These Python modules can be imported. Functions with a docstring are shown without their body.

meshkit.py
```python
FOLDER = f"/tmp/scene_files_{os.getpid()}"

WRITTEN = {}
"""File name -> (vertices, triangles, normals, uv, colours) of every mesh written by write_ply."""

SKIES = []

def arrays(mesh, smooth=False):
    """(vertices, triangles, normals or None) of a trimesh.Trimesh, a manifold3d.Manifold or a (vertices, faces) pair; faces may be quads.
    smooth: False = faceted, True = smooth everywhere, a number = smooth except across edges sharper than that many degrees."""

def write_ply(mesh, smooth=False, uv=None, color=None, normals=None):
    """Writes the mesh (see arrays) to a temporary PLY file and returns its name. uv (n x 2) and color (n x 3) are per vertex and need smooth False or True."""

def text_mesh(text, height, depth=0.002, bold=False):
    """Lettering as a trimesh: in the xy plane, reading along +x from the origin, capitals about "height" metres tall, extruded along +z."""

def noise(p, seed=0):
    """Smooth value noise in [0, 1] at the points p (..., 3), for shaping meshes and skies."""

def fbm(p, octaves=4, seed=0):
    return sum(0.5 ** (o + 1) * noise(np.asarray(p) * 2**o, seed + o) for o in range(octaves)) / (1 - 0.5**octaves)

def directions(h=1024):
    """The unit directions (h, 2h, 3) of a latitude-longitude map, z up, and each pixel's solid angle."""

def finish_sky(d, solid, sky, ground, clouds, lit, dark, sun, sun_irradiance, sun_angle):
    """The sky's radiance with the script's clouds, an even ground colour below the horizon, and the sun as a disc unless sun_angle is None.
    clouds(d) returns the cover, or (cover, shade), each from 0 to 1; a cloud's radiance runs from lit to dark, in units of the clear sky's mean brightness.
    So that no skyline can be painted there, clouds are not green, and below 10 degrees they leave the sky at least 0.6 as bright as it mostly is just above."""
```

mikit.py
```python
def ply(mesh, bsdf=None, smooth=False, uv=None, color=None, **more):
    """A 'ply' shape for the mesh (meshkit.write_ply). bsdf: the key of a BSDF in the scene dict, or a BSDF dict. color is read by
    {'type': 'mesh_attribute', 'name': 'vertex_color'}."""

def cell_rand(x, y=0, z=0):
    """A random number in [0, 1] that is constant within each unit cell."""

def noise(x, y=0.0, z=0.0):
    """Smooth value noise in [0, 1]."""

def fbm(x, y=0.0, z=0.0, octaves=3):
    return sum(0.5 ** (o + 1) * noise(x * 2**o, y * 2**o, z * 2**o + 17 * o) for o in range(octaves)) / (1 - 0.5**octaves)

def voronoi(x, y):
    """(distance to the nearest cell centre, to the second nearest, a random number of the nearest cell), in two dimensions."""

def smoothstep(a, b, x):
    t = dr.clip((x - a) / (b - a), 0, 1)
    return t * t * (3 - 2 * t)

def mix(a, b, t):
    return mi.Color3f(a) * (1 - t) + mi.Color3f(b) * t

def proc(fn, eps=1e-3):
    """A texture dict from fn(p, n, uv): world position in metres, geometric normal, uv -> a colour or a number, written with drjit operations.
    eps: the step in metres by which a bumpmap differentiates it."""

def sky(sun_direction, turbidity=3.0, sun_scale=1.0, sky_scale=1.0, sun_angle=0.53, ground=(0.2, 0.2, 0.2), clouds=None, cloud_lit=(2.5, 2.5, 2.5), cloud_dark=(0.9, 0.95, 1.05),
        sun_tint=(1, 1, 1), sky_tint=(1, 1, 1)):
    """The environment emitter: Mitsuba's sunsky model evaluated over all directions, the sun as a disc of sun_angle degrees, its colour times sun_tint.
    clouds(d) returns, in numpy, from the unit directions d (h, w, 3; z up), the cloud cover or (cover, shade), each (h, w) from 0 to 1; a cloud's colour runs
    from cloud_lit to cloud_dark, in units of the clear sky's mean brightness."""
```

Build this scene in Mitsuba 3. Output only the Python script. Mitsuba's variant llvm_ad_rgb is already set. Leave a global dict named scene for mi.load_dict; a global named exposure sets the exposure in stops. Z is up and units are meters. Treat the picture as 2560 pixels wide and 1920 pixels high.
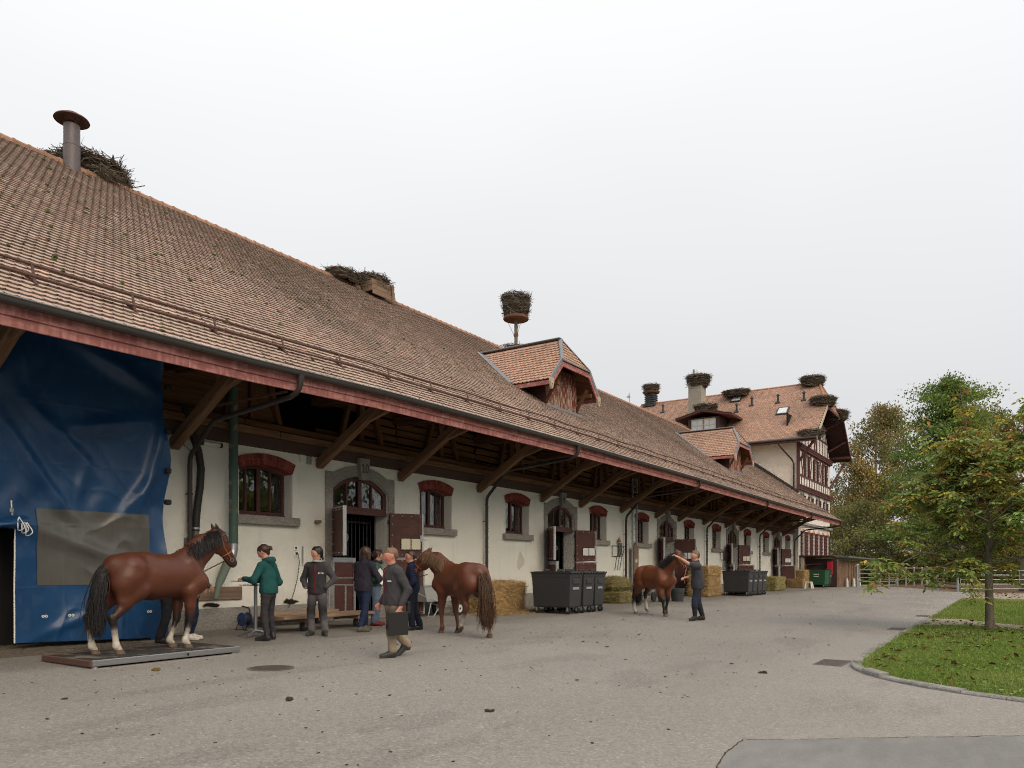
import math, numpy as np, trimesh, manifold3d, shapely, drjit as dr, mitsuba as mi, mikit, meshkit
from shapely.geometry import Polygon, box as sbox
from mikit import noise, fbm, voronoi, cell_rand, smoothstep, mix, proc
# ---------------------------------------------------------------- camera, sky, exposure
T = mi.ScalarTransform4f
scene, labels = {}, {}
exposure = 2.78
CX, CY, CZ = 0.0, -14.55, 1.30
FC, FS = 0.8354171, 0.5496165                       # viewing direction: along the building and into it
scene['camera'] = {'type': 'perspective', 'fov': 2 * math.degrees(math.atan(1280 / 1900)), 'fov_axis': 'x', 'near_clip': 0.1, 'far_clip': 3000,
                   'principal_point_offset_y': -(1425 - 960) / 1920,
                   'to_world': T().look_at(origin=[CX, CY, CZ], target=[CX + FC, CY + FS, CZ], up=[0, 0, 1])}
def overcast(d):
    el = np.clip(d[..., 2], 0, 1)
    n = meshkit.fbm(d * np.array([2.2, 2.2, 4.5]) + 7.3, 4, 3)
    return np.ones(el.shape), np.clip(1 - el * 1.05 + (n - 0.5) * 0.16, 0, 1)
scene['sky'] = mikit.sky([-0.32, -0.72, 0.60], turbidity=4, sun_scale=0.22, sun_angle=45, clouds=overcast, cloud_lit=(1.80, 1.82, 1.845), cloud_dark=(0.97, 0.98, 1.0), ground=(0.2, 0.19, 0.17))

# ---------------------------------------------------------------- helpers
rng = np.random.default_rng(11)
counts = {}
def numbered(name):
    n = counts.get(name, 0); counts[name] = n + 1
    return name if n == 0 else f'{name}_{n:03d}'
def thing(name, label, cat, group=None, kind=None):
    k = numbered(name); labels[k] = {'label': label, 'category': cat}
    if group: labels[k]['group'] = group
    if kind: labels[k]['kind'] = kind
    return k
def obj(name, mesh, m, parent=None, smooth=False, color=None, label=None, kind=None, uv=None):
    k = numbered(f'{parent}__{name}' if parent else name)
    if color is not None:
        if hasattr(mesh, 'vertices'): n = len(mesh.vertices)
        else: n = len(mesh[0])
        color = np.asarray(color, float)
        if color.ndim == 1: color = np.tile(color, (n, 1))
    scene[k] = mikit.ply(mesh, m, smooth, uv=uv, color=color)
    if label or kind:
        labels[k] = {}
        if label: labels[k]['label'] = label
        if kind: labels[k]['kind'] = kind
    return k
def struct(name, mesh, m, label, **kw):
    k = obj(name, mesh, m, None, **kw); labels[k] = {'label': label, 'category': name.replace('_', ' '), 'kind': 'structure'}
    return k
def lin(r, g, b):
    f = lambda c: c / 12.92 if c <= 0.04045 else ((c + 0.055) / 1.055) ** 2.4
    return [f(r / 255), f(g / 255), f(b / 255)]
def join(ms): return trimesh.util.concatenate([m if isinstance(m, trimesh.Trimesh) else tm(m) for m in ms])
def tm(m):
    v, f, _ = meshkit.arrays(m); return trimesh.Trimesh(v, f, process=False)
_bx = trimesh.creation.box((1, 1, 1))
def bx(x0, x1, y0, y1, z0, z1):
    m = _bx.copy(); m.vertices = (np.array(m.vertices) + 0.5) * [x1 - x0, y1 - y0, z1 - z0] + [x0, y0, z0]; return m
def rbx(x0, x1, y0, y1, z0, z1, b=0.01):             # box with chamfered edges
    c = np.array([(x0 + x1) / 2, (y0 + y1) / 2, (z0 + z1) / 2]); h = np.array([x1 - x0, y1 - y0, z1 - z0]) / 2; b = min(b, h.min() * 0.7)
    pts = []
    for s in np.ndindex(2, 2, 2):
        s = np.array(s) * 2 - 1
        for k in range(3):
            q = h - b; q[k] = h[k]; pts.append(c + s * q)
    return trimesh.convex.convex_hull(np.array(pts))
def beam(p, q, w, h, up=(0, 0, 1), b=0.0):           # bar from p to q: w across, h along up
    p, q = np.asarray(p, float), np.asarray(q, float); d = q - p; L = np.linalg.norm(d); d /= L
    s = np.cross(d, up); n = np.linalg.norm(s); s = s / n if n > 1e-6 else np.array([1.0, 0, 0]); u = np.cross(s, d)
    m = rbx(-w / 2, w / 2, 0, L, -h / 2, h / 2, b) if b else bx(-w / 2, w / 2, 0, L, -h / 2, h / 2)
    m.vertices = p + np.array(m.vertices) @ np.array([s, d, u]); return m
def tube(pts, r, n=8, caps=True):
    P = np.asarray(pts, float); N = len(P); r = np.broadcast_to(np.asarray(r, float), (N,))
    t = np.gradient(P, axis=0); t /= np.linalg.norm(t, axis=1, keepdims=True) + 1e-12
    a = np.array([0, 0, 1.0]) if abs(t[0, 2]) < 0.9 else np.array([1.0, 0, 0])
    V = []
    s = np.cross(t[0], a); s /= np.linalg.norm(s)
    for i in range(N):
        s = s - t[i] * (s @ t[i]); s /= np.linalg.norm(s) + 1e-12; u = np.cross(t[i], s)
        an = np.arange(n) * 2 * np.pi / n
        V.append(P[i] + r[i] * (np.cos(an)[:, None] * s + np.sin(an)[:, None] * u))
    V = np.vstack(V); i = np.arange(n); j = (i + 1) % n; F = []
    for k in range(N - 1):
        o = k * n; F += [np.stack([o + i, o + j, o + n + j], 1), np.stack([o + i, o + n + j, o + n + i], 1)]
    if caps:
        V = np.vstack([V, P[0], P[-1]]); c0 = N * n
        F += [np.stack([j, i, 0 * i + c0], 1), np.stack([(N - 1) * n + i, (N - 1) * n + j, 0 * i + c0 + 1], 1)]
    return trimesh.Trimesh(V, np.vstack(F), process=False)
def lathe(prof, n=24, center=(0, 0, 0)):             # prof: (r, z)
    m = trimesh.creation.revolve(np.asarray(prof, float), sections=n); m.vertices = np.array(m.vertices) + center; return m
def plate(poly, y0, y1):                             # polygon in x,z extruded along y
    m = trimesh.creation.extrude_polygon(poly, y1 - y0, engine='earcut'); v = np.array(m.vertices)
    m.vertices = np.stack([v[:, 0], y1 - v[:, 2], v[:, 1]], 1); return m
def flat(poly, zf):                                  # polygon in x,y draped on zf(x, y)
    v, f = trimesh.creation.triangulate_polygon(poly, engine='earcut')
    v = np.asarray(v); return trimesh.Trimesh(np.column_stack([v, zf(v[:, 0], v[:, 1])]), f, process=False)
def xf(m, M=None, pos=(0, 0, 0), rz=0.0, sc=1.0):
    v = np.array(m.vertices) * sc
    c, s = math.cos(rz), math.sin(rz)
    v = np.stack([v[:, 0] * c - v[:, 1] * s, v[:, 0] * s + v[:, 1] * c, v[:, 2]], 1) + np.asarray(pos, float)
    return trimesh.Trimesh(v, np.array(m.faces), process=False)
SL = 0.014
def gz(x, y): return SL * np.clip(y, -13.0, 0)

# ---------------------------------------------------------------- materials
def bsdf(key, d, two=True): scene[key] = {'type': 'twosided', 'b': d} if two else d; return key
def plain(key, rgb, rough=0.7, metal=0.0, spec=0.3):
    c = {'type': 'rgb', 'value': list(map(float, rgb))} if not isinstance(rgb, dict) else rgb
    return bsdf(key, {'type': 'principled', 'base_color': c, 'roughness': rough, 'metallic': metal, 'specular': spec})
VC = {'type': 'mesh_attribute', 'name': 'vertex_color'}
plain('m_vc', VC, 0.85, 0, 0.2); plain('m_vcs', VC, 0.5, 0, 0.4); plain('m_vcg', VC, 0.32, 0, 0.5)
bsdf('m_coat', {'type': 'principled', 'base_color': VC, 'roughness': 0.42, 'specular': 0.35, 'sheen': 0.3})
plain('m_steel', [0.42, 0.43, 0.44], 0.38, 0.9); plain('m_galv', [0.36, 0.39, 0.41], 0.5, 0.6); plain('m_black', [0.02, 0.02, 0.021], 0.6); plain('m_white', [0.75, 0.75, 0.74], 0.6)
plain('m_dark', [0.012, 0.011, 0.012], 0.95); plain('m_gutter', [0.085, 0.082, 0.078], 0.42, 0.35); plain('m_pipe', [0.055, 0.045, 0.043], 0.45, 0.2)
plain('m_zinc', [0.22, 0.23, 0.25], 0.45, 0.5); plain('m_rust', [0.10, 0.055, 0.045], 0.75)
def t_plaster(p, n, uv):
    a = fbm(p.x * 0.9, p.y, p.z * 1.1, 4); g = fbm(p.x * 14, p.y * 14, p.z * 14, 2); st = fbm(p.x * 6, 0.3, p.z * 0.5, 3)
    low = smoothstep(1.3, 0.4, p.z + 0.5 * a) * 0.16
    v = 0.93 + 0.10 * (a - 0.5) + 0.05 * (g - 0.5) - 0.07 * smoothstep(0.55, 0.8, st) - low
    spot = smoothstep(0.86, 0.9, noise(p.x * 17 + 3, p.y, p.z * 17)) * 0.06 * smoothstep(0.5, 0.6, fbm(p.x * 0.7, 2.0, p.z * 0.7, 2))
    return mi.Color3f(0.80, 0.805, 0.745) * (v - spot)
bsdf('m_plaster', {'type': 'diffuse', 'reflectance': proc(t_plaster)})
def t_granite(p, n, uv):
    a = noise(p.x * 70, p.y * 70, p.z * 70); b = noise(p.x * 31 + 9, p.y * 31, p.z * 31); c = fbm(p.x * 2, p.y * 2, p.z * 2, 3)
    return mix([0.13, 0.125, 0.115], [0.40, 0.385, 0.36], dr.clip(0.55 * a + 0.45 * b + 0.5 * (c - 0.5), 0, 1))
bsdf('m_granite', {'type': 'diffuse', 'reflectance': proc(t_granite)})
def t_wood(p, n, uv):                                # vertex-free raw timber; grain runs along the long axis given in uv.x
    g = fbm(uv.x * 1.3, uv.y * 26, 0, 4); k = fbm(uv.x * 0.6 + 4, uv.y * 5, 0.7, 3); f = noise(uv.x * 4, uv.y * 140, 0)
    t = dr.clip(g * 0.75 + 0.35 * (k - 0.3) + 0.18 * (f - 0.5), 0, 1)
    return mix([0.075, 0.044, 0.029], [0.33, 0.20, 0.125], t)
bsdf('m_wood', {'type': 'diffuse', 'reflectance': proc(t_wood)})
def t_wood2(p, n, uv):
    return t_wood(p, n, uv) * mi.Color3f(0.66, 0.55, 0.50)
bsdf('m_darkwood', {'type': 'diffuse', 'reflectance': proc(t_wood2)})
def t_redpaint(p, n, uv):
    w = fbm(p.x * 3, p.y * 9, p.z * 9, 4); s = fbm(p.x * 26, p.y * 5, p.z * 5, 2)
    t = smoothstep(0.35, 0.75, w * 0.6 + s * 0.4)
    return mix([0.27, 0.105, 0.10], [0.46, 0.22, 0.20], t)
bsdf('m_redpaint', {'type': 'principled', 'base_color': proc(t_redpaint), 'roughness': 0.75, 'specular': 0.2})
def t_brown(p, n, uv):
    w = fbm(p.x * 5, p.y * 5, p.z * 5, 3); s = noise(p.x * 40, p.y * 40, p.z * 9)
    return mi.Color3f(0.088, 0.036, 0.032) * (0.8 + 0.45 * w + 0.14 * (s - 0.5))
bsdf('m_brown', {'type': 'principled', 'base_color': proc(t_brown), 'roughness': 0.55, 'specular': 0.3})
bsdf('m_glass', {'type': 'thindielectric', 'int_ior': 1.62}, False)
def wuv(mesh):                                       # uv in metres along the mesh's own longest axis, shifted per piece
    v = np.array(mesh.vertices); m = trimesh.Trimesh(v[mesh.faces].reshape(-1, 3), np.arange(len(mesh.faces) * 3).reshape(-1, 3), process=False)
    c = v.mean(0); ev, ax = np.linalg.eigh(np.cov((v - c).T) + 1e-9 * np.eye(3)); q = (np.array(m.vertices) - c) @ ax[:, ::-1]
    n = np.repeat(np.abs(np.array(m.face_normals) @ ax[:, ::-1]), 3, axis=0)
    o = np.abs(np.sin(c @ [12.9, 78.2, 37.7]) * 437.5) % 50
    second = np.where(n[:, 1] > n[:, 2], q[:, 2], q[:, 1])
    return m, np.stack([q[:, 0] + o, second + o * 1.7], 1)
def wood(name, mesh, m='m_wood', parent=None, **kw):
    parts = mesh if isinstance(mesh, list) else [mesh]; ms, us = zip(*[wuv(a) for a in parts])
    return obj(name, join(ms), m, parent, uv=np.vstack(us), **kw)
plain('m_mortar', [0.42, 0.39, 0.35], 0.9); plain('m_number', [0.03, 0.03, 0.03], 0.9); plain('m_bar', [0.05, 0.05, 0.055], 0.4, 0.5); plain('m_bolt', [0.5, 0.5, 0.5], 0.35, 0.7)
plain('m_paper', [0.62, 0.60, 0.46], 0.7); plain('m_paper2', [0.66, 0.68, 0.70], 0.7); plain('m_bluesticker', [0.04, 0.08, 0.3], 0.4); plain('m_beampaint', [0.085, 0.052, 0.046], 0.7)
plain('m_moss', [0.06, 0.09, 0.02], 0.95); plain('m_tile', VC, 0.8, 0, 0.25)
def t_ply(p, n, uv): return t_wood(p, n, uv) * mi.Color3f(0.75, 0.68, 0.62)
bsdf('m_plywood', {'type': 'diffuse', 'reflectance': proc(t_ply)})
plain('m_pipegrey', [0.13, 0.115, 0.12], 0.5, 0.3); plain('m_polewood', [0.17, 0.145, 0.105], 0.85); plain('m_rustdisc', [0.15, 0.075, 0.045], 0.8); plain('m_darkred', [0.05, 0.02, 0.018], 0.8); plain('m_palewood', [0.40, 0.35, 0.27], 0.8)
plain('m_cream', [0.72, 0.66, 0.56], 0.9); plain('m_cream2', [0.50, 0.44, 0.34], 0.9); plain('m_shutter', [0.085, 0.032, 0.032], 0.6); plain('m_timberpaint', [0.11, 0.045, 0.045], 0.65); plain('m_archbrick', [0.45, 0.25, 0.17], 0.85)
plain('m_zincdark', [0.05, 0.055, 0.06], 0.5, 0.2); plain('m_render', [0.30, 0.275, 0.23], 0.9); plain('m_browndark', [0.05, 0.03, 0.027], 0.7); plain('m_paneblue', [0.45, 0.47, 0.50], 0.2); plain('m_skyglass', [0.5, 0.52, 0.54], 0.1, 0, 0.9); plain('m_redsign', [0.45, 0.02, 0.04], 0.5)
plain('m_soffitred', [0.05, 0.02, 0.022], 0.75)
def t_hw(p, n, uv):
    a = fbm(p.x * 0.8, p.y, p.z * 0.8, 3); s = fbm(p.x * 4, 0.5, p.z * 0.4, 3); return mi.Color3f(0.78, 0.77, 0.73) * (0.92 + 0.12 * (a - 0.5) - 0.12 * smoothstep(0.55, 0.8, s))
bsdf('m_housewhite', {'type': 'diffuse', 'reflectance': proc(t_hw)})
def t_gp(p, n, uv): return t_wood(p, n, uv) * mi.Color3f(0.95, 1.0, 1.02) + 0.025
bsdf('m_greyplank', {'type': 'diffuse', 'reflectance': proc(t_gp)})
def t_tarp(p, n, uv):
    a = fbm(p.x * 1.5, 0.2, p.z * 1.5, 4); s = smoothstep(0.7, 0.78, noise(p.x * 9, 1.0, p.z * 5)); f = fbm(p.x * 30, 0, p.z * 2, 2)
    return mix([0.006, 0.036, 0.110], [0.010, 0.064, 0.175], dr.clip(a + 0.15 * (f - 0.5), 0, 1)) + 0.008 * s
bsdf('m_tarp', {'type': 'principled', 'base_color': proc(t_tarp), 'roughness': 0.36, 'specular': 0.5})
def t_tw(p, n, uv):
    a = fbm(p.x * 1.2, 0.0, p.z * 1.4, 3); f = fbm(p.x * 40, 0, p.z * 2, 2); return mix([0.06, 0.06, 0.056], [0.105, 0.103, 0.095], dr.clip(a + 0.3 * (f - 0.5), 0, 1))
bsdf('m_tarpwin', {'type': 'principled', 'base_color': proc(t_tw), 'roughness': 0.32, 'specular': 0.6})
def t_rub(p, n, uv):
    a = fbm(p.x * 5, p.y * 5, 0, 4); return mix([0.028, 0.027, 0.026], [0.12, 0.105, 0.088], smoothstep(0.5, 0.8, a))
bsdf('m_rubber', {'type': 'principled', 'base_color': proc(t_rub), 'roughness': 0.7, 'specular': 0.3})
plain('m_cobble', [0.085, 0.07, 0.055], 0.9); plain('m_rubber2', [0.025, 0.025, 0.026], 0.55); plain('m_greytop', [0.42, 0.42, 0.42], 0.4); plain('m_pipegrey2', [0.13, 0.135, 0.14], 0.6)
def t_gpaint(p, n, uv):
    a = fbm(p.x * 9, p.y * 9, p.z * 5, 4); return mix([0.06, 0.105, 0.09], [0.20, 0.17, 0.12], smoothstep(0.62, 0.74, a))
bsdf('m_greenpaint', {'type': 'principled', 'base_color': proc(t_gpaint), 'roughness': 0.6, 'specular': 0.3})
plain('m_hose', [0.13, 0.17, 0.14], 0.75); plain('m_lampglass', [0.6, 0.62, 0.6], 0.15, 0, 0.8); plain('m_galv2', [0.30, 0.30, 0.30], 0.6); plain('m_palewood2', [0.22, 0.15, 0.08], 0.6); plain('m_holerim', [0.33, 0.25, 0.17], 0.9); plain('m_patchgrey', [0.56, 0.53, 0.46], 0.9)
def t_gw(p, n, uv): return t_wood(p, n, uv) * mi.Color3f(0.95, 1.05, 1.12) + 0.03
bsdf('m_greywood', {'type': 'diffuse', 'reflectance': proc(t_gw)})
def t_fw(p, n, uv): return t_wood(p, n, uv) * mi.Color3f(1.35, 1.45, 1.45) + 0.05
bsdf('m_freshwood', {'type': 'diffuse', 'reflectance': proc(t_fw)})
plain('m_bluep', [0.03, 0.06, 0.18], 0.45); plain('m_hub', [0.5, 0.48, 0.43], 0.5); plain('m_trayzinc', [0.50, 0.51, 0.52], 0.4, 0.35); plain('m_vc2', VC, 0.8, 0, 0.2); plain('m_bin', [0.040, 0.042, 0.046], 0.55, 0, 0.35); plain('m_binlid', [0.032, 0.034, 0.037], 0.5, 0, 0.4); plain('m_bingreen', [0.02, 0.085, 0.04], 0.5); plain('m_markgrey', [0.28, 0.29, 0.30], 0.6)
plain('m_whiteplastic', [0.68, 0.66, 0.58], 0.4); plain('m_iron', [0.13, 0.115, 0.10], 0.6, 0.3); plain('m_iron2', [0.11, 0.10, 0.088], 0.65, 0.2); plain('m_dung', [0.045, 0.033, 0.02], 0.95); plain('m_ochre', [0.13, 0.085, 0.03], 0.95)
def t_rw(p, n, uv): return t_wood(p, n, uv) * mi.Color3f(0.75, 0.8, 0.75) + 0.03
bsdf('m_railwood', {'type': 'diffuse', 'reflectance': proc(t_rw)})
bsdf('m_hair', {'type': 'principled', 'base_color': VC, 'roughness': 0.45, 'specular': 0.4}); plain('m_eye', [0.012, 0.009, 0.008], 0.08, 0, 0.6); plain('m_leather', [0.30, 0.105, 0.045], 0.5)
bsdf('m_cloth', {'type': 'principled', 'base_color': VC, 'roughness': 0.85, 'specular': 0.2, 'sheen': 0.4}); bsdf('m_skin', {'type': 'principled', 'base_color': VC, 'roughness': 0.5, 'specular': 0.35})
plain('m_redzip', [0.22, 0.012, 0.02], 0.6); plain('m_liningwhite', [0.42, 0.42, 0.43], 0.9); plain('m_paperwhite', [0.78, 0.79, 0.82], 0.7); plain('m_scarf', [0.02, 0.02, 0.028], 0.95); plain('m_folder', [0.022, 0.022, 0.023], 0.4); plain('m_stick', [0.30, 0.15, 0.06], 0.5); plain('m_hairdark', [0.015, 0.011, 0.010], 0.6); plain('m_hairbrown', [0.10, 0.06, 0.035], 0.6)
plain('m_zinctub', [0.33, 0.34, 0.35], 0.45, 0.3)
def t_birch(p, n, uv):
    a = noise(p.x * 3, p.y * 3, p.z * 9); return mix([0.06, 0.055, 0.05], [0.50, 0.49, 0.45], smoothstep(0.3, 0.5, a))
bsdf('m_birch', {'type': 'diffuse', 'reflectance': proc(t_birch)})
# ---------------------------------------------------------------- ground
def grid_sheet(x0, x1, y0, y1, z, nx=2, ny=2):
    X, Y = np.meshgrid(np.linspace(x0, x1, nx), np.linspace(y0, y1, ny), indexing='ij'); V = np.stack([X, Y, z(X, Y)], -1).reshape(-1, 3)
    i = np.arange((nx - 1) * ny).reshape(nx - 1, ny)[:, :-1].ravel()
    return trimesh.Trimesh(V, np.vstack([np.stack([i, i + ny, i + ny + 1], 1), np.stack([i, i + ny + 1, i + 1], 1)]), process=False)
def t_earth(p, n, uv):
    a = fbm(p.x * 0.4, p.y * 0.4, 0, 4); b = noise(p.x * 9, p.y * 9)
    return mix([0.075, 0.085, 0.03], [0.12, 0.13, 0.045], dr.clip(a + 0.3 * (b - 0.5), 0, 1))
bsdf('m_meadow', {'type': 'diffuse', 'reflectance': proc(t_earth)})
struct('ground', grid_sheet(-900, 1500, -1200, 1200, lambda x, y: 0 * x - 0.34, 25, 25), 'm_meadow', 'flat green ground beyond the yard reaching to the horizon')
def t_asphalt(p, n, uv):
    a = fbm(p.x * 0.35, p.y * 0.5, 0, 4); g = noise(p.x * 75, p.y * 75); g2 = noise(p.x * 38 + 5, p.y * 38); pale = smoothstep(0.80, 0.9, noise(p.x * 52 + 1, p.y * 52 + 8))
    shel_shade = smoothstep(-3.7, -3.2, p.y + 0.5 * (fbm(p.x * 0.8, p.y * 0.8, 2, 3) - 0.5))      # strip unwashed by rain, with the shade of the eave painted in too
    st = smoothstep(0.60, 0.74, fbm(p.x * 0.55 + 11, p.y * 1.6, 3, 4)) * 0.10
    edge = smoothstep(-10.6, -12.2, p.y) * 0.10
    c = mix([0.255, 0.236, 0.214], [0.325, 0.304, 0.28], a)
    return c * (0.86 + 0.24 * (g - 0.5) + 0.22 * (g2 - 0.5) + 0.34 * pale + edge - st) * (1 - 0.20 * shel_shade)
bsdf('m_asphalt', {'type': 'diffuse', 'reflectance': proc(t_asphalt)})
def b_asphalt(p, n, uv): return noise(p.x * 60, p.y * 60) * 0.6 + noise(p.x * 27, p.y * 27) * 0.4
kerbline = [(9.3, -16.6), (10.2, -14.72), (10.5, -14.1), (10.85, -13.58), (11.15, -13.27), (11.45, -13.02), (11.8, -12.78), (12.15, -12.6), (12.6, -12.48), (13.3, -12.42), (14.5, -12.39)] + [(x, -12.38) for x in np.arange(16, 57, 2.0)] + [(56.6, -12.38)]
lawn_poly = Polygon(kerbline + [(56.6, -60), (2, -60), (6, -24)])
yard = Polygon([(-25, 0.3), (63.2, 0.3), (63.2, -2.6), (64.3, -3.0), (69.4, -3.95), (69.4, -6.6), (64.6, -9.1), (57.6, -12.38), (56.6, -12.38), (56.6, -60), (-25, -60)]).difference(lawn_poly)
yard = yard.segmentize(4.0)
def zy(x, y): return gz(x, y)
parts_ = []
for gy in range(0, 1): pass
# cut at y = -13 so that the slope's bend falls on an edge
parts_ = [g for half in (sbox(-100, -13, 200, 2), sbox(-100, -80, 200, -13)) for g in getattr(yard.intersection(half), 'geoms', [yard.intersection(half)])]
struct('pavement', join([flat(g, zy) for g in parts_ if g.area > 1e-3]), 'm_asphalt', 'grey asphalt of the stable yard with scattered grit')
def t_patch(p, n, uv):
    a = fbm(p.x * 0.8, p.y * 0.8, 5, 4); g = noise(p.x * 80, p.y * 80); s = fbm(p.x * 3, p.y * 9, 0, 2)
    return mix([0.205, 0.202, 0.194], [0.262, 0.258, 0.248], a) * (0.88 + 0.16 * (g - 0.5) + 0.2 * (s - 0.5) + 0.1)
bsdf('m_patch', {'type': 'diffuse', 'reflectance': proc(t_patch)})
patch = Polygon([(5.2, -13.1), (5.58, -12.70), (6.1, -12.62), (6.61, -12.60), (6.85, -12.95), (7.14, -13.29), (7.65, -13.95), (8.17, -14.64), (8.6, -16), (3, -17.5), (1.5, -15.5)])
struct('pavement_patch', flat(patch.intersection(sbox(-9, -13, 20, 0)), lambda x, y: gz(x, y) + 0.004), 'm_patch', 'smoother newer asphalt patch in the lower right foreground')
scene['pavement_patch_001'] = mikit.ply(flat(patch.intersection(sbox(-9, -20, 20, -13)), lambda x, y: gz(x, y) + 0.004), 'm_patch'); labels['pavement_patch_001'] = dict(labels['pavement_patch'])
pts = np.array(patch.exterior.coords)[:9]; fine = np.array(shapely.LineString(pts).segmentize(0.06).coords)
fine += rng.normal(0, 0.006, fine.shape); wd = 0.003 + 0.004 * rng.random(len(fine))
nr = np.gradient(fine, axis=0); nr = np.stack([-nr[:, 1], nr[:, 0]], 1); nr /= np.linalg.norm(nr, axis=1, keepdims=True)
A, B = fine + nr * wd[:, None], fine - nr * wd[:, None]; V = np.vstack([A, B]); V = np.column_stack([V, gz(V[:, 0], V[:, 1]) + 0.009]); n_ = len(A); i = np.arange(n_ - 1)
struct('pavement_crack', trimesh.Trimesh(V, np.vstack([np.stack([i, i + 1, i + 1 + n_], 1), np.stack([i, i + 1 + n_, i + n_], 1)]), process=False), 'm_dung', 'thin dark seam round the newer asphalt patch')
# lawn, kerb stones, gravel strips, wood-chip ground
def t_lawn(p, n, uv):
    a = fbm(p.x * 0.5, p.y * 0.7, 0, 4); b = noise(p.x * 24, p.y * 24); y = smoothstep(0.5, 0.75, fbm(p.x * 0.8 + 30, p.y * 1.2, 0, 3))
    return mix(mix([0.055, 0.095, 0.016], [0.09, 0.14, 0.024], a), [0.15, 0.155, 0.05], y * 0.6) * (0.75 + 0.5 * b)
bsdf('m_lawn', {'type': 'diffuse', 'reflectance': proc(t_lawn)})
LZ = -0.145
lawn_in = lawn_poly.buffer(-0.13)
g1 = Polygon([(21.9, -12.3), (25.6, -12.3), (25.9, -13.3), (24.5, -14.2), (23.4, -15.2), (23.6, -17), (25.5, -24), (22.4, -24), (21.8, -17), (22.0, -15), (22.9, -13.8), (22.6, -12.9)])
g2 = Polygon([(39.5, -12.3), (57, -12.3), (57, -30), (40.2, -30), (40.6, -15), (41.5, -13.6)])
def zl(x, y): return LZ + 0.02 * np.sin(x * 1.3) * np.cos(y * 1.1)
struct('lawn', flat(lawn_in.segmentize(3), lambda x, y: 0 * x + LZ), 'm_lawn', 'mown green lawn behind the curved stone kerb')
def t_gravel(p, n, uv):
    d1, d2, c = voronoi(p.x * 26, p.y * 26); a = fbm(p.x * 1.2, p.y * 1.2, 0, 3)
    return mix([0.20, 0.165, 0.125], [0.40, 0.355, 0.29], dr.clip(c * 0.7 + a * 0.4, 0, 1)) * (0.7 + 0.5 * smoothstep(0.0, 0.35, d2 - d1))
bsdf('m_gravel', {'type': 'diffuse', 'reflectance': proc(t_gravel)})
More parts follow.
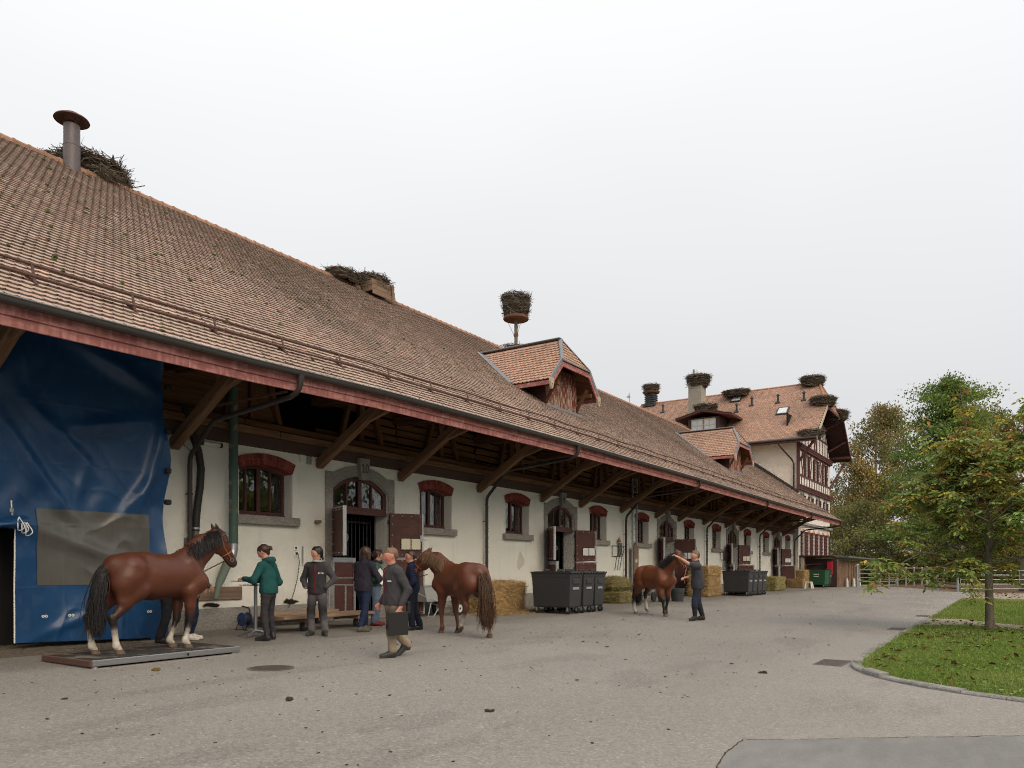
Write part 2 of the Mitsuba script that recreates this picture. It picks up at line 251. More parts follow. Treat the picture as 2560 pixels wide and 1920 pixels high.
struct('gravel_path', flat(g1.intersection(lawn_in), lambda x, y: 0 * x + LZ + 0.005), 'm_gravel', 'pale gravel strip crossing the lawn behind the young tree')
struct('gravel_path', flat(g2.intersection(lawn_in), lambda x, y: 0 * x + LZ + 0.005), 'm_gravel', 'pale gravel strip at the far end of the lawn by the gates')
def t_chips(p, n, uv):
    a = noise(p.x * 30, p.y * 30); b = fbm(p.x * 2, p.y * 2, 0, 3); return mix([0.07, 0.045, 0.03], [0.20, 0.14, 0.10], dr.clip(a * 0.6 + b * 0.6 - 0.1, 0, 1))
bsdf('m_chips', {'type': 'diffuse', 'reflectance': proc(t_chips)})
struct('riding_ground', flat(Polygon([(64.6, -9.1), (69.4, -6.6), (69.4, -3.95), (75, -3.5), (95, -9), (95, -40), (57, -40), (57, -12.38), (57.6, -12.38)]), lambda x, y: 0 * x - 0.15), 'm_chips', 'brown wood-chip ground of the paddock behind the gates')
kb = thing('kerb', 'curved row of grey granite kerb stones along the lawn edge', 'kerb', kind='structure')
L = shapely.LineString(kerbline); s, i = 0.0, 0
pieces = []
while s < L.length - 0.1:
    ln = (0.42 + 0.12 * rng.random()) if s < 8 else 0.9; e = min(s + ln - 0.012, L.length)
    q = [np.array(L.interpolate(t).coords[0]) for t in np.linspace(s, e, 4)]; q = np.array(q); d = np.gradient(q, axis=0); nn = np.stack([d[:, 1], -d[:, 0]], 1); nn /= np.linalg.norm(nn, axis=1, keepdims=True)
    top = 0.045 + 0.01 * rng.normal() * (s < 12); off = 0.006 * rng.normal()
    secs = []
    for k in range(4):
        z0 = gz(*q[k]); o, inn = q[k] + nn[k] * (0.0 + off) * 0, q[k] + nn[k] * 0.15
        o = q[k] + nn[k] * off
        secs += [[*o, z0 - 0.08], [*(o + nn[k] * 0.004), z0 + top - 0.02], [*(o + nn[k] * 0.022), z0 + top], [*(inn - nn[k] * 0.01), z0 + top + 0.004], [*inn, z0 + top - 0.02], [*inn, z0 - 0.08]]
    V = np.array(secs); F = []
    for k in range(3):
        for a in range(5): o = k * 6 + a; F += [[o, o + 6, o + 7], [o, o + 7, o + 1]]
    F += [[0, 1, 2], [0, 2, 3], [0, 3, 4], [0, 4, 5], [18, 20, 19], [18, 21, 20], [18, 22, 21], [18, 23, 22]]
    pieces.append(trimesh.Trimesh(V, F, process=False)); s = e + 0.012; i += 1
for m in pieces[:40]: obj('stone', m, 'm_granite', kb)
obj('far_stones', join(pieces[40:]), 'm_granite', kb, kind='stuff')
# ---------------------------------------------------------------- the long stable building
ST = thing('stable_building', 'long white stable with red-brown tiled roof, wide bracketed eaves and numbered doors', 'stable')
PER = 10.78
XE = 63.0
wins = sorted([11.665 + PER * k for k in range(5)] + [17.92 + PER * k for k in range(5)]); doors = [14.77 + PER * k for k in range(5)]
def seg_arc(cx, half, z0, rise, n=12):               # points of a segment arch from right to left
    R = (half * half + rise * rise) / (2 * rise); zc = z0 + rise - R; a = math.asin(half / R); t = np.linspace(a, -a, n)
    return np.column_stack([cx + R * np.sin(t), zc + R * np.cos(t)]), R, zc, a
WH, WS, WC, WR = 0.76, 2.55, 3.60, 0.15             # window half width, sill top, springing, rise
DH, DC, DR = 1.035, 3.40, 0.39
wallp = Polygon([(-14, -0.4), (63.4, -0.4), (63.4, 6.9), (-14, 6.9)])
for x in wins: wallp = wallp.difference(Polygon([(x - WH, WS), (x + WH, WS), *seg_arc(x, WH, WC, WR)[0]]))
for x in doors: wallp = wallp.difference(Polygon([(x - DH, 0.0), (x + DH, 0.0), *seg_arc(x, DH, DC, DR)[0]]))
wallp = wallp.intersection(sbox(-14, -0.4, 63.4, 4.55))
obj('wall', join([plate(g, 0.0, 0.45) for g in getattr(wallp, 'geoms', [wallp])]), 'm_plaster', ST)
obj('gable_wall', bx(63.05, 63.4, 0.45, 13.0, -0.4, 5.0), 'm_plaster', ST)
ed = [-14] + [v for x in doors for v in (x - DH - 0.26, x + DH + 0.26)] + [63.45]
obj('plinth', join([rbx(ed[i], ed[i + 1], -0.035, 0.03, -0.4, 0.47, 0.012) for i in range(0, len(ed), 2)]), 'm_granite', ST)
for i, z in enumerate(np.arange(0.48, 4.1, 0.62)):
    obj('corner_stone', rbx(62.86 - 0.12 * (i % 2), 63.47, -0.05, 0.2, z, z + 0.605, 0.015), 'm_granite', ST)
# dark rooms behind the openings, with a timber floor beam that catches some light
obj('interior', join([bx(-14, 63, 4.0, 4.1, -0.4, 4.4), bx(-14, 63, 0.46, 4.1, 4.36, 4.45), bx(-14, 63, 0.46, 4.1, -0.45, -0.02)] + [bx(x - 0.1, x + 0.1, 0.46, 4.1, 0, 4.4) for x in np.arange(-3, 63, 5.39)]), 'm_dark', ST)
def panes_and_frame(cx, half, zb, spring, rise, y, cols, fw, mid, P, glass_z0=None):
    outer = Polygon([(cx - half, zb), (cx + half, zb), *seg_arc(cx, half, spring, rise)[0]])
    holes, panes = [], []
    w = (2 * half - 2 * fw - (cols - 1) * mid) / cols
    inner = outer.buffer(-fw, join_style=2)
    for i in range(cols):
        x0 = cx - half + fw + i * (w + mid); h = inner.intersection(sbox(x0, zb, x0 + w, spring + rise + 1)); holes.append(h)
    fr = outer
    for h in holes: fr = fr.difference(h)
    return plate(fr, y, y + 0.07), [plate(h, y + 0.03, y + 0.0301).slice_plane([cx, y + 0.0305, 0], [0, -1, 0]) if False else h for h in holes]
def sheet(poly, y):
    v, f = trimesh.creation.triangulate_polygon(poly, engine='earcut'); v = np.asarray(v); return trimesh.Trimesh(np.column_stack([v[:, 0], np.full(len(v), y), v[:, 1]]), f, process=False)
BR = [lin(128, 62, 55), lin(112, 50, 46), lin(140, 76, 66), lin(120, 56, 50)]
for wi, x in enumerate(wins):
    fr, hs = panes_and_frame(x, WH - 0.004, WS + 0.05, WC, WR, 0.28, 4, 0.075, 0.045, ST)
    W = obj('window', join([fr, bx(x - 0.05, x + 0.05, 0.265, 0.30, WS + 0.1, WC + WR - 0.05), rbx(x - WH + 0.004, x + WH - 0.004, 0.235, 0.33, WS + 0.012, WS + 0.075, 0.01)]), 'm_brown', ST)
    for h in hs: obj('pane', sheet(h, 0.315), 'm_glass', W)
    obj('sill', rbx(x - WH - 0.16, x + WH + 0.16, -0.13, 0.29, WS - 0.20, WS + 0.005, 0.012), 'm_granite', W)
    [obj('reveal_bead', bx(a_, a_ + 0.031, -0.02, 0.0, WS, WC - 0.02), 'm_plaster', W) for a_ in (x + WH + 0.004, x - WH - 0.035)]
    _, R, zc, a = seg_arc(x, WH, WC, WR); n = 27; bricks, cols = [], []
    obj('mortar', plate(Polygon(np.vstack([np.column_stack([x + (R + 0.004) * np.sin(t := np.linspace(-a, a, 14)), zc + (R + 0.004) * np.cos(t)]), np.column_stack([x + (R + 0.25) * np.sin(-t), zc + (R + 0.25) * np.cos(t)])])), -0.028, 0.27), 'm_mortar', W)
    for i in range(n):
        t0, t1 = -a + 2 * a * (i + 0.07) / n, -a + 2 * a * (i + 0.93) / n
        for r0, r1 in ([(0, 0.256)] if i % 2 == 0 else [(0.0, 0.135), (0.145, 0.256)] if i % 4 == 1 else [(0.0, 0.105), (0.115, 0.256)]):
            j = rng.normal(0, 0.002)
            pl = Polygon([(x + (R + r0 - 0.004) * math.sin(t0), zc + (R + r0 - 0.004) * math.cos(t0)), (x + (R + r1) * math.sin(t0), zc + (R + r1) * math.cos(t0)), (x + (R + r1) * math.sin(t1), zc + (R + r1) * math.cos(t1)), (x + (R + r0 - 0.004) * math.sin(t1), zc + (R + r0 - 0.004) * math.cos(t1))])
            m = plate(pl, -0.036 + j, 0.262); c = np.array(BR[rng.integers(4)]) * rng.uniform(0.8, 1.2)
            if wi < 3: obj('brick', m, 'm_vc', W, color=c)
            else: bricks.append(m); cols.append(np.tile(c, (len(m.vertices), 1)))
    if bricks: obj('bricks', join(bricks), 'm_vc', W, color=np.vstack(cols), kind='stuff')
# doors: stone surround with a numbered keystone, fan light, split door leaves, bars
def leaf(w, h, lead=False):                           # boarded leaf in its own frame: x along, y thickness, z up; the outer face looks to -y
    P = [rbx(0, w, 0, 0.045, 0, h, 0.004), bx(0.0, 0.13, -0.014, 0, 0, h), bx(w - 0.13, w, -0.014, 0, 0, h), bx(0.13, w - 0.13, -0.014, 0, h - 0.13, h), bx(0.13, w - 0.13, -0.014, 0, 0, 0.13)]
    k = 4
    for i in range(k):
        z0 = 0.14 + (h - 0.28) * i / k; P.append(rbx(0.14, w - 0.14, -0.008, 0.0, z0 + 0.004, z0 + (h - 0.28) / k - 0.004, 0.003))
    return join(P)
def turn(m, hx, hy, z0, ang, flip=False):
    v = np.array(m.vertices)
    if flip: v = v * [-1, 1, 1]
    c, s = math.cos(ang), math.sin(ang); v = np.column_stack([hx + v[:, 0] * c - v[:, 1] * s, hy + v[:, 0] * s + v[:, 1] * c, z0 + v[:, 2]])
    f = np.array(m.faces); return trimesh.Trimesh(v, f[:, ::-1] if flip else f, process=False)
nums = ['10', '8', '6', '4', '2']
#        left upper, left lower, right upper, right lower angles (degrees from closed; outwards positive) and widths
spec = [(118, -9, 151, 140, 0.98), (136, 130, 152, 150, 0.98), (146, 140, 108, 108, 1.03), (149, 142, 150, 122, 0.98), (151, 146, 150, 110, 0.98)]
for di, x in enumerate(doors):
    so = seg_arc(x, 0.98, 3.82, 0.25)[0]; si = seg_arc(x, DH, DC, DR)[0]
    sp = Polygon([(x - DH - 0.25, -0.1), (x - DH - 0.25, 3.82), *so[::-1], (x + DH + 0.25, 3.82), (x + DH + 0.25, -0.1), (x + DH, -0.1), *si, (x - DH, -0.1)])
    S = obj('stone_surround', plate(sp, -0.03, 0.5), 'm_granite', ST)
    kp = Polygon([(x - 0.13, 3.70), (x + 0.13, 3.70), (x + 0.19, 4.27), (x - 0.19, 4.27)])
    obj('keystone', plate(kp, -0.15, -0.03), 'm_granite', S)
    tmx = meshkit.text_mesh(nums[di], 0.23, 0.004); v = np.array(tmx.vertices) * [0.68, 1, 1]; w = v[:, 0].max()
    tmx.vertices = np.column_stack([x - w / 2 + v[:, 0], -0.150 - v[:, 2], 3.89 + v[:, 1]]); obj('number', tmx, 'm_number', S)
    obj('threshold', rbx(x - DH, x + DH, -0.05, 0.5, -0.06, 0.03, 0.01), 'm_granite', S)
    fr, hs = panes_and_frame(x, DH - 0.004, 2.86, DC, DR, 0.06, 4, 0.12, 0.05, ST)
    Wn = obj('fan_light', join([fr, rbx(x - DH + 0.005, x + DH - 0.005, 0.02, 0.14, 2.78, 2.88, 0.008), bx(x - 0.06, x + 0.06, 0.04, 0.07, 2.95, 3.68)]), 'm_brown', ST)
    for h in hs: obj('pane', sheet(h.intersection(sbox(x - 3, 2.96, x + 3, 5)), 0.10), 'm_glass', Wn)
    G = obj('bar_gate', join([beam((x - 0.95, 0.62, z), (x + 1.0, 0.62, z), 0.03, 0.05) for z in (0.1, 1.25, 2.62)]), 'm_bar', ST)
    for b in np.linspace(-0.9, 1.0, 14): obj('bar', tube([(x + b, 0.62, 0.1), (x + b, 0.62, 2.75)], 0.012, 6), 'm_bar', G)
    lu, ll, ru, rl, w = spec[di]
    for side, up, ang in ((-1, 1, lu), (-1, 0, ll), (1, 1, ru), (1, 0, rl)):
        h, z0 = (1.22, 1.66) if up else (1.56, 0.06); hx = x + side * (DH + (0.02 if ang > 20 else -0.02)); hy = -0.045 if ang > 20 else 0.02
        base = leaf(w, h); a = math.radians(ang)
        M = lambda m: turn(m, hx, hy, z0, (-a if side < 0 else a), side > 0)
        # an open leaf shows its inner face: the frame-and-panel side is on both faces
        two = join([base, trimesh.Trimesh(np.array(base.vertices) * [1, -1, 1] + [0, 0.045, 0], np.array(base.faces)[:, ::-1], process=False)])
        Lf = obj('door_leaf', M(two), 'm_brown', ST)
        met = [bx(w - 0.035, w + 0.006, -0.02, 0.065, 0, h)]
        if side < 0 or not up: met += [bx(0, w, -0.019, 0.064, h - 0.03, h + 0.004)]
        if side < 0 and up: met += [bx(0.0, w, 0.059, 0.068, 0.13, 0.2)]
        if side < 0 and not up: met += [bx(0.0, 0.06, -0.022, -0.014, 0, h), bx(w - 0.09, w, -0.022, -0.014, 0, h), bx(0, w, -0.022, -0.014, h - 0.12, h)]
        obj('metal_edge', M(join(met)), 'm_galv', Lf)
        bolts = []
        for bxx in np.linspace(0.08, w - 0.08, 4):
            for bz in (0.07, h - 0.07): bolts += [trimesh.creation.icosphere(1, 0.018).apply_translation((bxx, y_, bz)) for y_ in (-0.014, 0.059)]
        for bz in np.linspace(0.3, h - 0.3, 3): bolts += [trimesh.creation.icosphere(1, 0.018).apply_translation((0.065, y_, bz)) for y_ in (-0.014, 0.059)]
        obj('bolts', M(join(bolts)), 'm_bolt', Lf)
        obj('hinge', M(join([tube([(-0.03, 0.02, z - 0.06), (-0.03, 0.02, z + 0.06)], 0.022, 8) for z in (0.2, h - 0.25)] + [bx(-0.04, 0.12, 0.0, 0.05, z - 0.02, z + 0.02) for z in (0.2, h - 0.25)])), 'm_black', Lf)
        yy = 0.060                                        # side that was inside when shut, seen now that the leaf is open
        if side > 0 and up:
            for q in (0, 1):
                obj('paper', M(rbx(0.33 + 0.30 * q, 0.60 + 0.30 * q, yy + 0.003, yy + 0.008, 0.22, 0.52, 0.002)), 'm_paper' if di in (0, 3) else 'm_paper2', Lf, label='pale notice sheet pinned to the open door leaf' if di < 2 else None)
                obj('paper_frame', M(join([bx(0.31 + 0.30 * q, 0.33 + 0.30 * q, yy, yy + 0.012, 0.20, 0.54), bx(0.60 + 0.30 * q, 0.612 + 0.30 * q, yy, yy + 0.012, 0.20, 0.54), bx(0.31 + 0.3 * q, 0.612 + 0.3 * q, yy, yy + 0.012, 0.19, 0.22), bx(0.31 + 0.3 * q, 0.612 + 0.3 * q, yy, yy + 0.012, 0.52, 0.545)])), 'm_black', Lf)
            obj('latch', M(join([bx(w - 0.1, w - 0.02, yy, yy + 0.03, 0.44, 0.62), beam((w - 0.08, yy + 0.03, 0.5), (w + 0.10, yy + 0.03, 0.49), 0.02, 0.02)])), 'm_galv', Lf)
        if side < 0 and up:
            obj('handle', M(tube([(w - 0.06, 0.06, 0.36), (w - 0.06, 0.11, 0.37), (w - 0.06, 0.12, 0.44), (w - 0.06, 0.11, 0.51), (w - 0.06, 0.06, 0.52)], 0.011, 6)), 'm_galv', Lf)
            if di == 1: obj('sticker', M(bx(0.25, 0.37, 0.0605, 0.063, 0.18, 0.36)), 'm_bluesticker', Lf)
# eaves: painted wall beam, raw timbers, boarded attic wall with gaps
obj('wall_beam', rbx(-14, 63.3, -0.035, 0.2, 4.12, 4.40, 0.008), 'm_beampaint', ST)
xb = -14.0; segs = []
while xb < 63:
    L_ = rng.uniform(2.6, 4.6); e = min(xb + L_, 63.3)
    wood('timber', [rbx(xb, e - 0.01, -0.16, 0.1, 4.402, 4.56 + rng.normal(0, 0.006), 0.018)], 'm_wood', ST); xb = e
xb = -14.0
while xb < 63:
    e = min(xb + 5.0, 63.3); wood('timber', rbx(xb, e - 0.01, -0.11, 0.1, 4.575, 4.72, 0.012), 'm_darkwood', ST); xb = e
sx = sorted([o + PER * k for k in range(-1, 6) for o in (9.33, 13.28, 16.3)]); sx = [x for x in sx if 5 < x < 63.2]
def zeave(x): return np.interp(x, [4.6, 8.6, 11.8, 20.2, 30.6, 47.1, 62.9], [4.875, 4.94, 5.037, 5.13, 5.143, 5.072, 5.071])
def zridge(x): return np.interp(x, [8.7, 28], [11.95, 12.08])
YE, YR = -3.57, 6.25
def roof_pt(x, t):                                     # t = 0 at the eave, 1 at the ridge
    return np.stack([x + 0 * t, YE + (YR - YE) * t + 0 * x, zeave(x) * (1 - t) + zridge(x) * t], -1)
def zroof(x, y): return zeave(x) + (zridge(x) - zeave(x)) * (y - YE) / (YR - YE)
lo = [-14] + sx
for a, b in zip(lo, sx + [63.2]):
    posts = np.linspace(a, b, 3)
    for c, d in zip(posts[:-1], posts[1:]):
        plank_skip = rng.random() < 0.12
        for i in range(9):
            z = 4.79 + 0.215 * i
            if plank_skip and i in (1, 2, 3): continue
            if 8 < c < 12.2 and i < 6: continue
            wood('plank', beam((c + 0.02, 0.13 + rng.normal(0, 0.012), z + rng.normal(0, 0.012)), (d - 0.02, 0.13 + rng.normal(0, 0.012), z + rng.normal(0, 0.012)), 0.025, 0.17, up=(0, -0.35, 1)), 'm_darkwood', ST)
    wood('post', rbx(posts[1] - 0.08, posts[1] + 0.08, -0.02, 0.11, 4.72, 6.9, 0.008), 'm_darkwood', ST)
    if a > 8: wood('wall_brace', [beam((posts[1] + s * 0.75, 0.0, 4.74), (posts[1] + s * 0.3, 0.0, 6.2), 0.11, 0.12) for s in (-1, 1)], 'm_darkwood', ST)
wood('board_panel', join([rbx(8.2, 12.0, 0.08, 0.1, 4.74, 6.5, 0.004)]), 'm_plywood', ST)
obj('attic_shade_plane', bx(-14, 63.2, 1.6, 1.65, 4.4, 8.2), 'm_dark', ST)  # black plane added behind the slats in place of the attic's darkness
for x in sx:                                          # big diagonal struts with forked heads, ties and short props
    jz = rng.normal(0, 0.015)
    S = wood('strut', [beam((x, 0.02, 3.90 + jz), (x, -2.62, 5.52), 0.20, 0.23, b=0.02)], 'm_wood', ST)
    wood('fork', [beam((x, -1.72, 4.92), (x, -3.02, 5.28), 0.14, 0.17, b=0.012)], 'm_wood', S)
    wood('prop', [beam((x, -1.62, 4.98), (x, -1.50, 6.1), 0.19, 0.17, b=0.012)], 'm_wood', S)
    wood('tie', [beam((x + o, 0.1, 5.52), (x + o, -1.75, 5.42), 0.07, 0.2) for o in (-0.12, 0.12)], 'm_darkwood', S)
    obj('bolt_plate', bx(x - 0.02, x + 0.13, -0.012, 0.0, 4.13, 4.2), 'm_black', S)
xb = 3.0
for a, b in zip([-14] + sx, sx + [63.2]):
    wood('purlin', rbx(a, b - 0.01, -2.62, -2.42, 5.40, 5.60, 0.012), 'm_darkwood', ST)
    wood('purlin', rbx(a, b - 0.01, -1.4, -1.22, 6.05, 6.25, 0.012), 'm_darkwood', ST)
rf = []
for x in np.arange(2.5, 63, 0.93):
    wood('rafter', beam((x, YE + 0.28, zroof(x, YE + 0.28) - 0.20), (x, 0.2, zroof(x, 0.2) - 0.20), 0.11, 0.15), 'm_darkwood', ST)
# roof: slab, tiles, ridge, fascia, gutter
xs_ = np.unique(np.concatenate([[-14, 4.6, 8.6, 11.8, 20.2, 30.6, 47.1, 62.95], np.arange(-13, 62, 3.0)]))
def roofskin(off, flip):
    V = []
    for x in xs_: V += [[x, YE + 0.06, zroof(x, YE + 0.06) + off], [x, YR, zridge(x) + off], [x, 2 * YR - YE, zeave(x) + off]]
    F = []
    for k in range(len(xs_) - 1):
        for a in (0, 1): o = k * 3 + a; q = [[o, o + 3, o + 4], [o, o + 4, o + 1]]; F += [t[::-1] for t in q] if flip else q
    return trimesh.Trimesh(V, F, process=False)
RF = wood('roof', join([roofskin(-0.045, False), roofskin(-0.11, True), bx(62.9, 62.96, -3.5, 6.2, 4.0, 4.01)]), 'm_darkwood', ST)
TW, NR = 0.16, 68
def tiles(x0, x1, rows, p_at, w=TW, sag=0.034, over=1.28, thick=0.016, lift=0.02):
    """flat clay tiles with a rounded lower edge. p_at(x, t) -> point; returns vertices, faces per tile, tile colours"""
    NA = 5; out = []
    for r in rows:
        n = int((x1 - x0) / w); x = x0 + (np.arange(n) + (0.5 if r % 2 else 0.0)) * w; x = x[x + w <= x1 + 0.1]
        t0 = r / rows.stop_ if hasattr(rows, 'stop_') else r / NR
        out.append((x, np.full(len(x), float(r))))
    X = np.concatenate([o[0] for o in out]); R = np.concatenate([o[1] for o in out]); N = len(X)
    u = np.linspace(0, 1, NA); arc = 1 - (2 * u - 1) ** 2
    return X, R, u, arc, sag, over, thick, lift, w
def tile_mesh(X, R, frame, w=TW, sag=0.036, thick=0.034, lift=0.040, course=0.175, over=0.06, rnd=rng):
    """frame(x, r) -> (point at lower left, direction along the course, direction up the slope, normal), vectorised"""
    P, A, U, Nn = frame(X, R); N = len(X); NA = 5; u = np.linspace(0.006, 0.994, NA); arc = 1 - np.abs(2 * u - 1) ** 2.2
    jit = rnd.normal(0, 0.004, (N, 1)); jl = rnd.normal(0, 0.003, (N, 1)); ww = w
    top = []
    for k in range(NA): top.append(P + A * (u[k] * ww) + U * (-arc[k] * sag + sag * 0.7 + jit) + Nn * (lift + jl + 0.001 * 0))
    tl = P + A * 0.006 * ww + U * (course + over) + Nn * 0.004; tr = P + A * 0.994 * ww + U * (course + over) + Nn * 0.004
    V = np.stack(top + [tl, tr] + [q - Nn * 0.0015 for q in top] + [q - Nn * thick - U * 0.006 for q in top], 1)        # N, 17, 3
    F = []
    for k in range(NA - 1): F.append([5, k, k + 1])
    F.append([5, NA - 1, 6])
    for k in range(NA - 1): F += [[7 + k, 12 + k, 13 + k], [7 + k, 13 + k, 8 + k]]
    F = np.array(F); return V, F
def roof_frame(x, r):
    t0 = r / NR; p = roof_pt(x, t0); a = roof_pt(x + 0.16, t0) - p; a /= np.linalg.norm(a, axis=1, keepdims=True); q = roof_pt(x, t0 + 0.01) - p; q /= np.linalg.norm(q, axis=1, keepdims=True)
    n = np.cross(a, q); return p, a, q, n
def tile_cols(P, N, base, rnd, streak=True):
    c = np.tile(np.array(base), (N, 1)) * (1 + rnd.normal(0, 0.07, (N, 1))); c *= 1 + rnd.normal(0, 0.02, (N, 3))
    s = meshkit.fbm(np.column_stack([P[:, 0] * 0.35, P[:, 1] * 0.10, P[:, 2] * 0.10]), 4, 5); d = meshkit.fbm(np.column_stack([P[:, 0] * 1.7, P[:, 1] * 0.6, P[:, 2] * 0.6]), 3, 8)
    k = np.clip((s - 0.42) * 2.2 + (d - 0.5) * 0.9, 0, 1)[:, None]
    c = c * (1 - 0.42 * k) + np.array([0.10, 0.082, 0.055]) * 0.42 * k
    m = (rnd.random(N) < 0.004 + 0.012 * (s > 0.6)); c[m] = c[m] * 0.75
    o = rnd.random(N) < 0.03; c[o] = c[o] * [1.18, 0.98, 0.9]
    return c
RIM = np.array([1.0] * 7 + [0.50] * 5 + [0.30] * 5)[:, None]     # shadow line below each course, painted into the tiles' lower edge colour
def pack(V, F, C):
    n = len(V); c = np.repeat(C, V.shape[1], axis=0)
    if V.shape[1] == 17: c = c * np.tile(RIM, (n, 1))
    return trimesh.Trimesh(V.reshape(-1, 3), (F[None] + (np.arange(n) * V.shape[1])[:, None, None]).reshape(-1, 3), process=False), c
rt = np.random.default_rng(5); Xs, Rs = [], []
for r in range(NR):
    n = int((62.9 - 3.2) / TW); x = 3.2 + (np.arange(n) + (0.5 if r % 2 else 0)) * TW; Xs.append(x); Rs.append(np.full(n, float(r)))
X, R = np.concatenate(Xs), np.concatenate(Rs)
V, F = tile_mesh(X, R, roof_frame, rnd=rt)
C = tile_cols(V[:, 2], len(X), [0.355, 0.262, 0.218], rt)
near = (R < 13) & (X > 4.75) & (X < 4.75 + 23 * TW); idx = np.where(near)[0][:300]
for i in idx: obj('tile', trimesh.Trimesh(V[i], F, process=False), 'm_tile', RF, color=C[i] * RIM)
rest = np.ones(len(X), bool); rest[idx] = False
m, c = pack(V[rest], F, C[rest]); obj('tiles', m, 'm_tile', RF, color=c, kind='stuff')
# moss cushions in the joints
mi_ = rt.choice(len(X), 420, p=(np.exp(-X / 14) + 0.03) / (np.exp(-X / 14) + 0.03).sum()); ms = []
ico = trimesh.creation.icosphere(1, 1.0)
for i in mi_:
    q = ico.copy(); s = rt.uniform(0.012, 0.034); q.vertices = np.array(q.vertices) * [s * 1.5, s, s * 0.7] * rt.uniform(0.7, 1.3, 3) + V[i, rt.integers(0, 5)] + [0, 0.01, 0.0]; ms.append(q)
obj('moss', join(ms), 'm_moss', RF, kind='stuff')
x = 5.0; ridge = []
while x < 63:
    L_ = 0.36; an = np.linspace(-1.75, 1.75, 7); rr = 0.125
    secs = [np.column_stack([np.full(7, xx), YR + r_ * np.sin(an), zridge(x) - 0.03 + r_ * np.cos(an) + dz]) for xx, r_, dz in ((x, rr + 0.018, 0), (x + 0.05, rr + 0.018, 0), (x + 0.05, rr + 0.006, 0), (x + L_ + 0.05, rr - 0.006, 0.0))]
    Vr = np.vstack(secs); Fr = []
    for k in range(3):
        for a in range(6): o = k * 7 + a; Fr += [[o, o + 7, o + 8], [o, o + 8, o + 1]]
    Fr += [[0, a, a + 1] for a in range(1, 6)]
    ridge.append(trimesh.Trimesh(Vr, Fr, process=False)); x += L_
for m in ridge[:90]: obj('ridge_tile', m, 'm_vc', RF, color=np.array([0.32, 0.185, 0.125]) * rt.uniform(0.8, 1.15), smooth=False)
obj('ridge_tiles', join(ridge[90:]), 'm_vc', RF, color=np.array([0.32, 0.185, 0.125]), kind='stuff')
def along(dy, dz, x0=2.0, x1=62.95): return [(x, YE + dy, float(zeave(x)) + dz) for x in [x0] + [q for q in (4.6, 8.6, 11.8, 20.2, 30.6, 47.1) if x0 < q < x1] + [x1]]
def strip(dy0, dy1, dz0, dz1, x0, x1):
    a = along(0, 0, x0, x1); out = []
    for p, q in zip(a[:-1], a[1:]):
        V = [[X_, YE + dy, z + dz] for X_, z in ((p[0], p[2]), (q[0], q[2])) for dy, dz in ((dy0, dz0), (dy1, dz0), (dy1, dz1), (dy0, dz1))]
        out.append(trimesh.Trimesh(V, [[0, 1, 2], [0, 2, 3], [4, 6, 5], [4, 7, 6], [0, 4, 5], [0, 5, 1], [1, 5, 6], [1, 6, 2], [2, 6, 7], [2, 7, 3], [3, 7, 4], [3, 4, 0]], process=False))
    return join(out)
for a, b in zip([2.0, 7.4, 13.9, 19.8, 26.0, 33.0, 40.5, 48.0, 55.5], [7.39, 13.89, 19.79, 25.99, 32.99, 40.49, 47.99, 55.49, 62.95]):
    obj('fascia_board', strip(0.16, 0.20, -0.335, -0.195, a, b), 'm_redpaint', ST)
    obj('fascia_board', strip(0.13, 0.20, -0.194, -0.06, a, b), 'm_redpaint', ST)
obj('end_board', join([beam((62.97, YE + 0.1, zeave(62.9) - 0.16), (62.97, YR, zridge(60) - 0.16), 0.05, 0.30), lathe([(0, 0), (0.13, 0.01), (0.13, 0.05), (0, 0.06)], 12, (62.99, YE + 0.14, zeave(62.9) - 0.22))]), 'm_redpaint', ST)
def gutter_strip(r, x0, x1, a0, a1, n=9):
    a = along(0.02, 0.0, x0, x1); an = np.linspace(a0, a1, n); V = np.vstack([np.column_stack([np.full(n, p[0]), p[1] + r * np.cos(an), p[2] + r * np.sin(an)]) for p in a]); Fr = []
    for k in range(len(a) - 1):
        for j in range(n - 1): o = k * n + j; Fr += [[o, o + n, o + n + 1], [o, o + n + 1, o + 1]]
    return trimesh.Trimesh(V, Fr, process=False)
GU = obj('gutter', gutter_strip(0.085, 2.0, 62.9, math.pi, 2 * math.pi), 'm_gutter', ST, smooth=True)
obj('bead', tube([(p[0], p[1] - 0.088, p[2] + 0.004) for p in along(0.02, 0, 2.0, 62.9)], 0.013, 8), 'm_zinc', GU, smooth=True)
for x in np.arange(3.2, 62.5, 0.86): obj('gutter_bracket', gutter_strip(0.090, x, x + 0.03, math.pi * 1.0, 2 * math.pi, 8), 'm_gutter', GU, smooth=True)
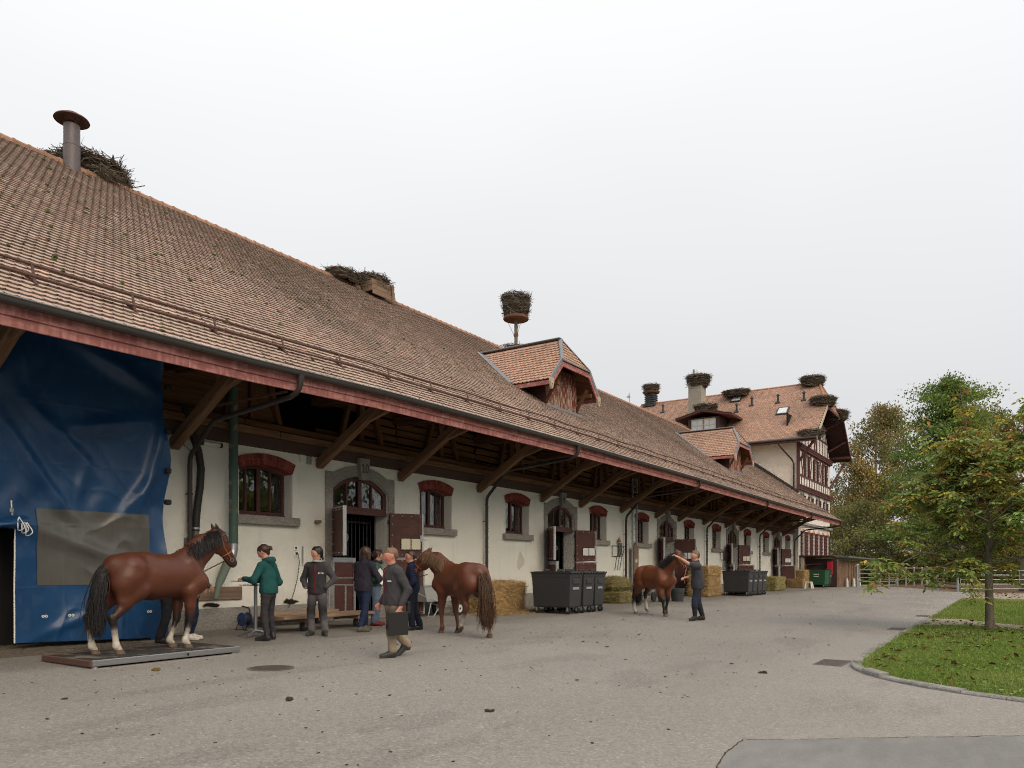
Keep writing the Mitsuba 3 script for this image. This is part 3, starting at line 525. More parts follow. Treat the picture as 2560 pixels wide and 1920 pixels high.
for k, x in enumerate([9.60 + PER * k for k in range(0, 6)]):
    x = min(x, 62.7); zo = float(zeave(x)); yo = YE + 0.02
    pts = [(x, yo, zo - 0.06), (x, yo, zo - 0.20), (x, yo + 0.03, zo - 0.30), (x, yo + 0.12, zo - 0.38), (x, yo + 0.28, zo - 0.43), (x, -1.02, zo - 0.62), (x, -0.92, zo - 0.66), (x, -0.20, 3.72), (x, -0.16, 3.62), (x, -0.15, 3.5), (x, -0.15, 0.55)]
    D = obj('downpipe', tube(pts, [0.075, 0.055, 0.05] + [0.05] * 8, 12), 'm_pipe', ST, smooth=40)
    obj('cast_foot', tube([(x, -0.15, 0.62), (x, -0.15, 0.5), (x, -0.15, -0.03)], [0.075, 0.072, 0.072], 12), 'm_rust', D, smooth=40)
    for z in (1.3, 2.9): obj('clamp', join([lathe([(0.052, -0.02), (0.062, -0.02), (0.062, 0.02), (0.052, 0.02)], 12, (x, -0.15, z)), bx(x - 0.01, x + 0.01, -0.1, 0.0, z - 0.012, z + 0.012)]), 'm_pipe', D)
    obj('stay', beam((x - 0.12, YE + 0.25, zo - 0.36), (x - 0.12, -0.1, 4.6), 0.03, 0.04), 'm_rust', D)
SG = obj('snow_guard', join([tube([(x, y, z) for x in np.arange(2, 62.9, 0.9) for y, z in [(YE + 0.66 + dy, float(zroof(x, YE + 0.66 + dy)) + dz + 0.012 * math.sin(x * 1.7))]], 0.021, 6) for dy, dz in ((0.0, 0.12), (0.06, 0.26))]), 'm_rust', ST, smooth=True)
for x in np.arange(3.82, 62.6, 1.48):
    y = YE + 0.62; z = float(zroof(x, y)); obj('bracket', join([beam((x, y + 0.0, z + 0.01), (x, y + 0.10, z + 0.36), 0.04, 0.012, up=(0, 1, 0)), beam((x, y - 0.06, z + 0.02), (x, y + 0.35, z + 0.02 + 0.29), 0.04, 0.01), beam((x - 0.10, y + 0.06, z + 0.12), (x - 0.02, y + 0.10, z + 0.13), 0.02, 0.02)]), 'm_rust', SG)
# ---------------------------------------------------------------- nests of sticks
STK = np.array([[0.10, 0.082, 0.062], [0.15, 0.125, 0.098], [0.075, 0.060, 0.046], [0.20, 0.17, 0.135]])
def sticks(P, Dr, L, r, rnd):                          # thin bent three-sided twigs: P centre, Dr direction
    n = len(P); Dr = Dr / np.linalg.norm(Dr, axis=1, keepdims=True); a = np.cross(Dr, rnd.normal(size=(n, 3))); a /= np.linalg.norm(a, axis=1, keepdims=True); b = np.cross(Dr, a)
    bend = rnd.normal(0, 0.10, (n, 1)) * L[:, None]; V = []
    for t, rr in ((-0.5, 1.0), (0.0, 0.9), (0.5, 0.35)):
        c = P + Dr * (t * L)[:, None] + a * bend * (1 - 4 * t * t)
        for k in range(3): an = k * 2.094; V.append(c + (a * math.cos(an) + b * math.sin(an)) * (r * rr)[:, None])
    V = np.stack(V, 1); F = []
    for s in (0, 3):
        for k in range(3): k2 = (k + 1) % 3; F += [[s + k, s + k2, s + 3 + k2], [s + k, s + 3 + k2, s + 3 + k]]
    c = STK[rnd.integers(0, 4, n)] * rnd.uniform(0.7, 1.25, (n, 1)); return pack(V, np.array(F), c)
def nest(pos, rx, ry, h, label, n=900, seed=1, lean=(0, 0), flare=0.75, rbase=0.0, twig=0.012, L=(0.35, 0.9)):
    rnd = np.random.default_rng(seed); th = rnd.uniform(0, 2 * np.pi, n); u = rnd.random(n) ** 0.8; rad = (flare + (1 - flare) * u) * np.sqrt(rnd.uniform(0.30, 1.0, n)) * 0.93
    top = rnd.random(n) < 0.25; u[top] = rnd.uniform(0.82, 1.02, top.sum())
    P = np.column_stack([rx * rad * np.cos(th) + lean[0] * u, ry * rad * np.sin(th) + lean[1] * u, h * u])
    D = np.column_stack([-np.sin(th) * rx, np.cos(th) * ry, 0.16 * rnd.normal(size=n) * h]) + rnd.normal(0, 0.42, (n, 3)) * [rx, ry, 0.45 * h]
    Ls = rnd.uniform(*L, n) * min(1.0, rx) ; m, c = sticks(P, D, Ls, rnd.uniform(0.5, 1.3, n) * twig, rnd); m.vertices = np.array(m.vertices) + pos
    k = thing('bird_nest', label, 'nest', 'stick nests on the roofs')
    obj('twigs', m, 'm_vc', k, color=c)
    an = np.linspace(0, 2 * np.pi, 19)[:-1]; secs = []
    for q, z in ((flare * 0.80, 0.0), (flare * 0.45 + 0.45, 0.5 * h), (0.80, 0.9 * h), (0.5, 0.8 * h), (0.02, 0.74 * h)):
        rr = q * (1 + 0.1 * rnd.normal(size=18)); secs.append(np.column_stack([rx * rr * np.cos(an) + lean[0] * z / h, ry * rr * np.sin(an) + lean[1] * z / h, np.full(18, z) + 0.05 * h * rnd.normal(size=18)]))
    V = np.vstack(secs) + pos; i = np.arange(18); j = (i + 1) % 18; F = np.vstack([np.vstack([np.stack([s * 18 + i, s * 18 + j, s * 18 + 18 + j], 1), np.stack([s * 18 + i, s * 18 + 18 + j, s * 18 + 18 + i], 1)]) for s in range(4)])
    obj('core', trimesh.Trimesh(V, F, process=False), 'm_vc', k, color=[0.055, 0.045, 0.035]); return k
nest((11.45, 6.75, 11.75), 0.92, 0.72, 0.80, 'big shaggy stick nest heaped against the vent pipe on the ridge', 1500, 1, (-0.25, 0), 1.0, L=(0.5, 1.1))
nest((10.1, 6.7, 11.85), 0.40, 0.40, 0.38, 'small tuft of nest sticks left of the vent pipe', 260, 2, flare=0.9, L=(0.5, 1.3))
nest((21.6, 6.2, 11.95), 0.85, 0.75, 0.62, 'stick nest in a plank crate half way along the stable ridge', 1100, 3, flare=0.8)
nest((20.1, 6.25, 12.0), 0.75, 0.6, 0.36, 'flat spill of nest sticks left of the crate on the ridge', 420, 4, flare=0.9)
nest((31.98, 6.25, 13.98), 0.80, 0.80, 1.05, 'tall round stick nest on a disc on a pole above the first dormer', 1500, 5, flare=0.84)
nest((32.1, 6.25, 12.05), 1.0, 0.6, 0.42, 'low ring of nest sticks round the foot of the pole', 420, 6, flare=0.9)
CB = thing('nest_crate', 'weathered plank crate holding the nest on the stable ridge', 'crate')
for i in range(3): wood('plank', rbx(21.0, 22.25, 5.52 + 0.03 * i, 5.56 + 0.03 * i, 11.72 + 0.2 * i, 11.90 + 0.2 * i, 0.006), 'm_greywood', CB)
for i in range(2): wood('end_plank', rbx(20.98, 21.02, 5.55, 6.8, 11.85 + 0.2 * i, 12.03 + 0.2 * i, 0.006), 'm_greywood', CB)
wood('batten', rbx(22.02, 22.12, 5.48, 5.52, 11.66, 12.34, 0.006), 'm_greywood', CB)
VP = thing('vent_pipe', 'thick grey metal vent pipe with a wide rusty disc hood on the ridge', 'vent pipe')
obj('pipe', tube([(10.33, 6.1, 11.6), (10.33, 6.1, 12.42), (10.33, 6.1, 12.43), (10.33, 6.1, 12.98)], [0.205, 0.205, 0.195, 0.195], 24), 'm_pipegrey', VP, smooth=40)
obj('seam', lathe([(0.2, 0), (0.212, 0.01), (0.212, 0.03), (0.2, 0.04)], 24, (10.33, 6.1, 12.41)), 'm_pipegrey', VP)
obj('hood', lathe([(0.0, 0.24), (0.2, 0.22), (0.40, 0.10), (0.425, 0.06), (0.40, 0.075), (0.2, 0.16), (0.14, 0.02), (0.0, 0.0)], 32, (10.33, 6.1, 13.05)), 'm_rust', VP, smooth=40)
obj('stays', join([tube([(10.33 + 0.17 * math.cos(a), 6.1 + 0.17 * math.sin(a), 12.9), (10.33 + 0.17 * math.cos(a), 6.1 + 0.17 * math.sin(a), 13.2)], 0.012, 6) for a in (0.5, 2.6, 4.7)]), 'm_rust', VP)
NP = thing('nest_pole', 'wooden pole carrying a round rusty disc for a nest on the ridge', 'pole')
obj('pole', tube([(31.98, 6.25, 11.9), (31.98, 6.25, 13.9)], 0.088, 12), 'm_polewood', NP, smooth=40)
obj('disc', lathe([(0, 0.02), (0.58, 0.02), (0.62, 0.0), (0.64, 0.02), (0.64, 0.13), (0.6, 0.14), (0, 0.14)], 28, (31.98, 6.25, 13.85)), 'm_rustdisc', NP, smooth=40)
obj('collar', lathe([(0.09, 0), (0.115, 0.0), (0.115, 0.13), (0.09, 0.13)], 14, (31.98, 6.25, 13.02)), 'm_rustdisc', NP)
for a in (0.3, 2.3, 4.4): obj('guy_wire', tube([(31.98 + 0.11 * math.cos(a), 6.25 + 0.11 * math.sin(a), 13.1), (31.98 + 0.5 * math.cos(a), 6.25 + 0.5 * math.sin(a), 13.9)], 0.010, 5), 'm_black', NP)
# ---------------------------------------------------------------- dormers
def quad_tiles(a, b, d, w=0.17, course=0.165, clip=None, base=(0.40, 0.25, 0.185), rnd=None, sag=0.05):
    """tiles over the plane with origin a, course direction a->b, slope direction a->d; clip(u, v) in metres keeps a tile"""
    a, b, d = map(np.asarray, (a, b, d)); A = b - a; LA = np.linalg.norm(A); A = A / LA; U = d - a; U = U - A * (U @ A); LU = np.linalg.norm(U); U = U / LU; N = np.cross(A, U); N = N if N[2] > 0 else -N
    Xs, Rs = [], []
    for r in range(int(LU / course)):
        n = int(LA / w) + 3; x = (np.arange(n) - 1 + (0.5 if r % 2 else 0)) * w; k = np.array([clip(q + w / 2, (r + 0.4) * course) for q in x]) if clip else (x > -w) & (x < LA)
        Xs.append(x[k]); Rs.append(np.full(k.sum(), float(r)))
    X, R = np.concatenate(Xs), np.concatenate(Rs); n = len(X)
    fr = lambda x, r: (a + A * x[:, None] + U * (r * course)[:, None], np.tile(A, (n, 1)), np.tile(U, (n, 1)), np.tile(N, (n, 1)))
    V, F = tile_mesh(X, R, fr, w=w, sag=sag, course=course, rnd=rnd or rng); return V, F, tile_cols(V[:, 2], n, base, rnd or rng)
def dormer(x0, zr, yf, hw, ze, yb_ridge, wall_y, wall_hw, seed, individual, who):
    """ridge along y at (x0, zr), half-hipped front at yf, eaves at x0 +- hw and height ze"""
    rnd = np.random.default_rng(seed)
    D = obj('dormer', join([bx(x0 - wall_hw, x0 + wall_hw, wall_y, wall_y + 0.05, ze - 1.3, ze + 0.6), bx(x0 - wall_hw, x0 - wall_hw + 0.05, wall_y, 3.0, ze - 1.3, ze + 0.3), bx(x0 + wall_hw - 0.05, x0 + wall_hw, wall_y, 3.0, ze - 1.3, ze + 0.3)]), 'm_darkred', ST)
    zh = zr - 1.12; hh = hw * (zr - zh) / (zr - ze); yh = yf + 0.70    # half hip: eave at zh, ridge starts at yh
    rp, lf, rf_ = np.array([x0, yh, zr]), np.array([x0 - hh, yf, zh]), np.array([x0 + hh, yf, zh])
    Lf, Rf = np.array([x0 - hw, yf, ze]), np.array([x0 + hw, yf, ze])
    back = np.array([x0, yb_ridge, zr]); yE = YE + (ze - float(zeave(x0))) / (float(zridge(x0)) - float(zeave(x0))) * (YR - YE)
    Lb, Rb = np.array([x0 - hw, yE, ze]), np.array([x0 + hw, yE, ze])
    V = np.array([rp, lf, Lf, Lb, back, rf_, Rf, Rb]); F = [[4, 3, 0], [3, 2, 0], [2, 1, 0], [4, 0, 7], [7, 0, 6], [6, 0, 5], [0, 1, 5]]
    sk = trimesh.Trimesh(V, F, process=False); dn = trimesh.Trimesh(V - [0, 0, 0.09], [f[::-1] for f in F], process=False)
    wood('dormer_soffit', join([sk, dn]), 'm_darkwood', D)
    ln = lambda p, q: np.linalg.norm(np.asarray(q) - p)
    slope = ln(Lf, [x0, yf, zr]); Ly = yb_ridge - yf
    def cl(u, v):                                        # left slope: u runs from front to back along the eave
        t = v / slope; y = yf + u
        if t > (zh - ze) / (zr - ze): fr_y = yf + (yh - yf) * (t * (zr - ze) - (zh - ze)) / (zr - zh)
        else: fr_y = yf
        bk = yE + (yb_ridge - yE) * t
        return fr_y + 0.05 < y < bk
    sets = [quad_tiles(Lf, Lf + [0, 1.0, 0] * np.array([1, (Ly + 1), 1]), [x0, yf, zr], clip=cl, rnd=rnd), quad_tiles(Rf, Rf + [0, Ly + 1, 0], [x0, yf, zr], clip=cl, rnd=rnd)]
    hl = ln((lf + rf_) / 2, rp); sets.append(quad_tiles(lf, rf_, lf + (rp - (lf + rf_) / 2), clip=lambda u, v: hh * (v / hl) + 0.04 < u < 2 * hh - hh * (v / hl) - 0.04, rnd=rnd))
    if individual:
        for V_, F_, C_ in (sets[0], sets[2]):
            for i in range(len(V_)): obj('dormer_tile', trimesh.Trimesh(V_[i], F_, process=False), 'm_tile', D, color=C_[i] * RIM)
        sets = sets[1:2]
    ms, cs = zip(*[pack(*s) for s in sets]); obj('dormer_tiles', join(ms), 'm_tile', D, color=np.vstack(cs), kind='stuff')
    obj('zinc_flashing', join([beam(rp + [0, -0.05, 0.03], back + [0, 0.1, 0.03], 0.26, 0.05, b=0.02), beam(rp + [0, 0, 0.03], lf + [0, 0, 0.05], 0.13, 0.04, b=0.01), beam(rp + [0, 0, 0.03], rf_ + [0, 0, 0.05], 0.13, 0.04, b=0.01),
        beam(lf + [0, 0.02, 0.04], Lf + [0, 0.02, 0.03], 0.14, 0.05, up=(0, 1, 0), b=0.01), beam(rf_ + [0, 0.02, 0.04], Rf + [0, 0.02, 0.03], 0.14, 0.05, up=(0, 1, 0), b=0.01), beam(Lb + [-0.06, 0, 0.06], back + [-0.10, 0, 0.05], 0.20, 0.03), beam(Rb + [0.06, 0, 0.06], back + [0.1, 0, 0.05], 0.20, 0.03), beam(lf + [0, -0.03, 0.02], rf_ + [0, -0.03, 0.02], 0.04, 0.05)]), 'm_zinc', D)
    obj('barge_board', join([beam(lf + [0.04, 0.03, -0.10], Lf + [0.04, 0.03, -0.10], 0.05, 0.17, up=(0, 0, 1)), beam(rf_ + [-0.04, 0.03, -0.1], Rf + [-0.04, 0.03, -0.1], 0.05, 0.17), beam(lf + [0, 0.03, -0.11], rf_ + [0, 0.03, -0.11], 0.05, 0.17), beam(Lf + [0.02, 0.0, -0.10], Lb + [0.02, 0, -0.10], 0.05, 0.14), beam(Rf + [-0.02, 0, -0.1], Rb + [-0.02, 0, -0.1], 0.05, 0.14)]), 'm_redpaint', D)
    for s in (-1, 1):                                    # carved ends of the barge boards
        e = (Lf if s < 0 else Rf) + [0.02 * -s, 0.0, 0]
        pol = Polygon([(-0.10, 0.05), (0.09, 0.02), (0.10, -0.12), (0.04, -0.30), (-0.02, -0.36), (-0.08, -0.28), (-0.13, -0.10)]).difference(shapely.Point(-0.01, -0.20).buffer(0.04))
        m = plate(pol, -0.03, 0.05); m.vertices = np.array(m.vertices) + e; obj('carved_end', m, 'm_palewood', D)
        wood('bracket', [beam((x0 + s * (wall_hw - 0.03), wall_y, ze - 0.6), (x0 + s * (wall_hw - 0.03), yf + 0.15, ze + 0.18), 0.09, 0.1), beam((x0 + s * (wall_hw + 0.1), wall_y - 0.02, ze - 0.02), (x0 + s * (wall_hw + 0.1), yf + 0.04, ze - 0.02), 0.11, 0.13)], 'm_darkwood', D)
    k = 13
    for i in range(k):                                   # vertical boards of the front, paint worn to bare wood on some
        xa = x0 - wall_hw + 2 * wall_hw * i / k; zt = min(ze + 0.75, zr - 0.3 - abs(xa + wall_hw / k - x0) * 0.5); zb = float(zroof(x0, wall_y)) - 0.02
        m = rbx(xa + 0.012, xa + 2 * wall_hw / k - 0.012, wall_y - 0.03, wall_y, zb, zt, 0.006).subdivide_to_size(0.09); v = np.array(m.vertices); w_ = rnd.random()
        wear = np.clip((meshkit.noise(np.column_stack([v[:, 0] * 30, v[:, 1] * 0 + i, v[:, 2] * 5])) - 0.62 + 0.55 * w_ * (zt - v[:, 2]) / (zt - zb)) * 4, 0, 1)[:, None]
        obj('cladding_board', m, 'm_vc', D, color=(1 - wear) * np.array([0.155, 0.05, 0.042]) + wear * np.array([0.33, 0.26, 0.20]))
    obj('roof_flashing', rbx(x0 - wall_hw - 0.2, x0 + wall_hw + 0.2, wall_y - 0.22, wall_y - 0.03, float(zroof(x0, wall_y - 0.12)) - 0.03, float(zroof(x0, wall_y - 0.12)) + 0.07, 0.01), 'm_zinc', D)
dormer(24.52, 9.85, -1.25, 1.80, 7.93, 3.06, -0.60, 1.14, 21, True, 0)
dormer(45.80, 9.92, -1.15, 1.80, 8.0, 3.14, -0.55, 1.14, 22, False, 1)
# ---------------------------------------------------------------- the tall timber-framed house behind the stable
HB = thing('timber_framed_house', 'tall white house with brown timber framing, shutters and a large tiled roof', 'house')
X0, X1, Y0, Y1 = 63.2, 75.8, -0.3, 16.6
ZE, ZR, XR, OV = 11.6, 17.5, 69.5, 1.65
obj('side_wall', bx(X0, X0 + 0.3, Y0 + 0.05, Y1, -0.3, 11.5), 'm_cream', HB)
obj('back_walls', join([bx(X1 - 0.3, X1, Y0 + 0.05, Y1, -0.3, 11.5), bx(X0, X1, Y1 - 0.3, Y1, -0.3, 13)]), 'm_cream', HB)
fw = Polygon([(X0, -0.3), (X1, -0.3), (X1, 11.4), (73.2, 14.4), (65.8, 14.4), (X0, 11.4)])
def arched(cx, hw, z0, z1): return Polygon([(cx - hw, z0), (cx + hw, z0), *seg_arc(cx, hw, z1, hw * 0.55, 8)[0]])
gwin = [64.9 + 1.95 * i for i in range(6)]
mid = [(64.5 + 3.05 * i + o) for i in range(4) for o in (-0.42, 0.42)]
for x in gwin: fw = fw.difference(arched(x, 0.42, 2.35, 4.3))
for x in mid: fw = fw.difference(arched(x, 0.32, 6.0, 7.35))
upw = [66.0, 69.5, 73.0]
for x in upw: fw = fw.difference(sbox(x - 0.55, 9.0, x + 0.55, 10.75))
obj('gable_front', plate(fw, Y0, Y0 + 0.3), 'm_housewhite', HB)
obj('dark_rooms', bx(X0 + 0.4, X1 - 0.4, Y0 + 0.9, Y0 + 1.0, 0, 14), 'm_dark', HB)
obj('string_course', rbx(X0 - 0.1, X1 + 0.25, Y0 - 0.22, Y0 - 0.002, 4.95, 5.18, 0.03), 'm_granite', HB)
def shutter(x0, x1, z0, z1, y, par):
    m = [rbx(x0, x1, y - 0.05, y, z0, z1, 0.008)]; n = 7
    for i in range(n): m.append(beam((x0 + 0.05, y - 0.058, z0 + (z1 - z0) * (i + 0.5) / n), (x1 - 0.05, y - 0.058, z0 + (z1 - z0) * (i + 0.5) / n), 0.03, (z1 - z0) / n * 0.7, up=(0, -0.35, 1)))
    obj('shutter', join(m), 'm_shutter', par)
for x in gwin:
    W = obj('window', join([bx(x - 0.42, x + 0.42, Y0 + 0.2, Y0 + 0.26, 2.35, 2.45), bx(x - 0.03, x + 0.03, Y0 + 0.2, Y0 + 0.26, 2.35, 4.45), bx(x - 0.42, x - 0.36, Y0 + 0.2, Y0 + 0.26, 2.35, 4.3), bx(x + 0.36, x + 0.42, Y0 + 0.2, Y0 + 0.26, 2.35, 4.3)]), 'm_shutter', HB)
    a = seg_arc(x, 0.42, 4.3, 0.23, 9)[0]; b = seg_arc(x, 0.60, 4.36, 0.34, 9)[0]; obj('brick_arch', plate(Polygon(np.vstack([a, b[::-1]])), Y0 - 0.05, Y0 + 0.2), 'm_archbrick', W)
    obj('pane', sheet(arched(x, 0.40, 2.4, 4.3), Y0 + 0.24), 'm_glass', W)
    shutter(x - 0.92, x - 0.46, 2.32, 4.45, Y0 - 0.01, W); shutter(x + 0.46, x + 0.92, 2.32, 4.45, Y0 - 0.01, W)
for i, x in enumerate(mid):
    W = obj('window', join([bx(x - 0.32, x + 0.32, Y0 + 0.2, Y0 + 0.25, 6.0, 6.08), bx(x - 0.02, x + 0.02, Y0 + 0.2, Y0 + 0.25, 6.0, 7.4)]), 'm_shutter', HB)
    a = seg_arc(x, 0.32, 7.35, 0.2, 9)[0]; b = seg_arc(x, 0.44, 7.40, 0.32, 9)[0]; obj('stone_arch', plate(Polygon(np.vstack([a, b[::-1]])), Y0 - 0.03, Y0 + 0.2), 'm_granite', W)
    obj('pane', sheet(arched(x, 0.3, 6.05, 7.3), Y0 + 0.23), 'm_glass', W); obj('sill', rbx(x - 0.45, x + 0.45, Y0 - 0.14, Y0 + 0.1, 5.82, 5.99, 0.01), 'm_granite', W)
    s = -1 if i % 2 == 0 else 1; shutter(x + s * 0.38 - 0.2, x + s * 0.38 + 0.2, 6.0, 7.4, Y0 - 0.035, W)
def tim(p, q, w=0.16, nm='timber'): obj(nm, beam((p[0], Y0 - 0.02, p[1]), (q[0], Y0 - 0.02, q[1]), 0.06, w, up=(0, 0, 1) if abs(p[0] - q[0]) > 1e-6 else (1, 0, 0)), 'm_timberpaint', HB)
for z in (8.12, 8.95, 11.02): tim((X0, z), (X1, z), 0.17)
for z in (12.85,): tim((64.6, z), (74.4, z), 0.15)
for x in np.linspace(X0 + 0.1, X1 - 0.1, 14): tim((x, 8.2), (x, 8.87), 0.10)
for x in np.linspace(X0 + 0.1, X1 - 0.1, 12): tim((x, 11.1), (x, min(12.78, 11.3 + min(x - X0, X1 - x) * 1.0)), 0.10)
for x in np.linspace(65.4, 73.6, 9): tim((x, 12.92), (x, min(14.4, 12.9 + min(x - 64.9, 74.1 - x) * 1.0)), 0.09)
for x in upw:
    for s in (-1, 1): tim((x + s * 0.62, 9.03), (x + s * 0.62, 10.94), 0.13)
    tim((x - 0.7, 10.82), (x + 0.7, 10.82), 0.12)
    W = obj('window', join([bx(x - 0.55, x - 0.47, Y0 + 0.12, Y0 + 0.2, 9, 10.75), bx(x + 0.47, x + 0.55, Y0 + 0.12, Y0 + 0.2, 9, 10.75), bx(x - 0.04, x + 0.04, Y0 + 0.12, Y0 + 0.2, 9, 10.75)]), 'm_shutter', HB)
    obj('pane', sheet(sbox(x - 0.5, 9.02, x + 0.5, 10.72), Y0 + 0.16), 'm_glass', W)
    shutter(x - 0.98, x - 0.5, 9.0, 10.78, Y0 - 0.052, W); shutter(x + 0.5, x + 0.98, 9.0, 10.78, Y0 - 0.052, W)
for x in (64.55, 67.6, 71.4, 74.5):
    for s in (-1, 1): tim((x - s * 0.12, 9.05), (x + s * 0.35, 10.0), 0.10, 'curved_brace'); tim((x + s * 0.35, 10.0), (x + s * 0.12, 10.93), 0.10, 'curved_brace')
for s in (-1, 1):
    for xx in (69.2, 69.8): tim((xx - s * 0.28, 11.15), (xx + s * 0.28, 12.75), 0.08, 'lattice_bar')
for z, nm in ((7.92, 'dentil'), (11.22, 'dentil')):
    obj('cornice', join([rbx(X0 - 0.1, X1 + 0.2, Y0 - 0.28, Y0 - 0.05, z + 0.10, z + 0.22, 0.02), rbx(X0 - 0.1, X1 + 0.2, Y0 - 0.20, Y0 - 0.05, z - 0.2, z - 0.08, 0.02)]), 'm_timberpaint', HB)
    for x in np.linspace(X0, X1, 34): obj(nm, rbx(x - 0.08, x + 0.08, Y0 - 0.25, Y0 - 0.05, z - 0.08, z + 0.10, 0.02), 'm_timberpaint', HB)
obj('corner_post', rbx(X0 - 0.12, X0 + 0.14, Y0 - 0.12, Y0 + 0.1, 7.7, 11.6, 0.02), 'm_timberpaint', HB)
YV = Y0 - OV
HW = XR - (X0 - 1.3)
def hz(x): return ZR - abs(x - XR) * (ZR - ZE) / HW
zhh = 14.75; hhx = (ZR - zhh) / (ZR - ZE) * HW; yrf = YV + 1.35
P = dict(rp=[XR, yrf, ZR], rb=[XR, 15.9, ZR], lf=[XR - hhx, YV, zhh], rf=[XR + hhx, YV, zhh], Lf=[XR - HW, YV, ZE], Rf=[XR + HW, YV, ZE], Lb=[XR - HW, 18.2, ZE], Rb=[XR + HW, 18.2, ZE])
P = {k: np.array(v, float) for k, v in P.items()}
names = list(P); V = np.array([P[k] for k in names]); ix = {k: i for i, k in enumerate(names)}
Fh = [[ix[a] for a in t] for t in (('rb', 'Lb', 'rp'), ('Lb', 'Lf', 'rp'), ('Lf', 'lf', 'rp'), ('rb', 'rp', 'Rb'), ('Rb', 'rp', 'Rf'), ('Rf', 'rp', 'rf'), ('rp', 'lf', 'rf'), ('rb', 'Rb', 'Lb'))]
HR = obj('house_roof', join([trimesh.Trimesh(V - [0, 0, 0.02], Fh, process=False), trimesh.Trimesh(V - [0, 0, 0.14], [f[::-1] for f in Fh], process=False)]), 'm_soffitred', HB)
sl = np.linalg.norm(P['Lf'] - [XR, YV, ZR])
def clh(u, v):
    t = v / sl; z = ZE + (ZR - ZE) * t; y = YV + u
    fy = YV + (yrf - YV) * max(0, (z - zhh) / (ZR - zhh)); by = 18.2 + (15.9 - 18.2) * t
    return fy < y < by
rh = np.random.default_rng(33)
V_, F_, C_ = quad_tiles(P['Lf'], P['Lf'] + [0, 20.5, 0], [XR, YV, ZR], w=0.18, course=0.19, clip=clh, base=(0.44, 0.27, 0.20), rnd=rh, sag=0.04)
st = meshkit.fbm(np.column_stack([V_[:, 2, 1] * 0.22, V_[:, 2, 2] * 0.22, V_[:, 2, 0] * 0]), 4, 4); k = np.clip((st - 0.40) * 3.2, 0, 0.8)[:, None]; k *= np.clip((16.9 - V_[:, 2, 2]) / 2, 0, 1)[:, None]; C_ = C_ * (1 - k) + np.array([0.11, 0.085, 0.045]) * k
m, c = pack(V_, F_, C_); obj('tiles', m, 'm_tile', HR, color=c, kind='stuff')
hl2 = np.linalg.norm((P['lf'] + P['rf']) / 2 - P['rp'])
V_, F_, C_ = quad_tiles(P['lf'], P['rf'], P['lf'] + (P['rp'] - (P['lf'] + P['rf']) / 2), w=0.18, course=0.19, clip=lambda u, v: hhx * v / hl2 < u < 2 * hhx - hhx * v / hl2, base=(0.44, 0.27, 0.20), rnd=rh)
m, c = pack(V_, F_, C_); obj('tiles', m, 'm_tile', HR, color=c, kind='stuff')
def caps(p, q, n, r=0.13): return [tube([p + (q - p) * (i / n), p + (q - p) * ((i + 1.08) / n)], [r, r * 0.85], 8) for i in range(n)]
for m in caps(P['rp'], P['rb'], 42): obj('ridge_tile', m, 'm_vc', HR, color=np.array([0.36, 0.19, 0.125]) * rh.uniform(0.85, 1.15))
obj('hip_tiles', join(caps(P['lf'], P['rp'], 9) + caps(P['rf'], P['rp'], 9)), 'm_vc', HR, color=[0.36, 0.19, 0.125], kind='stuff')
obj('verge_board', join([beam(P['Lf'] + [0.02, -0.02, -0.1], P['lf'] + [0.02, -0.02, -0.1], 0.06, 0.26)]), 'm_palewood', HB)
obj('barge_board', join([beam(P['Rf'] + [0, -0.02, -0.1], P['rf'] + [0, -0.02, -0.1], 0.06, 0.26), beam(P['lf'] + [0, -0.02, -0.12], P['rf'] + [0, -0.02, -0.12], 0.06, 0.24), beam(P['Lf'] + [0.08, 0, -0.12], P['Lb'] + [0.08, 0, -0.12], 0.06, 0.3)]), 'm_timberpaint', HB)
obj('house_gutter', tube([P['Lf'] + [-0.06, 0, -0.02], P['Lb'] + [-0.06, 0, -0.02]], 0.09, 8), 'm_gutter', HB, smooth=40)
obj('house_downpipe', tube([(X0 - 1.3, 0.9, 11.5), (X0 - 1.3, 0.9, 11.2), (X0 - 0.35, 0.1, 10.1), (X0 - 0.16, 0.0, 9.8), (X0 - 0.14, 0.0, 6.0)], 0.07, 8), 'm_pipe', HB, smooth=40)
[obj('roof_bracket', q_, 'm_timberpaint', HB) for q_ in [beam((X0, Y0, 9.9), (X0 - 0.6, YV + 0.3, 11.5), 0.14, 0.16), beam((X1, Y0, 8.9), (X1 + 0.9, YV + 0.5, 11.3), 0.14, 0.16), beam((X0 + 0.9, Y0, 12.2), (X0 + 0.9, YV + 0.1, 13.0), 0.14, 0.14), beam((X1 - 0.9, Y0, 12.2), (X1 - 0.9, YV + 0.1, 13.0), 0.14, 0.14), beam((X1 + 0.4, Y0, 11.75), (X1 + 0.4, YV, 11.75), 0.14, 0.2), beam((66.5, Y0, 13.8), (66.5, YV, 14.5), 0.14, 0.14), beam((72.5, Y0, 13.8), (72.5, YV, 14.5), 0.14, 0.14)]]
obj('flashing', beam((X0 - 0.06, -0.35, float(zroof(62.9, -0.35)) + 0.1), (X0 - 0.06, YR, 12.25), 0.08, 0.28), 'm_pipe', HB)
def hp(y, t): return np.array([XR - HW * (1 - t), y, ZE + (ZR - ZE) * t])
for y, t in ((1.5, 0.44), (6.2, 0.80)):                  # skylights
    a = hp(y, t); u = (hp(0, 1) - hp(0, 0)); u /= np.linalg.norm(u); nn = np.array([-u[2], 0, u[0]])
    S = obj('skylight', beam(a + nn * 0.07, a + u * 1.15 + nn * 0.07, 0.95, 0.16, up=nn), 'm_zincdark', HB); obj('pane', beam(a + u * 0.12 + nn * 0.155, a + u * 1.03 + nn * 0.155, 0.72, 0.01, up=nn), 'm_skyglass', S)
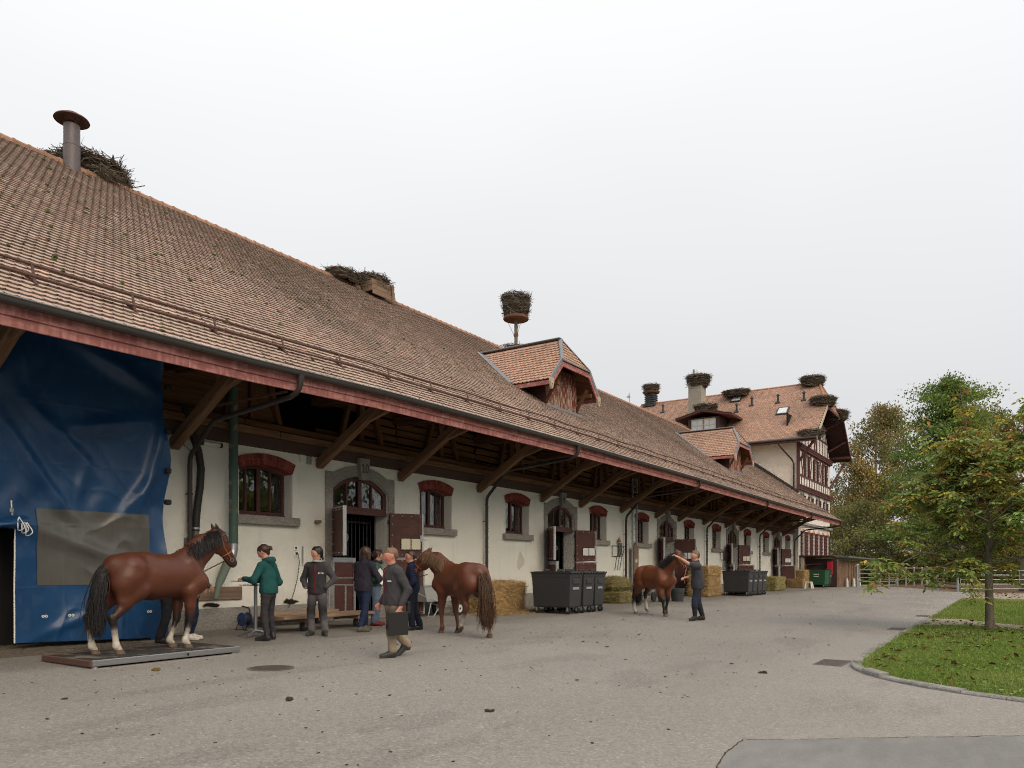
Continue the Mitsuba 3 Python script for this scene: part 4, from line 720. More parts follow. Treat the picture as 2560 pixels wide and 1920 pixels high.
for y, t in ((13.0, 0.78), (5.6, 0.60), (4.5, 0.70), (2.25, 0.69), (0.1, 0.68)):
    a = hp(y, t); obj('roof_vent', join([tube([a, a + [0, 0, 0.62]], 0.085, 8), lathe([(0, 0.0), (0.15, 0.0), (0.12, 0.1), (0.08, 0.16), (0, 0.18)], 10, tuple(a + [0, 0, 0.6])), rbx(a[0] - 0.22, a[0] + 0.1, a[1] - 0.2, a[1] + 0.2, a[2] - 0.14, a[2] + 0.04, 0.02)]), 'm_zincdark', HB)
CH = obj('chimney', rbx(64.5, 65.7, 8.1, 9.3, 13.0, 17.85, 0.02), 'm_render', HB)
obj('flue', tube([(65.1, 9.0, 17.5), (65.1, 9.0, 19.05)], 0.09, 10), 'm_render', CH)
WD = obj('wide_dormer', join([bx(62.6, 66.5, 5.9, 8.6, 12.4, 14.2)]), 'm_browndark', HB)
for y0, y1 in ((6.25, 7.15), (7.33, 8.23)):
    obj('dormer_window', join([bx(62.53, 62.6, y0 - 0.06, y1 + 0.06, 12.9, 13.0), bx(62.53, 62.6, y0 - 0.06, y1 + 0.06, 14.0, 14.07), bx(62.53, 62.6, y0 - 0.06, y0, 13.0, 14.0), bx(62.53, 62.6, y1, y1 + 0.06, 13.0, 14.0), bx(62.54, 62.58, (y0 + y1) / 2 - 0.025, (y0 + y1) / 2 + 0.025, 13.0, 14.0), bx(62.54, 62.58, y0, y1, 13.5, 13.55)]), 'm_palewood', WD)
    obj('pane', bx(62.565, 62.572, y0, y1, 13.0, 14.0), 'm_paneblue', WD)
for a, b, za, zb in ((4.7, 7.25, 14.15, 14.72), (7.25, 9.6, 14.72, 14.15)):
    obj('dormer_roof', beam((64.0, a, za), (64.0, b, zb), 3.6, 0.12), 'm_timberpaint', WD)
    wood('dormer_boards', beam((64.0, a, za + 0.1), (64.0, b, zb + 0.1), 3.7, 0.05), 'm_darkwood', WD)
for s in [('flat weathered stick nest over the upper skylight of the house roof', (68.5, 6.3, 17.0), 0.9, 1.35, 0.5, 900), ('dense stick nest topping the square chimney of the house', (65.1, 8.6, 17.45), 1.15, 1.15, 0.95, 1300), ('round stick nest on the wide house dormer below the chimney', (63.6, 7.4, 14.7), 0.9, 1.1, 0.72, 1000), ('domed stick nest on the front end of the house ridge', (69.4, -0.1, 17.15), 1.25, 1.1, 0.8, 1500), ('wide stick nest on the half hip corner of the house roof', (66.6, -1.5, 14.75), 1.3, 1.1, 0.75, 1400), ('hanging stick nest at the right end of the half hip', (71.8, -1.9, 14.5), 1.2, 0.7, 0.75, 900), ('scruffy stick nest on the left eave corner of the house', (62.4, -1.4, 11.55), 0.8, 1.1, 0.65, 800)]:
    nest(s[1], s[2], s[3], s[4], s[0], s[5], int(s[2] * 1000 + s[1][2] * 10), twig=0.016, L=(0.5, 1.1))
BV = thing('ridge_vent', 'dark slatted ridge vent with a round nest at the left end of the house ridge', 'vent')
obj('louvre_box', join([rbx(68.9, 70.1, 14.3, 15.5, 17.2, 17.4, 0.02)] + [rbx(69.0, 70.0, 14.4, 15.4, 17.45 + 0.2 * i, 17.58 + 0.2 * i, 0.02) for i in range(5)] + [bx(69.1, 69.9, 14.5, 15.3, 17.3, 18.5)]), 'm_zincdark', BV)
obj('tray', lathe([(0, 0), (0.75, 0.02), (0.85, 0.16), (0.8, 0.18), (0, 0.1)], 18, (69.5, 14.9, 18.5)), 'm_rustdisc', BV)
nest((69.5, 14.9, 18.6), 0.95, 0.95, 0.75, 'neat round stick nest on the slatted vent of the house ridge', 700, 44)
WV = thing('weather_vane', 'pale arrow weather vane at the left end of the house ridge', 'weather vane')
obj('rod', tube([(69.5, 17.2, 16.8), (69.5, 17.2, 18.9)], 0.03, 6), 'm_galv', WV)
obj('arrow', plate(Polygon([(68.9, 18.45), (69.3, 18.55), (69.3, 18.7), (69.75, 18.5), (69.3, 18.3), (69.3, 18.4), (68.9, 18.3)]), 17.18, 17.22), 'm_galv', WV)
# ---------------------------------------------------------------- lean-to shed right of the stable
SH = thing('lean_to_shed', 'low lean-to shed with beige wall, plank side and thin flat roof', 'shed')
obj('rendered_wall', bx(63.5, 76, -0.62, -0.42, -0.2, 2.30), 'm_cream2', SH)
a, b = np.array([64.3, -3.0]), np.array([69.2, -3.95]); n = 26
for i in range(n):
    p, q = a + (b - a) * (i + 0.04) / n, a + (b - a) * (i + 0.96) / n; jj = rng.normal(0, 0.012)
    wood('plank', beam((*((p + q) / 2 + [0, jj]), -0.1), (*((p + q) / 2 + [0, jj]), 2.12 - 0.15 * i / n), 0.03, np.linalg.norm(q - p), up=(*(b - a) / np.linalg.norm(b - a), 0)), 'm_greyplank', SH)
obj('plank_side', bx(64.2, 64.26, -3.0, -0.6, -0.1, 2.2), 'm_browndark', SH)
for p, q, w, k in (((63.4, -1.6), (68.2, -1.6), 2.6, 'm_timberpaint'), ((64.6, -2.2), (71.2, -3.2), 3.4, 'm_zinc')): obj('shed_roof', beam((*p, 2.42 if k == 'm_timberpaint' else 2.34), (*q, 2.40 if k == 'm_timberpaint' else 2.20), w, 0.10, b=0.01), k, SH)
obj('shed_pipe', tube([(63.6, -0.75, 1.2), (63.6, -0.8, 1.7), (63.9, -1.2, 1.75), (64.8, -2.9, 1.78)], 0.06, 8), 'm_timberpaint', SH, smooth=40)
obj('red_box', rbx(63.95, 64.15, -2.7, -2.3, 0.9, 1.95, 0.02), 'm_redsign', SH, label='narrow red panel at the shed corner')
for x, y in ((65.7, -3.5), (67.1, -3.78), (68.3, -4.0)):
    k = thing('stone_post', ['short white guard stone leftmost against the plank shed', 'short white guard stone in the middle of the plank shed', 'short white guard stone rightmost against the plank shed'][counts.get('stone_post', 0)], 'guard stone', 'guard stones at the shed')
    obj('stone', tube([(x, y, -0.1), (x, y, 0.5), (x, y + 0.02, 0.62)], [0.12, 0.09, 0.05], 8), 'm_white', k, smooth=40)
# ---------------------------------------------------------------- blue tarpaulin closing the first bay
TP = thing('blue_tarpaulin', 'large creased blue tarpaulin with a grey window hanging beside the stable wall', 'tarpaulin')
def tarp_y(x, z):
    p = np.stack([x, z, 0 * x], -1)
    y = -0.92 + 0.11 * (meshkit.fbm(p * [0.6, 0.4, 1], 2, 2) - 0.5) * 2
    for cx, cz, ang, amp, w, ln in ((6.6, 1.9, -0.35, 0.05, 0.16, 1.0), (7.3, 1.6, -0.3, 0.045, 0.12, 0.8), (6.3, 2.9, 2.2, 0.10, 0.12, 0.9), (7.4, 3.9, 0.25, 0.09, 0.14, 0.7), (7.0, 2.75, 1.4, 0.06, 0.1, 0.5), (8.0, 2.7, 0.9, 0.08, 0.12, 0.6), (6.6, 3.6, 2.4, 0.09, 0.15, 0.9), (5.4, 4.3, 0.7, 0.07, 0.2, 0.9), (7.6, 5.0, -0.4, 0.10, 0.16, 0.8), (6.9, 0.45, 0.4, 0.05, 0.09, 0.6), (8.3, 3.4, 1.3, 0.09, 0.1, 0.9)):
        u = (x - cx) * math.cos(ang) + (z - cz) * math.sin(ang); v = -(x - cx) * math.sin(ang) + (z - cz) * math.cos(ang)
        y = y - amp * np.exp(-(v / w) ** 2 - (u / ln) ** 2)
    w1 = meshkit.fbm(p * [0.9, 0.7, 1], 2, 9)[..., None] * 1.4
    r = 1 - np.abs(2 * meshkit.noise(p * [1.3, 0.55, 1] + w1, 4) - 1); y = y - 0.028 * r ** 7
    r = 1 - np.abs(2 * meshkit.noise(p @ np.array([[0.7, -0.7, 0], [0.7, 0.7, 0], [0, 0, 1.0]]) * [2.6, 0.8, 1] + w1, 6) - 1); y = y - 0.016 * r ** 7 * meshkit.noise(p * 0.9, 12)
    for zf in (1.0, 2.05, 3.1, 4.15): y = y - 0.006 * np.exp(-((z - zf - 0.04 * np.sin(x)) / 0.012) ** 2)
    y = y - 0.006 * np.exp(-((x - 6.7) / 0.012) ** 2) - 0.006 * np.exp(-((x - 7.75) / 0.012) ** 2)
    y = y + 0.035 * np.sin(x * 9 + 2 * np.sin(z)) * np.exp(-((z - 2.55) / 0.25) ** 2) + 0.03 * np.sin(x * 7.0) * np.exp(-z / 0.5)
    lean = np.clip((1.5 - z) / 1.5, 0, 1); return y + 0.10 * lean * np.sin(1.3 * x + 0.5)
def tarp_piece(x0, x1, z0, z1, n, m, off=0.0, keep=None):
    Xg, Zg = np.meshgrid(np.linspace(x0, x1, n), np.linspace(z0, z1, m), indexing='ij')
    if keep is None:
        edge = 0.10 * (Xg - 8.62) / 3; Zb = np.where(Xg < 8.2, 0.02 + 0.03 * (8.6 - Xg), 0.0); Zg = Zb + (Zg - z0) / (z1 - z0) * (z1 - Zb)
    V = np.stack([Xg, tarp_y(Xg, Zg) + off, Zg], -1)
    if keep is None:
        w = np.clip((Xg - 8.0) / 0.62, 0, 1) ** 2; V[..., 0] += w * (-0.16 * np.clip((Zg - 4.6) / 0.7, 0, 1) - 0.05 + 0.05 * np.sin(Zg * 2.6)); V[..., 1] += w * 0.1 * np.sin(Zg * 3.1)
    i = np.arange((n - 1) * m).reshape(n - 1, m)[:, :-1].ravel(); return trimesh.Trimesh(V.reshape(-1, 3), np.vstack([np.stack([i, i + m, i + m + 1], 1), np.stack([i, i + m + 1, i + 1], 1)]), process=False)
obj('sheet', tarp_piece(5.92, 8.62, 0.0, 5.42, 130, 240), 'm_tarp', TP, smooth=True)
obj('flap', tarp_piece(1.5, 5.92, 2.12, 5.42, 90, 120, keep=1), 'm_tarp', TP, smooth=True)
obj('window', tarp_piece(6.26, 8.22, 1.04, 2.34, 90, 60, -0.014, keep=1), 'm_tarpwin', TP, smooth=True)
obj('binding', join([tube([(5.92, float(tarp_y(np.array(5.92), np.array(z))) - 0.005, z) for z in np.linspace(0.1, 2.1, 12)], 0.012, 6)]), 'm_white', TP, smooth=True)
xr = np.linspace(4.2, 6.05, 40); ph = np.linspace(0, 2 * np.pi, 13)[:-1]
rol = np.array([[(x, -1.02 + (0.10 + 0.03 * math.sin(x * 9)) * math.cos(a) * (1 + 0.2 * math.sin(3 * a + x * 5)), 2.10 - 0.10 * math.sin((x - 4.2) * 1.7) + (0.09 + 0.02 * math.sin(x * 13)) * math.sin(a)) for a in ph] for x in xr]).reshape(-1, 3)
i = np.arange(39 * 12); j = np.where(i % 12 == 11, i - 11, i + 1); obj('rolled_edge', trimesh.Trimesh(rol, np.vstack([np.stack([i, i + 12, j + 12], 1), np.stack([i, j + 12, j], 1)]), process=False), 'm_tarp', TP, smooth=True)
for k in range(3): obj('cord', tube([(5.9 + 0.06 * k + 0.05 * math.sin(t), -1.14 + 0.04 * math.cos(t * 2), 2.16 - 0.22 * math.sin(t / 2) - 0.04 * k) for t in np.linspace(0, 6.28, 14)], 0.009, 6), 'm_white', TP, smooth=True)
obj('clasp', join([tube([(5.78, -1.12, 2.42), (5.78, -1.13, 2.30), (5.79, -1.13, 2.18)], 0.014, 6), rbx(5.75, 5.81, -1.15, -1.11, 2.22, 2.30, 0.01)]), 'm_steel', TP)
for x in np.arange(4.9, 8.5, 0.55): obj('hook', tube([(x, -1.02, 5.48), (x, -1.04, 5.36), (x + 0.03, -1.06, 5.31), (x + 0.05, -1.03, 5.34)], 0.009, 5), 'm_steel', TP)
for z in (4.8, 3.95, 3.2, 2.6): obj('clip', rbx(8.50, 8.60, -1.08, -0.96, z - 0.05, z + 0.05, 0.015), 'm_black', TP)
for x in (6.35, 6.75, 7.25, 7.6, 8.15): obj('grommet', join([lathe([(0.012, 0), (0.024, 0.0), (0.024, 0.008), (0.012, 0.008)], 10).apply_transform(trimesh.transformations.rotation_matrix(math.pi / 2, [1, 0, 0])).apply_translation((x + o, float(tarp_y(np.array(x + o), np.array(0.52))) - 0.006, 0.52)) for o in (0, 0.05)]), 'm_white', TP)
obj('hanging_rail', rbx(1.5, 8.7, -1.02, -0.90, 5.44, 5.56, 0.01), 'm_timberpaint', TP)
obj('shade_panel', bx(1.0, 7.6, -0.12, -0.06, 0.0, 2.6), 'm_dark', TP)  # black panel added to stand in for the shade behind the opening
struct('cobbles', join([rbx(x + 0.008 + rng.normal(0, .004), x + 0.142, y + 0.008, y + 0.142, -0.06, gz(0, y) + 0.012 + rng.normal(0, 0.006), 0.02) for x in np.arange(3.4, 9.0, 0.15) for y in np.arange(-1.9, 0.0, 0.15) if not (x > 7.8 and y < -1.0)]), 'm_cobble', 'worn cobbles under the blue tarpaulin')
labels['cobbles']['kind'] = 'stuff'
# ---------------------------------------------------------------- weighing platform
WP = thing('weighing_platform', 'low weighing platform with a black rubber deck and a steel rim under the brown horse', 'platform')
obj('deck', rbx(5.56, 7.90, -3.99, -2.72, 0.028, 0.048, 0.004), 'm_rubber', WP)
obj('steel_rim', join([rbx(5.53, 7.92, -4.03, -3.99, -0.03, 0.056, 0.006), bx(5.53, 7.92, -4.036, -4.03, -0.005, 0.0)]), 'm_steel', WP)
obj('end_plate', rbx(5.50, 5.545, -4.03, -2.70, -0.03, 0.055, 0.006), 'm_rust', WP); obj('end_plate', rbx(7.90, 7.93, -3.99, -2.70, -0.03, 0.055, 0.006), 'm_rust', WP)
obj('back_rim', rbx(5.545, 7.90, -2.72, -2.69, -0.03, 0.055, 0.006), 'm_rust', WP)
for x in (5.6, 7.84):
    for y in (-3.96, -2.76): obj('foot', lathe([(0, 0), (0.05, 0), (0.045, 0.02), (0.015, 0.025), (0.015, 0.05), (0, 0.05)], 12, (x, y, gz(x, y))), 'm_steel', WP)
obj('rim_hole', lathe([(0, 0), (0.02, 0), (0.02, 0.003), (0, 0.003)], 12).apply_transform(trimesh.transformations.rotation_matrix(math.pi / 2, [1, 0, 0])).apply_translation((6.98, -4.036, 0.012)), 'm_black', WP)
# ---------------------------------------------------------------- pipes, lamp and small things on the wall
GP = thing('suction_pipe', 'green vertical suction pipe with a metal elbow and a limp hose before the wall', 'pipe')
obj('pipe', tube([(10.54, -0.32, 6.2), (10.54, -0.32, 4.9), (10.54, -0.32, 4.89), (10.54, -0.32, 1.88)], [0.085, 0.085, 0.098, 0.098], 16), 'm_greenpaint', GP, smooth=40)
obj('joint_ring', join([lathe([(0.098, 0), (0.106, 0.0), (0.106, 0.03), (0.098, 0.03)], 16, (10.54, -0.32, z)) for z in (1.88, 3.55, 4.88)]), 'm_greenpaint', GP)
obj('elbow', tube([(10.54, -0.32, 1.90), (10.54, -0.32, 1.76), (10.51, -0.32, 1.63), (10.44, -0.32, 1.52), (10.39, -0.32, 1.47)], 0.098, 16), 'm_steel', GP, smooth=40)
obj('hose', tube([(10.42, -0.33, 1.50), (10.34, -0.34, 1.38), (10.25, -0.36, 1.22), (10.17, -0.38, 1.08), (10.11, -0.40, 0.98), (10.07, -0.42, 0.86), (10.05, -0.42, 0.74), (10.02, -0.42, 0.68)], [0.09, 0.095, 0.09, 0.088, 0.07, 0.055, 0.06, 0.045], 14), 'm_hose', GP, smooth=40)
BH = thing('black_hose', 'thick bent black hose coming down the wall beside the downpipe', 'hose')
obj('hose', tube([(9.50, -0.1, 4.75), (9.56, -0.13, 4.45), (9.66, -0.16, 4.15), (9.79, -0.17, 3.8), (9.85, -0.17, 3.45), (9.83, -0.16, 3.05), (9.78, -0.15, 2.7), (9.75, -0.14, 2.35), (9.745, -0.14, 2.12)], 0.078, 14), 'm_rubber2', BH, smooth=40)
obj('grey_end', tube([(9.745, -0.14, 2.15), (9.745, -0.14, 1.75)], 0.066, 14), 'm_pipegrey2', BH, smooth=40); obj('band', tube([(9.745, -0.14, 2.16), (9.745, -0.14, 2.20)], 0.083, 14), 'm_steel', BH)
obj('blue_ring', tube([(9.745, -0.14, 1.84), (9.745, -0.14, 1.88)], 0.069, 14), 'm_bluesticker', BH); obj('box', rbx(9.55, 9.8, -0.08, -0.002, 1.6, 1.98, 0.01), 'm_pipegrey2', BH)
LP = thing('tube_lamp', 'short clear tube lamp with wire ends high on the wall by the black hose', 'lamp')
obj('tube', tube([(9.93, -0.1, 4.02), (10.36, -0.1, 4.02)], 0.05, 14), 'm_lampglass', LP, smooth=40); obj('end_cap', join([tube([(9.88, -0.1, 4.02), (9.94, -0.1, 4.02)], 0.055, 14), tube([(10.35, -0.1, 4.02), (10.40, -0.1, 4.02)], 0.055, 14)]), 'm_black', LP)
obj('cable', tube([(9.3, -0.02, 4.1), (9.5, -0.03, 3.95), (9.7, -0.04, 3.82), (9.86, -0.03, 3.80)], 0.007, 5), 'm_black', LP)
WBd = thing('wall_board', 'weathered wooden board fixed low on the white wall', 'board'); wood('board', rbx(9.55, 10.98, -0.045, -0.002, 0.64, 0.93, 0.008), 'm_greywood', WBd)
KN = thing('wall_peg', 'turned wooden peg on the wall left of door ten', 'peg'); obj('knob', lathe([(0, 0), (0.05, 0), (0.05, 0.08), (0.035, 0.1), (0.045, 0.13), (0.045, 0.17), (0, 0.175)], 16).apply_transform(trimesh.transformations.rotation_matrix(math.pi / 2, [1, 0, 0])).apply_translation((13.18, -0.0, 2.50)), 'm_palewood2', KN)
SO = thing('power_socket', 'double white socket with black plug on the wall between the two standing women', 'socket')
obj('plate', join([rbx(12.47, 12.59, -0.03, 0.0, 1.78, 1.90, 0.008), rbx(12.47, 12.59, -0.03, 0.0, 1.64, 1.76, 0.008)]), 'm_white', SO); obj('plug', join([lathe([(0, 0), (0.03, 0), (0.03, 0.01), (0, 0.01)], 12).apply_transform(trimesh.transformations.rotation_matrix(math.pi / 2, [1, 0, 0])).apply_translation((12.53, -0.03, 1.84)), rbx(12.51, 12.56, -0.08, -0.03, 1.68, 1.73, 0.01)]), 'm_black', SO)
obj('cable', tube([(12.55, -0.08, 1.69), (12.58, -0.10, 1.5), (12.5, -0.12, 1.1), (12.35, -0.16, 0.75), (12.15, -0.22, 0.4)], 0.009, 5), 'm_black', SO, smooth=True)
CN = thing('wall_chain', 'short hanging chain on the white wall beside the socket', 'chain'); ch = []
for i in range(14):
    tor = trimesh.creation.torus(0.020, 0.006, major_sections=10, minor_sections=6); tor.vertices = np.array(tor.vertices) * [1, 1.0, 1]
    tor.apply_transform(trimesh.transformations.rotation_matrix(math.pi / 2, [1, 0, 0])); tor.apply_transform(trimesh.transformations.rotation_matrix((i % 2) * math.pi / 2, [0, 0, 1])); ch.append(tor.apply_translation((12.74, -0.03, 1.86 - i * 0.033)))
obj('links', join(ch), 'm_galv', CN, kind='stuff')
for i, (x, z, l) in enumerate(((12.72, 4.02, 'small white junction box under the eave right of the first window'), (12.95, 4.01, 'small grey square vent under the eave left of door ten'), (24.0, 3.96, 'small grey vent on the wall left of door eight'), (31.0, 3.92, 'small grey vent on the wall left of the ladder'))):
    k = thing('wall_box', l, 'box'); obj('cover', rbx(x - 0.07, x + 0.07, -0.05, 0.0, z - 0.1, z + 0.1, 0.012), 'm_white' if i == 0 else 'm_galv2', k)
for i, (x, l) in enumerate(((10.2, 'ragged hole above the plinth below the hose'), (12.36, 'ragged hole above the plinth behind the plank cart'))):
    k = thing('wall_hole', l, 'hole'); a = np.linspace(0, 2 * np.pi, 16)[:-1]; pol = Polygon(np.column_stack([x + 0.19 * np.cos(a) * (1 + 0.15 * rng.normal(size=15)), 0.535 + 0.055 * np.sin(a) * (1 + 0.3 * rng.normal(size=15))])).buffer(0)
    obj('rim', plate(pol.buffer(0.015), -0.012, -0.002), 'm_holerim', k); obj('void', plate(pol, -0.016, -0.004), 'm_dark', k)
k = thing('plaster_patch', 'grey kite-shaped plaster patch on the wall left of door eight', 'patch'); obj('patch', plate(Polygon([(22.63, 1.97), (22.93, 1.66), (22.90, 1.5), (22.55, 1.28), (22.42, 1.44), (22.5, 1.7)]), -0.006, -0.001), 'm_patchgrey', k)
LD = thing('wall_ladder', 'tall steel ladder fixed to the wall left of the fifth window', 'ladder')
for x in (31.72, 32.18): obj('rail', rbx(x - 0.03, x + 0.03, -0.24, -0.17, 1.0, 6.1, 0.006), 'm_galv', LD)
for z in np.arange(1.2, 6.0, 0.28): obj('rung', tube([(31.72, -0.2, z), (32.18, -0.2, z)], 0.014, 6), 'm_galv', LD)
LBd = thing('ladder_board', 'grey board with a round white sign closing the ladder foot', 'board'); wood('board', rbx(31.70, 32.22, -0.29, -0.25, 0.1, 2.42, 0.006), 'm_greywood', LBd)
obj('sign', lathe([(0, 0), (0.09, 0), (0.09, 0.004), (0, 0.004)], 18).apply_transform(trimesh.transformations.rotation_matrix(math.pi / 2, [1, 0, 0])).apply_translation((31.96, -0.291, 1.72)), 'm_white', LBd); obj('sign_mark', rbx(31.945, 31.975, -0.30, -0.295, 1.66, 1.78, 0.002), 'm_black', LBd)
for i, (x0, l) in enumerate(((29.95, 'wire rack of hay forks on the wall between the fourth window and the ladder'), (44.6, 'wire rack of hay forks on the wall below the seventh window'))):
    FR = thing('fork_rack', l, 'rack'); obj('frame', join([tube([(x0, -0.05, 2.36), (x0 + 1.0, -0.05, 2.36), (x0 + 1.0, -0.05, 1.9), (x0, -0.05, 1.9), (x0, -0.05, 2.36)], 0.014, 5), tube([(x0, -0.3, 2.34), (x0 + 1.0, -0.3, 2.34)], 0.014, 5), tube([(x0, -0.3, 2.34), (x0, -0.05, 2.36)], 0.012, 5)]), 'm_black', FR); obj('panel', rbx(x0 + 0.62, x0 + 0.95, -0.09, -0.03, 1.95, 2.5, 0.01), 'm_pipegrey2', FR)
    for j in range(3): obj('fork', tube([(x0 + 0.1 + 0.25 * j, -0.28, 2.36), (x0 + 0.1 + 0.25 * j, -0.34, 2.2), (x0 + 0.12 + 0.25 * j, -0.2, 1.8), (x0 + 0.16 + 0.25 * j, -0.1, 1.3)], 0.016, 5), 'm_black', FR)
k = thing('lantern', 'small pointed lantern hanging on the wall beneath the fourth window', 'lantern'); obj('cage', lathe([(0, 0.28), (0.02, 0.2), (0.075, 0.08), (0.07, 0.02), (0.08, 0.0), (0, 0)], 10, (30.5, -0.12, 2.52)), 'm_palewood2', k); obj('red_band', lathe([(0.078, 0.0), (0.086, 0.0), (0.086, 0.05), (0.075, 0.05)], 10, (30.5, -0.12, 2.54)), 'm_redsign', k)
# ---------------------------------------------------------------- cable reel, high table, plank cart, wheelbarrow
RL = thing('cable_reel', 'blue cable reel with black cable standing by the plinth', 'cable reel'); rx, ry = 10.6, -0.62; g0 = float(gz(rx, ry))
for s in (-0.07, 0.09): obj('flange', tube([(rx + s - 0.008, ry, g0 + 0.24), (rx + s + 0.008, ry, g0 + 0.24)], 0.15, 20), 'm_bluep', RL)
obj('cable', tube([(rx - 0.06, ry, g0 + 0.24), (rx + 0.08, ry, g0 + 0.24)], 0.115, 20), 'm_black', RL)
obj('stand', join([tube([(rx - 0.12, ry - 0.14, g0 + 0.01), (rx - 0.12, ry, g0 + 0.24), (rx - 0.12, ry + 0.14, g0 + 0.01), (rx + 0.14, ry + 0.14, g0 + 0.01), (rx + 0.14, ry, g0 + 0.24), (rx + 0.14, ry - 0.14, g0 + 0.01), (rx - 0.12, ry - 0.14, g0 + 0.01)], 0.010, 6), tube([(rx + 0.13, ry, g0 + 0.24), (rx + 0.14, ry, g0 + 0.44), (rx + 0.1, ry, g0 + 0.48), (rx - 0.06, ry, g0 + 0.53)], 0.016, 6)]), 'm_black', RL)
HT = thing('high_table', 'steel bar table with star foot beside the woman in the green jacket', 'table'); tx, ty = 9.85, -1.95; g0 = float(gz(tx, ty))
obj('column', tube([(tx, ty, g0 + 0.06), (tx, ty, g0 + 1.08)], 0.035, 14), 'm_steel', HT, smooth=40)
for a in (0.5, 2.07, 3.64, 5.21): obj('foot', tube([(tx, ty, g0 + 0.12), (tx + 0.12 * math.cos(a), ty + 0.12 * math.sin(a), g0 + 0.11), (tx + 0.36 * math.cos(a), ty + 0.36 * math.sin(a), g0 + 0.02)], [0.035, 0.03, 0.018], 8), 'm_steel', HT, smooth=40)
obj('top', rbx(tx - 0.36, tx + 0.36, ty - 0.30, ty + 0.30, g0 + 1.095, g0 + 1.115, 0.004), 'm_greytop', HT); obj('shelf', rbx(tx - 0.24, tx + 0.24, ty - 0.2, ty + 0.2, g0 + 1.02, g0 + 1.035, 0.003), 'm_black', HT)
CP = thing('clipboard', 'red clipboard with white sheet lying on the high table', 'clipboard'); obj('board', rbx(tx - 0.28, tx + 0.02, ty - 0.24, ty + 0.0, g0 + 1.116, g0 + 1.124, 0.002), 'm_redsign', CP); obj('sheet', rbx(tx - 0.26, tx + 0.0, ty - 0.22, ty - 0.02, g0 + 1.125, g0 + 1.131, 0.001), 'm_paper2', CP)
DL = thing('plank_cart', 'low wooden plank cart with rubber wheels and a grey tube handle', 'cart')
for i, (y0, x0, x1) in enumerate(((-1.98, 10.55, 13.35), (-1.62, 10.75, 13.35), (-0.55, 10.85, 13.45))): wood('plank', rbx(x0, x1, y0, y0 + 0.34, 0.26, 0.33, 0.008), 'm_freshwood', DL)
wood('crossbar', [rbx(11.2, 11.35, -1.95, -0.25, 0.17, 0.255, 0.006), rbx(12.7, 12.85, -1.95, -0.25, 0.17, 0.255, 0.006)], 'm_freshwood', DL)
for x, y in ((11.3, -1.72), (11.35, -0.45), (12.9, -1.72), (12.95, -0.35)):
    W = obj('wheel', tube([(x, y - 0.03, 0.09), (x, y - 0.025, 0.09), (x, y + 0.025, 0.09), (x, y + 0.03, 0.09)], [0.095, 0.115, 0.115, 0.095], 20), 'm_rubber2', DL, smooth=40); obj('rim', tube([(x, y - 0.036, 0.09), (x, y + 0.036, 0.09)], 0.06, 14), 'm_rust', W); obj('fork', join([bx(x - 0.02, x + 0.02, y - 0.05, y - 0.04, 0.07, 0.18), bx(x - 0.02, x + 0.02, y + 0.04, y + 0.05, 0.07, 0.18)]), 'm_galv', W)
for p in ([(13.35, -1.9, 0.3), (13.38, -1.9, 1.10), (13.38, -0.3, 1.10), (13.35, -0.3, 0.3)], [(13.38, -1.9, 0.93), (13.38, -0.3, 0.93)], [(13.37, -1.4, 0.3), (13.38, -1.4, 0.93)], [(13.37, -0.85, 0.3), (13.38, -0.85, 0.93)]): obj('handle_tube', tube(p, 0.020, 8), 'm_galv', DL)
WB = thing('wheelbarrow', 'galvanised two-wheeled wheelbarrow half hidden by the chestnut horse', 'wheelbarrow')
def tray(x0, x1, y0, y1, z0, z1, tx_, ty_):
    o = [(x0, y0, z1), (x1, y0, z1), (x1, y1, z1), (x0, y1, z1)]; b = [(x0 + tx_, y0 + ty_, z0), (x1 - tx_, y0 + ty_, z0), (x1 - tx_, y1 - ty_, z0), (x0 + tx_, y1 - ty_, z0)]
    V = np.array(o + b); return trimesh.Trimesh(V, [[0, 4, 5], [0, 5, 1], [1, 5, 6], [1, 6, 2], [2, 6, 7], [2, 7, 3], [3, 7, 4], [3, 4, 0], [4, 7, 6], [4, 6, 5]], process=False)
obj('tray', tray(16.0, 17.75, -1.15, -0.35, 0.42, 0.85, 0.25, 0.10), 'm_trayzinc', WB); obj('rim', tube([(16.0, -1.15, 0.85), (17.75, -1.15, 0.85), (17.75, -0.35, 0.85), (16.0, -0.35, 0.85), (16.0, -1.15, 0.85)], 0.018, 6), 'm_galv', WB)
for y in (-1.15, -0.35):
    W = obj('wheel', tube([(17.55, y - 0.05, 0.19), (17.55, y - 0.04, 0.19), (17.55, y + 0.04, 0.19), (17.55, y + 0.05, 0.19)], [0.155, 0.20, 0.20, 0.155], 24), 'm_rubber2', WB, smooth=40); obj('hub', tube([(17.55, y - 0.056, 0.19), (17.55, y + 0.056, 0.19)], 0.115, 18), 'm_hub', W); obj('axle', tube([(17.55, y - 0.065, 0.19), (17.55, y + 0.065, 0.19)], 0.03, 10), 'm_black', W)
obj('frame', join([tube([(15.6, -1.1, 0.75), (16.3, -1.05, 0.5), (17.55, -1.05, 0.25)], 0.018, 6), tube([(15.6, -0.4, 0.75), (16.3, -0.45, 0.5), (17.55, -0.45, 0.25)], 0.018, 6), tube([(16.5, -1.0, 0.45), (16.35, -1.0, 0.0), (16.6, -1.0, 0.0), (17.0, -1.0, 0.4)], 0.016, 6), tube([(17.55, -1.2, 0.19), (17.55, -0.3, 0.19)], 0.015, 6)]), 'm_galv', WB)
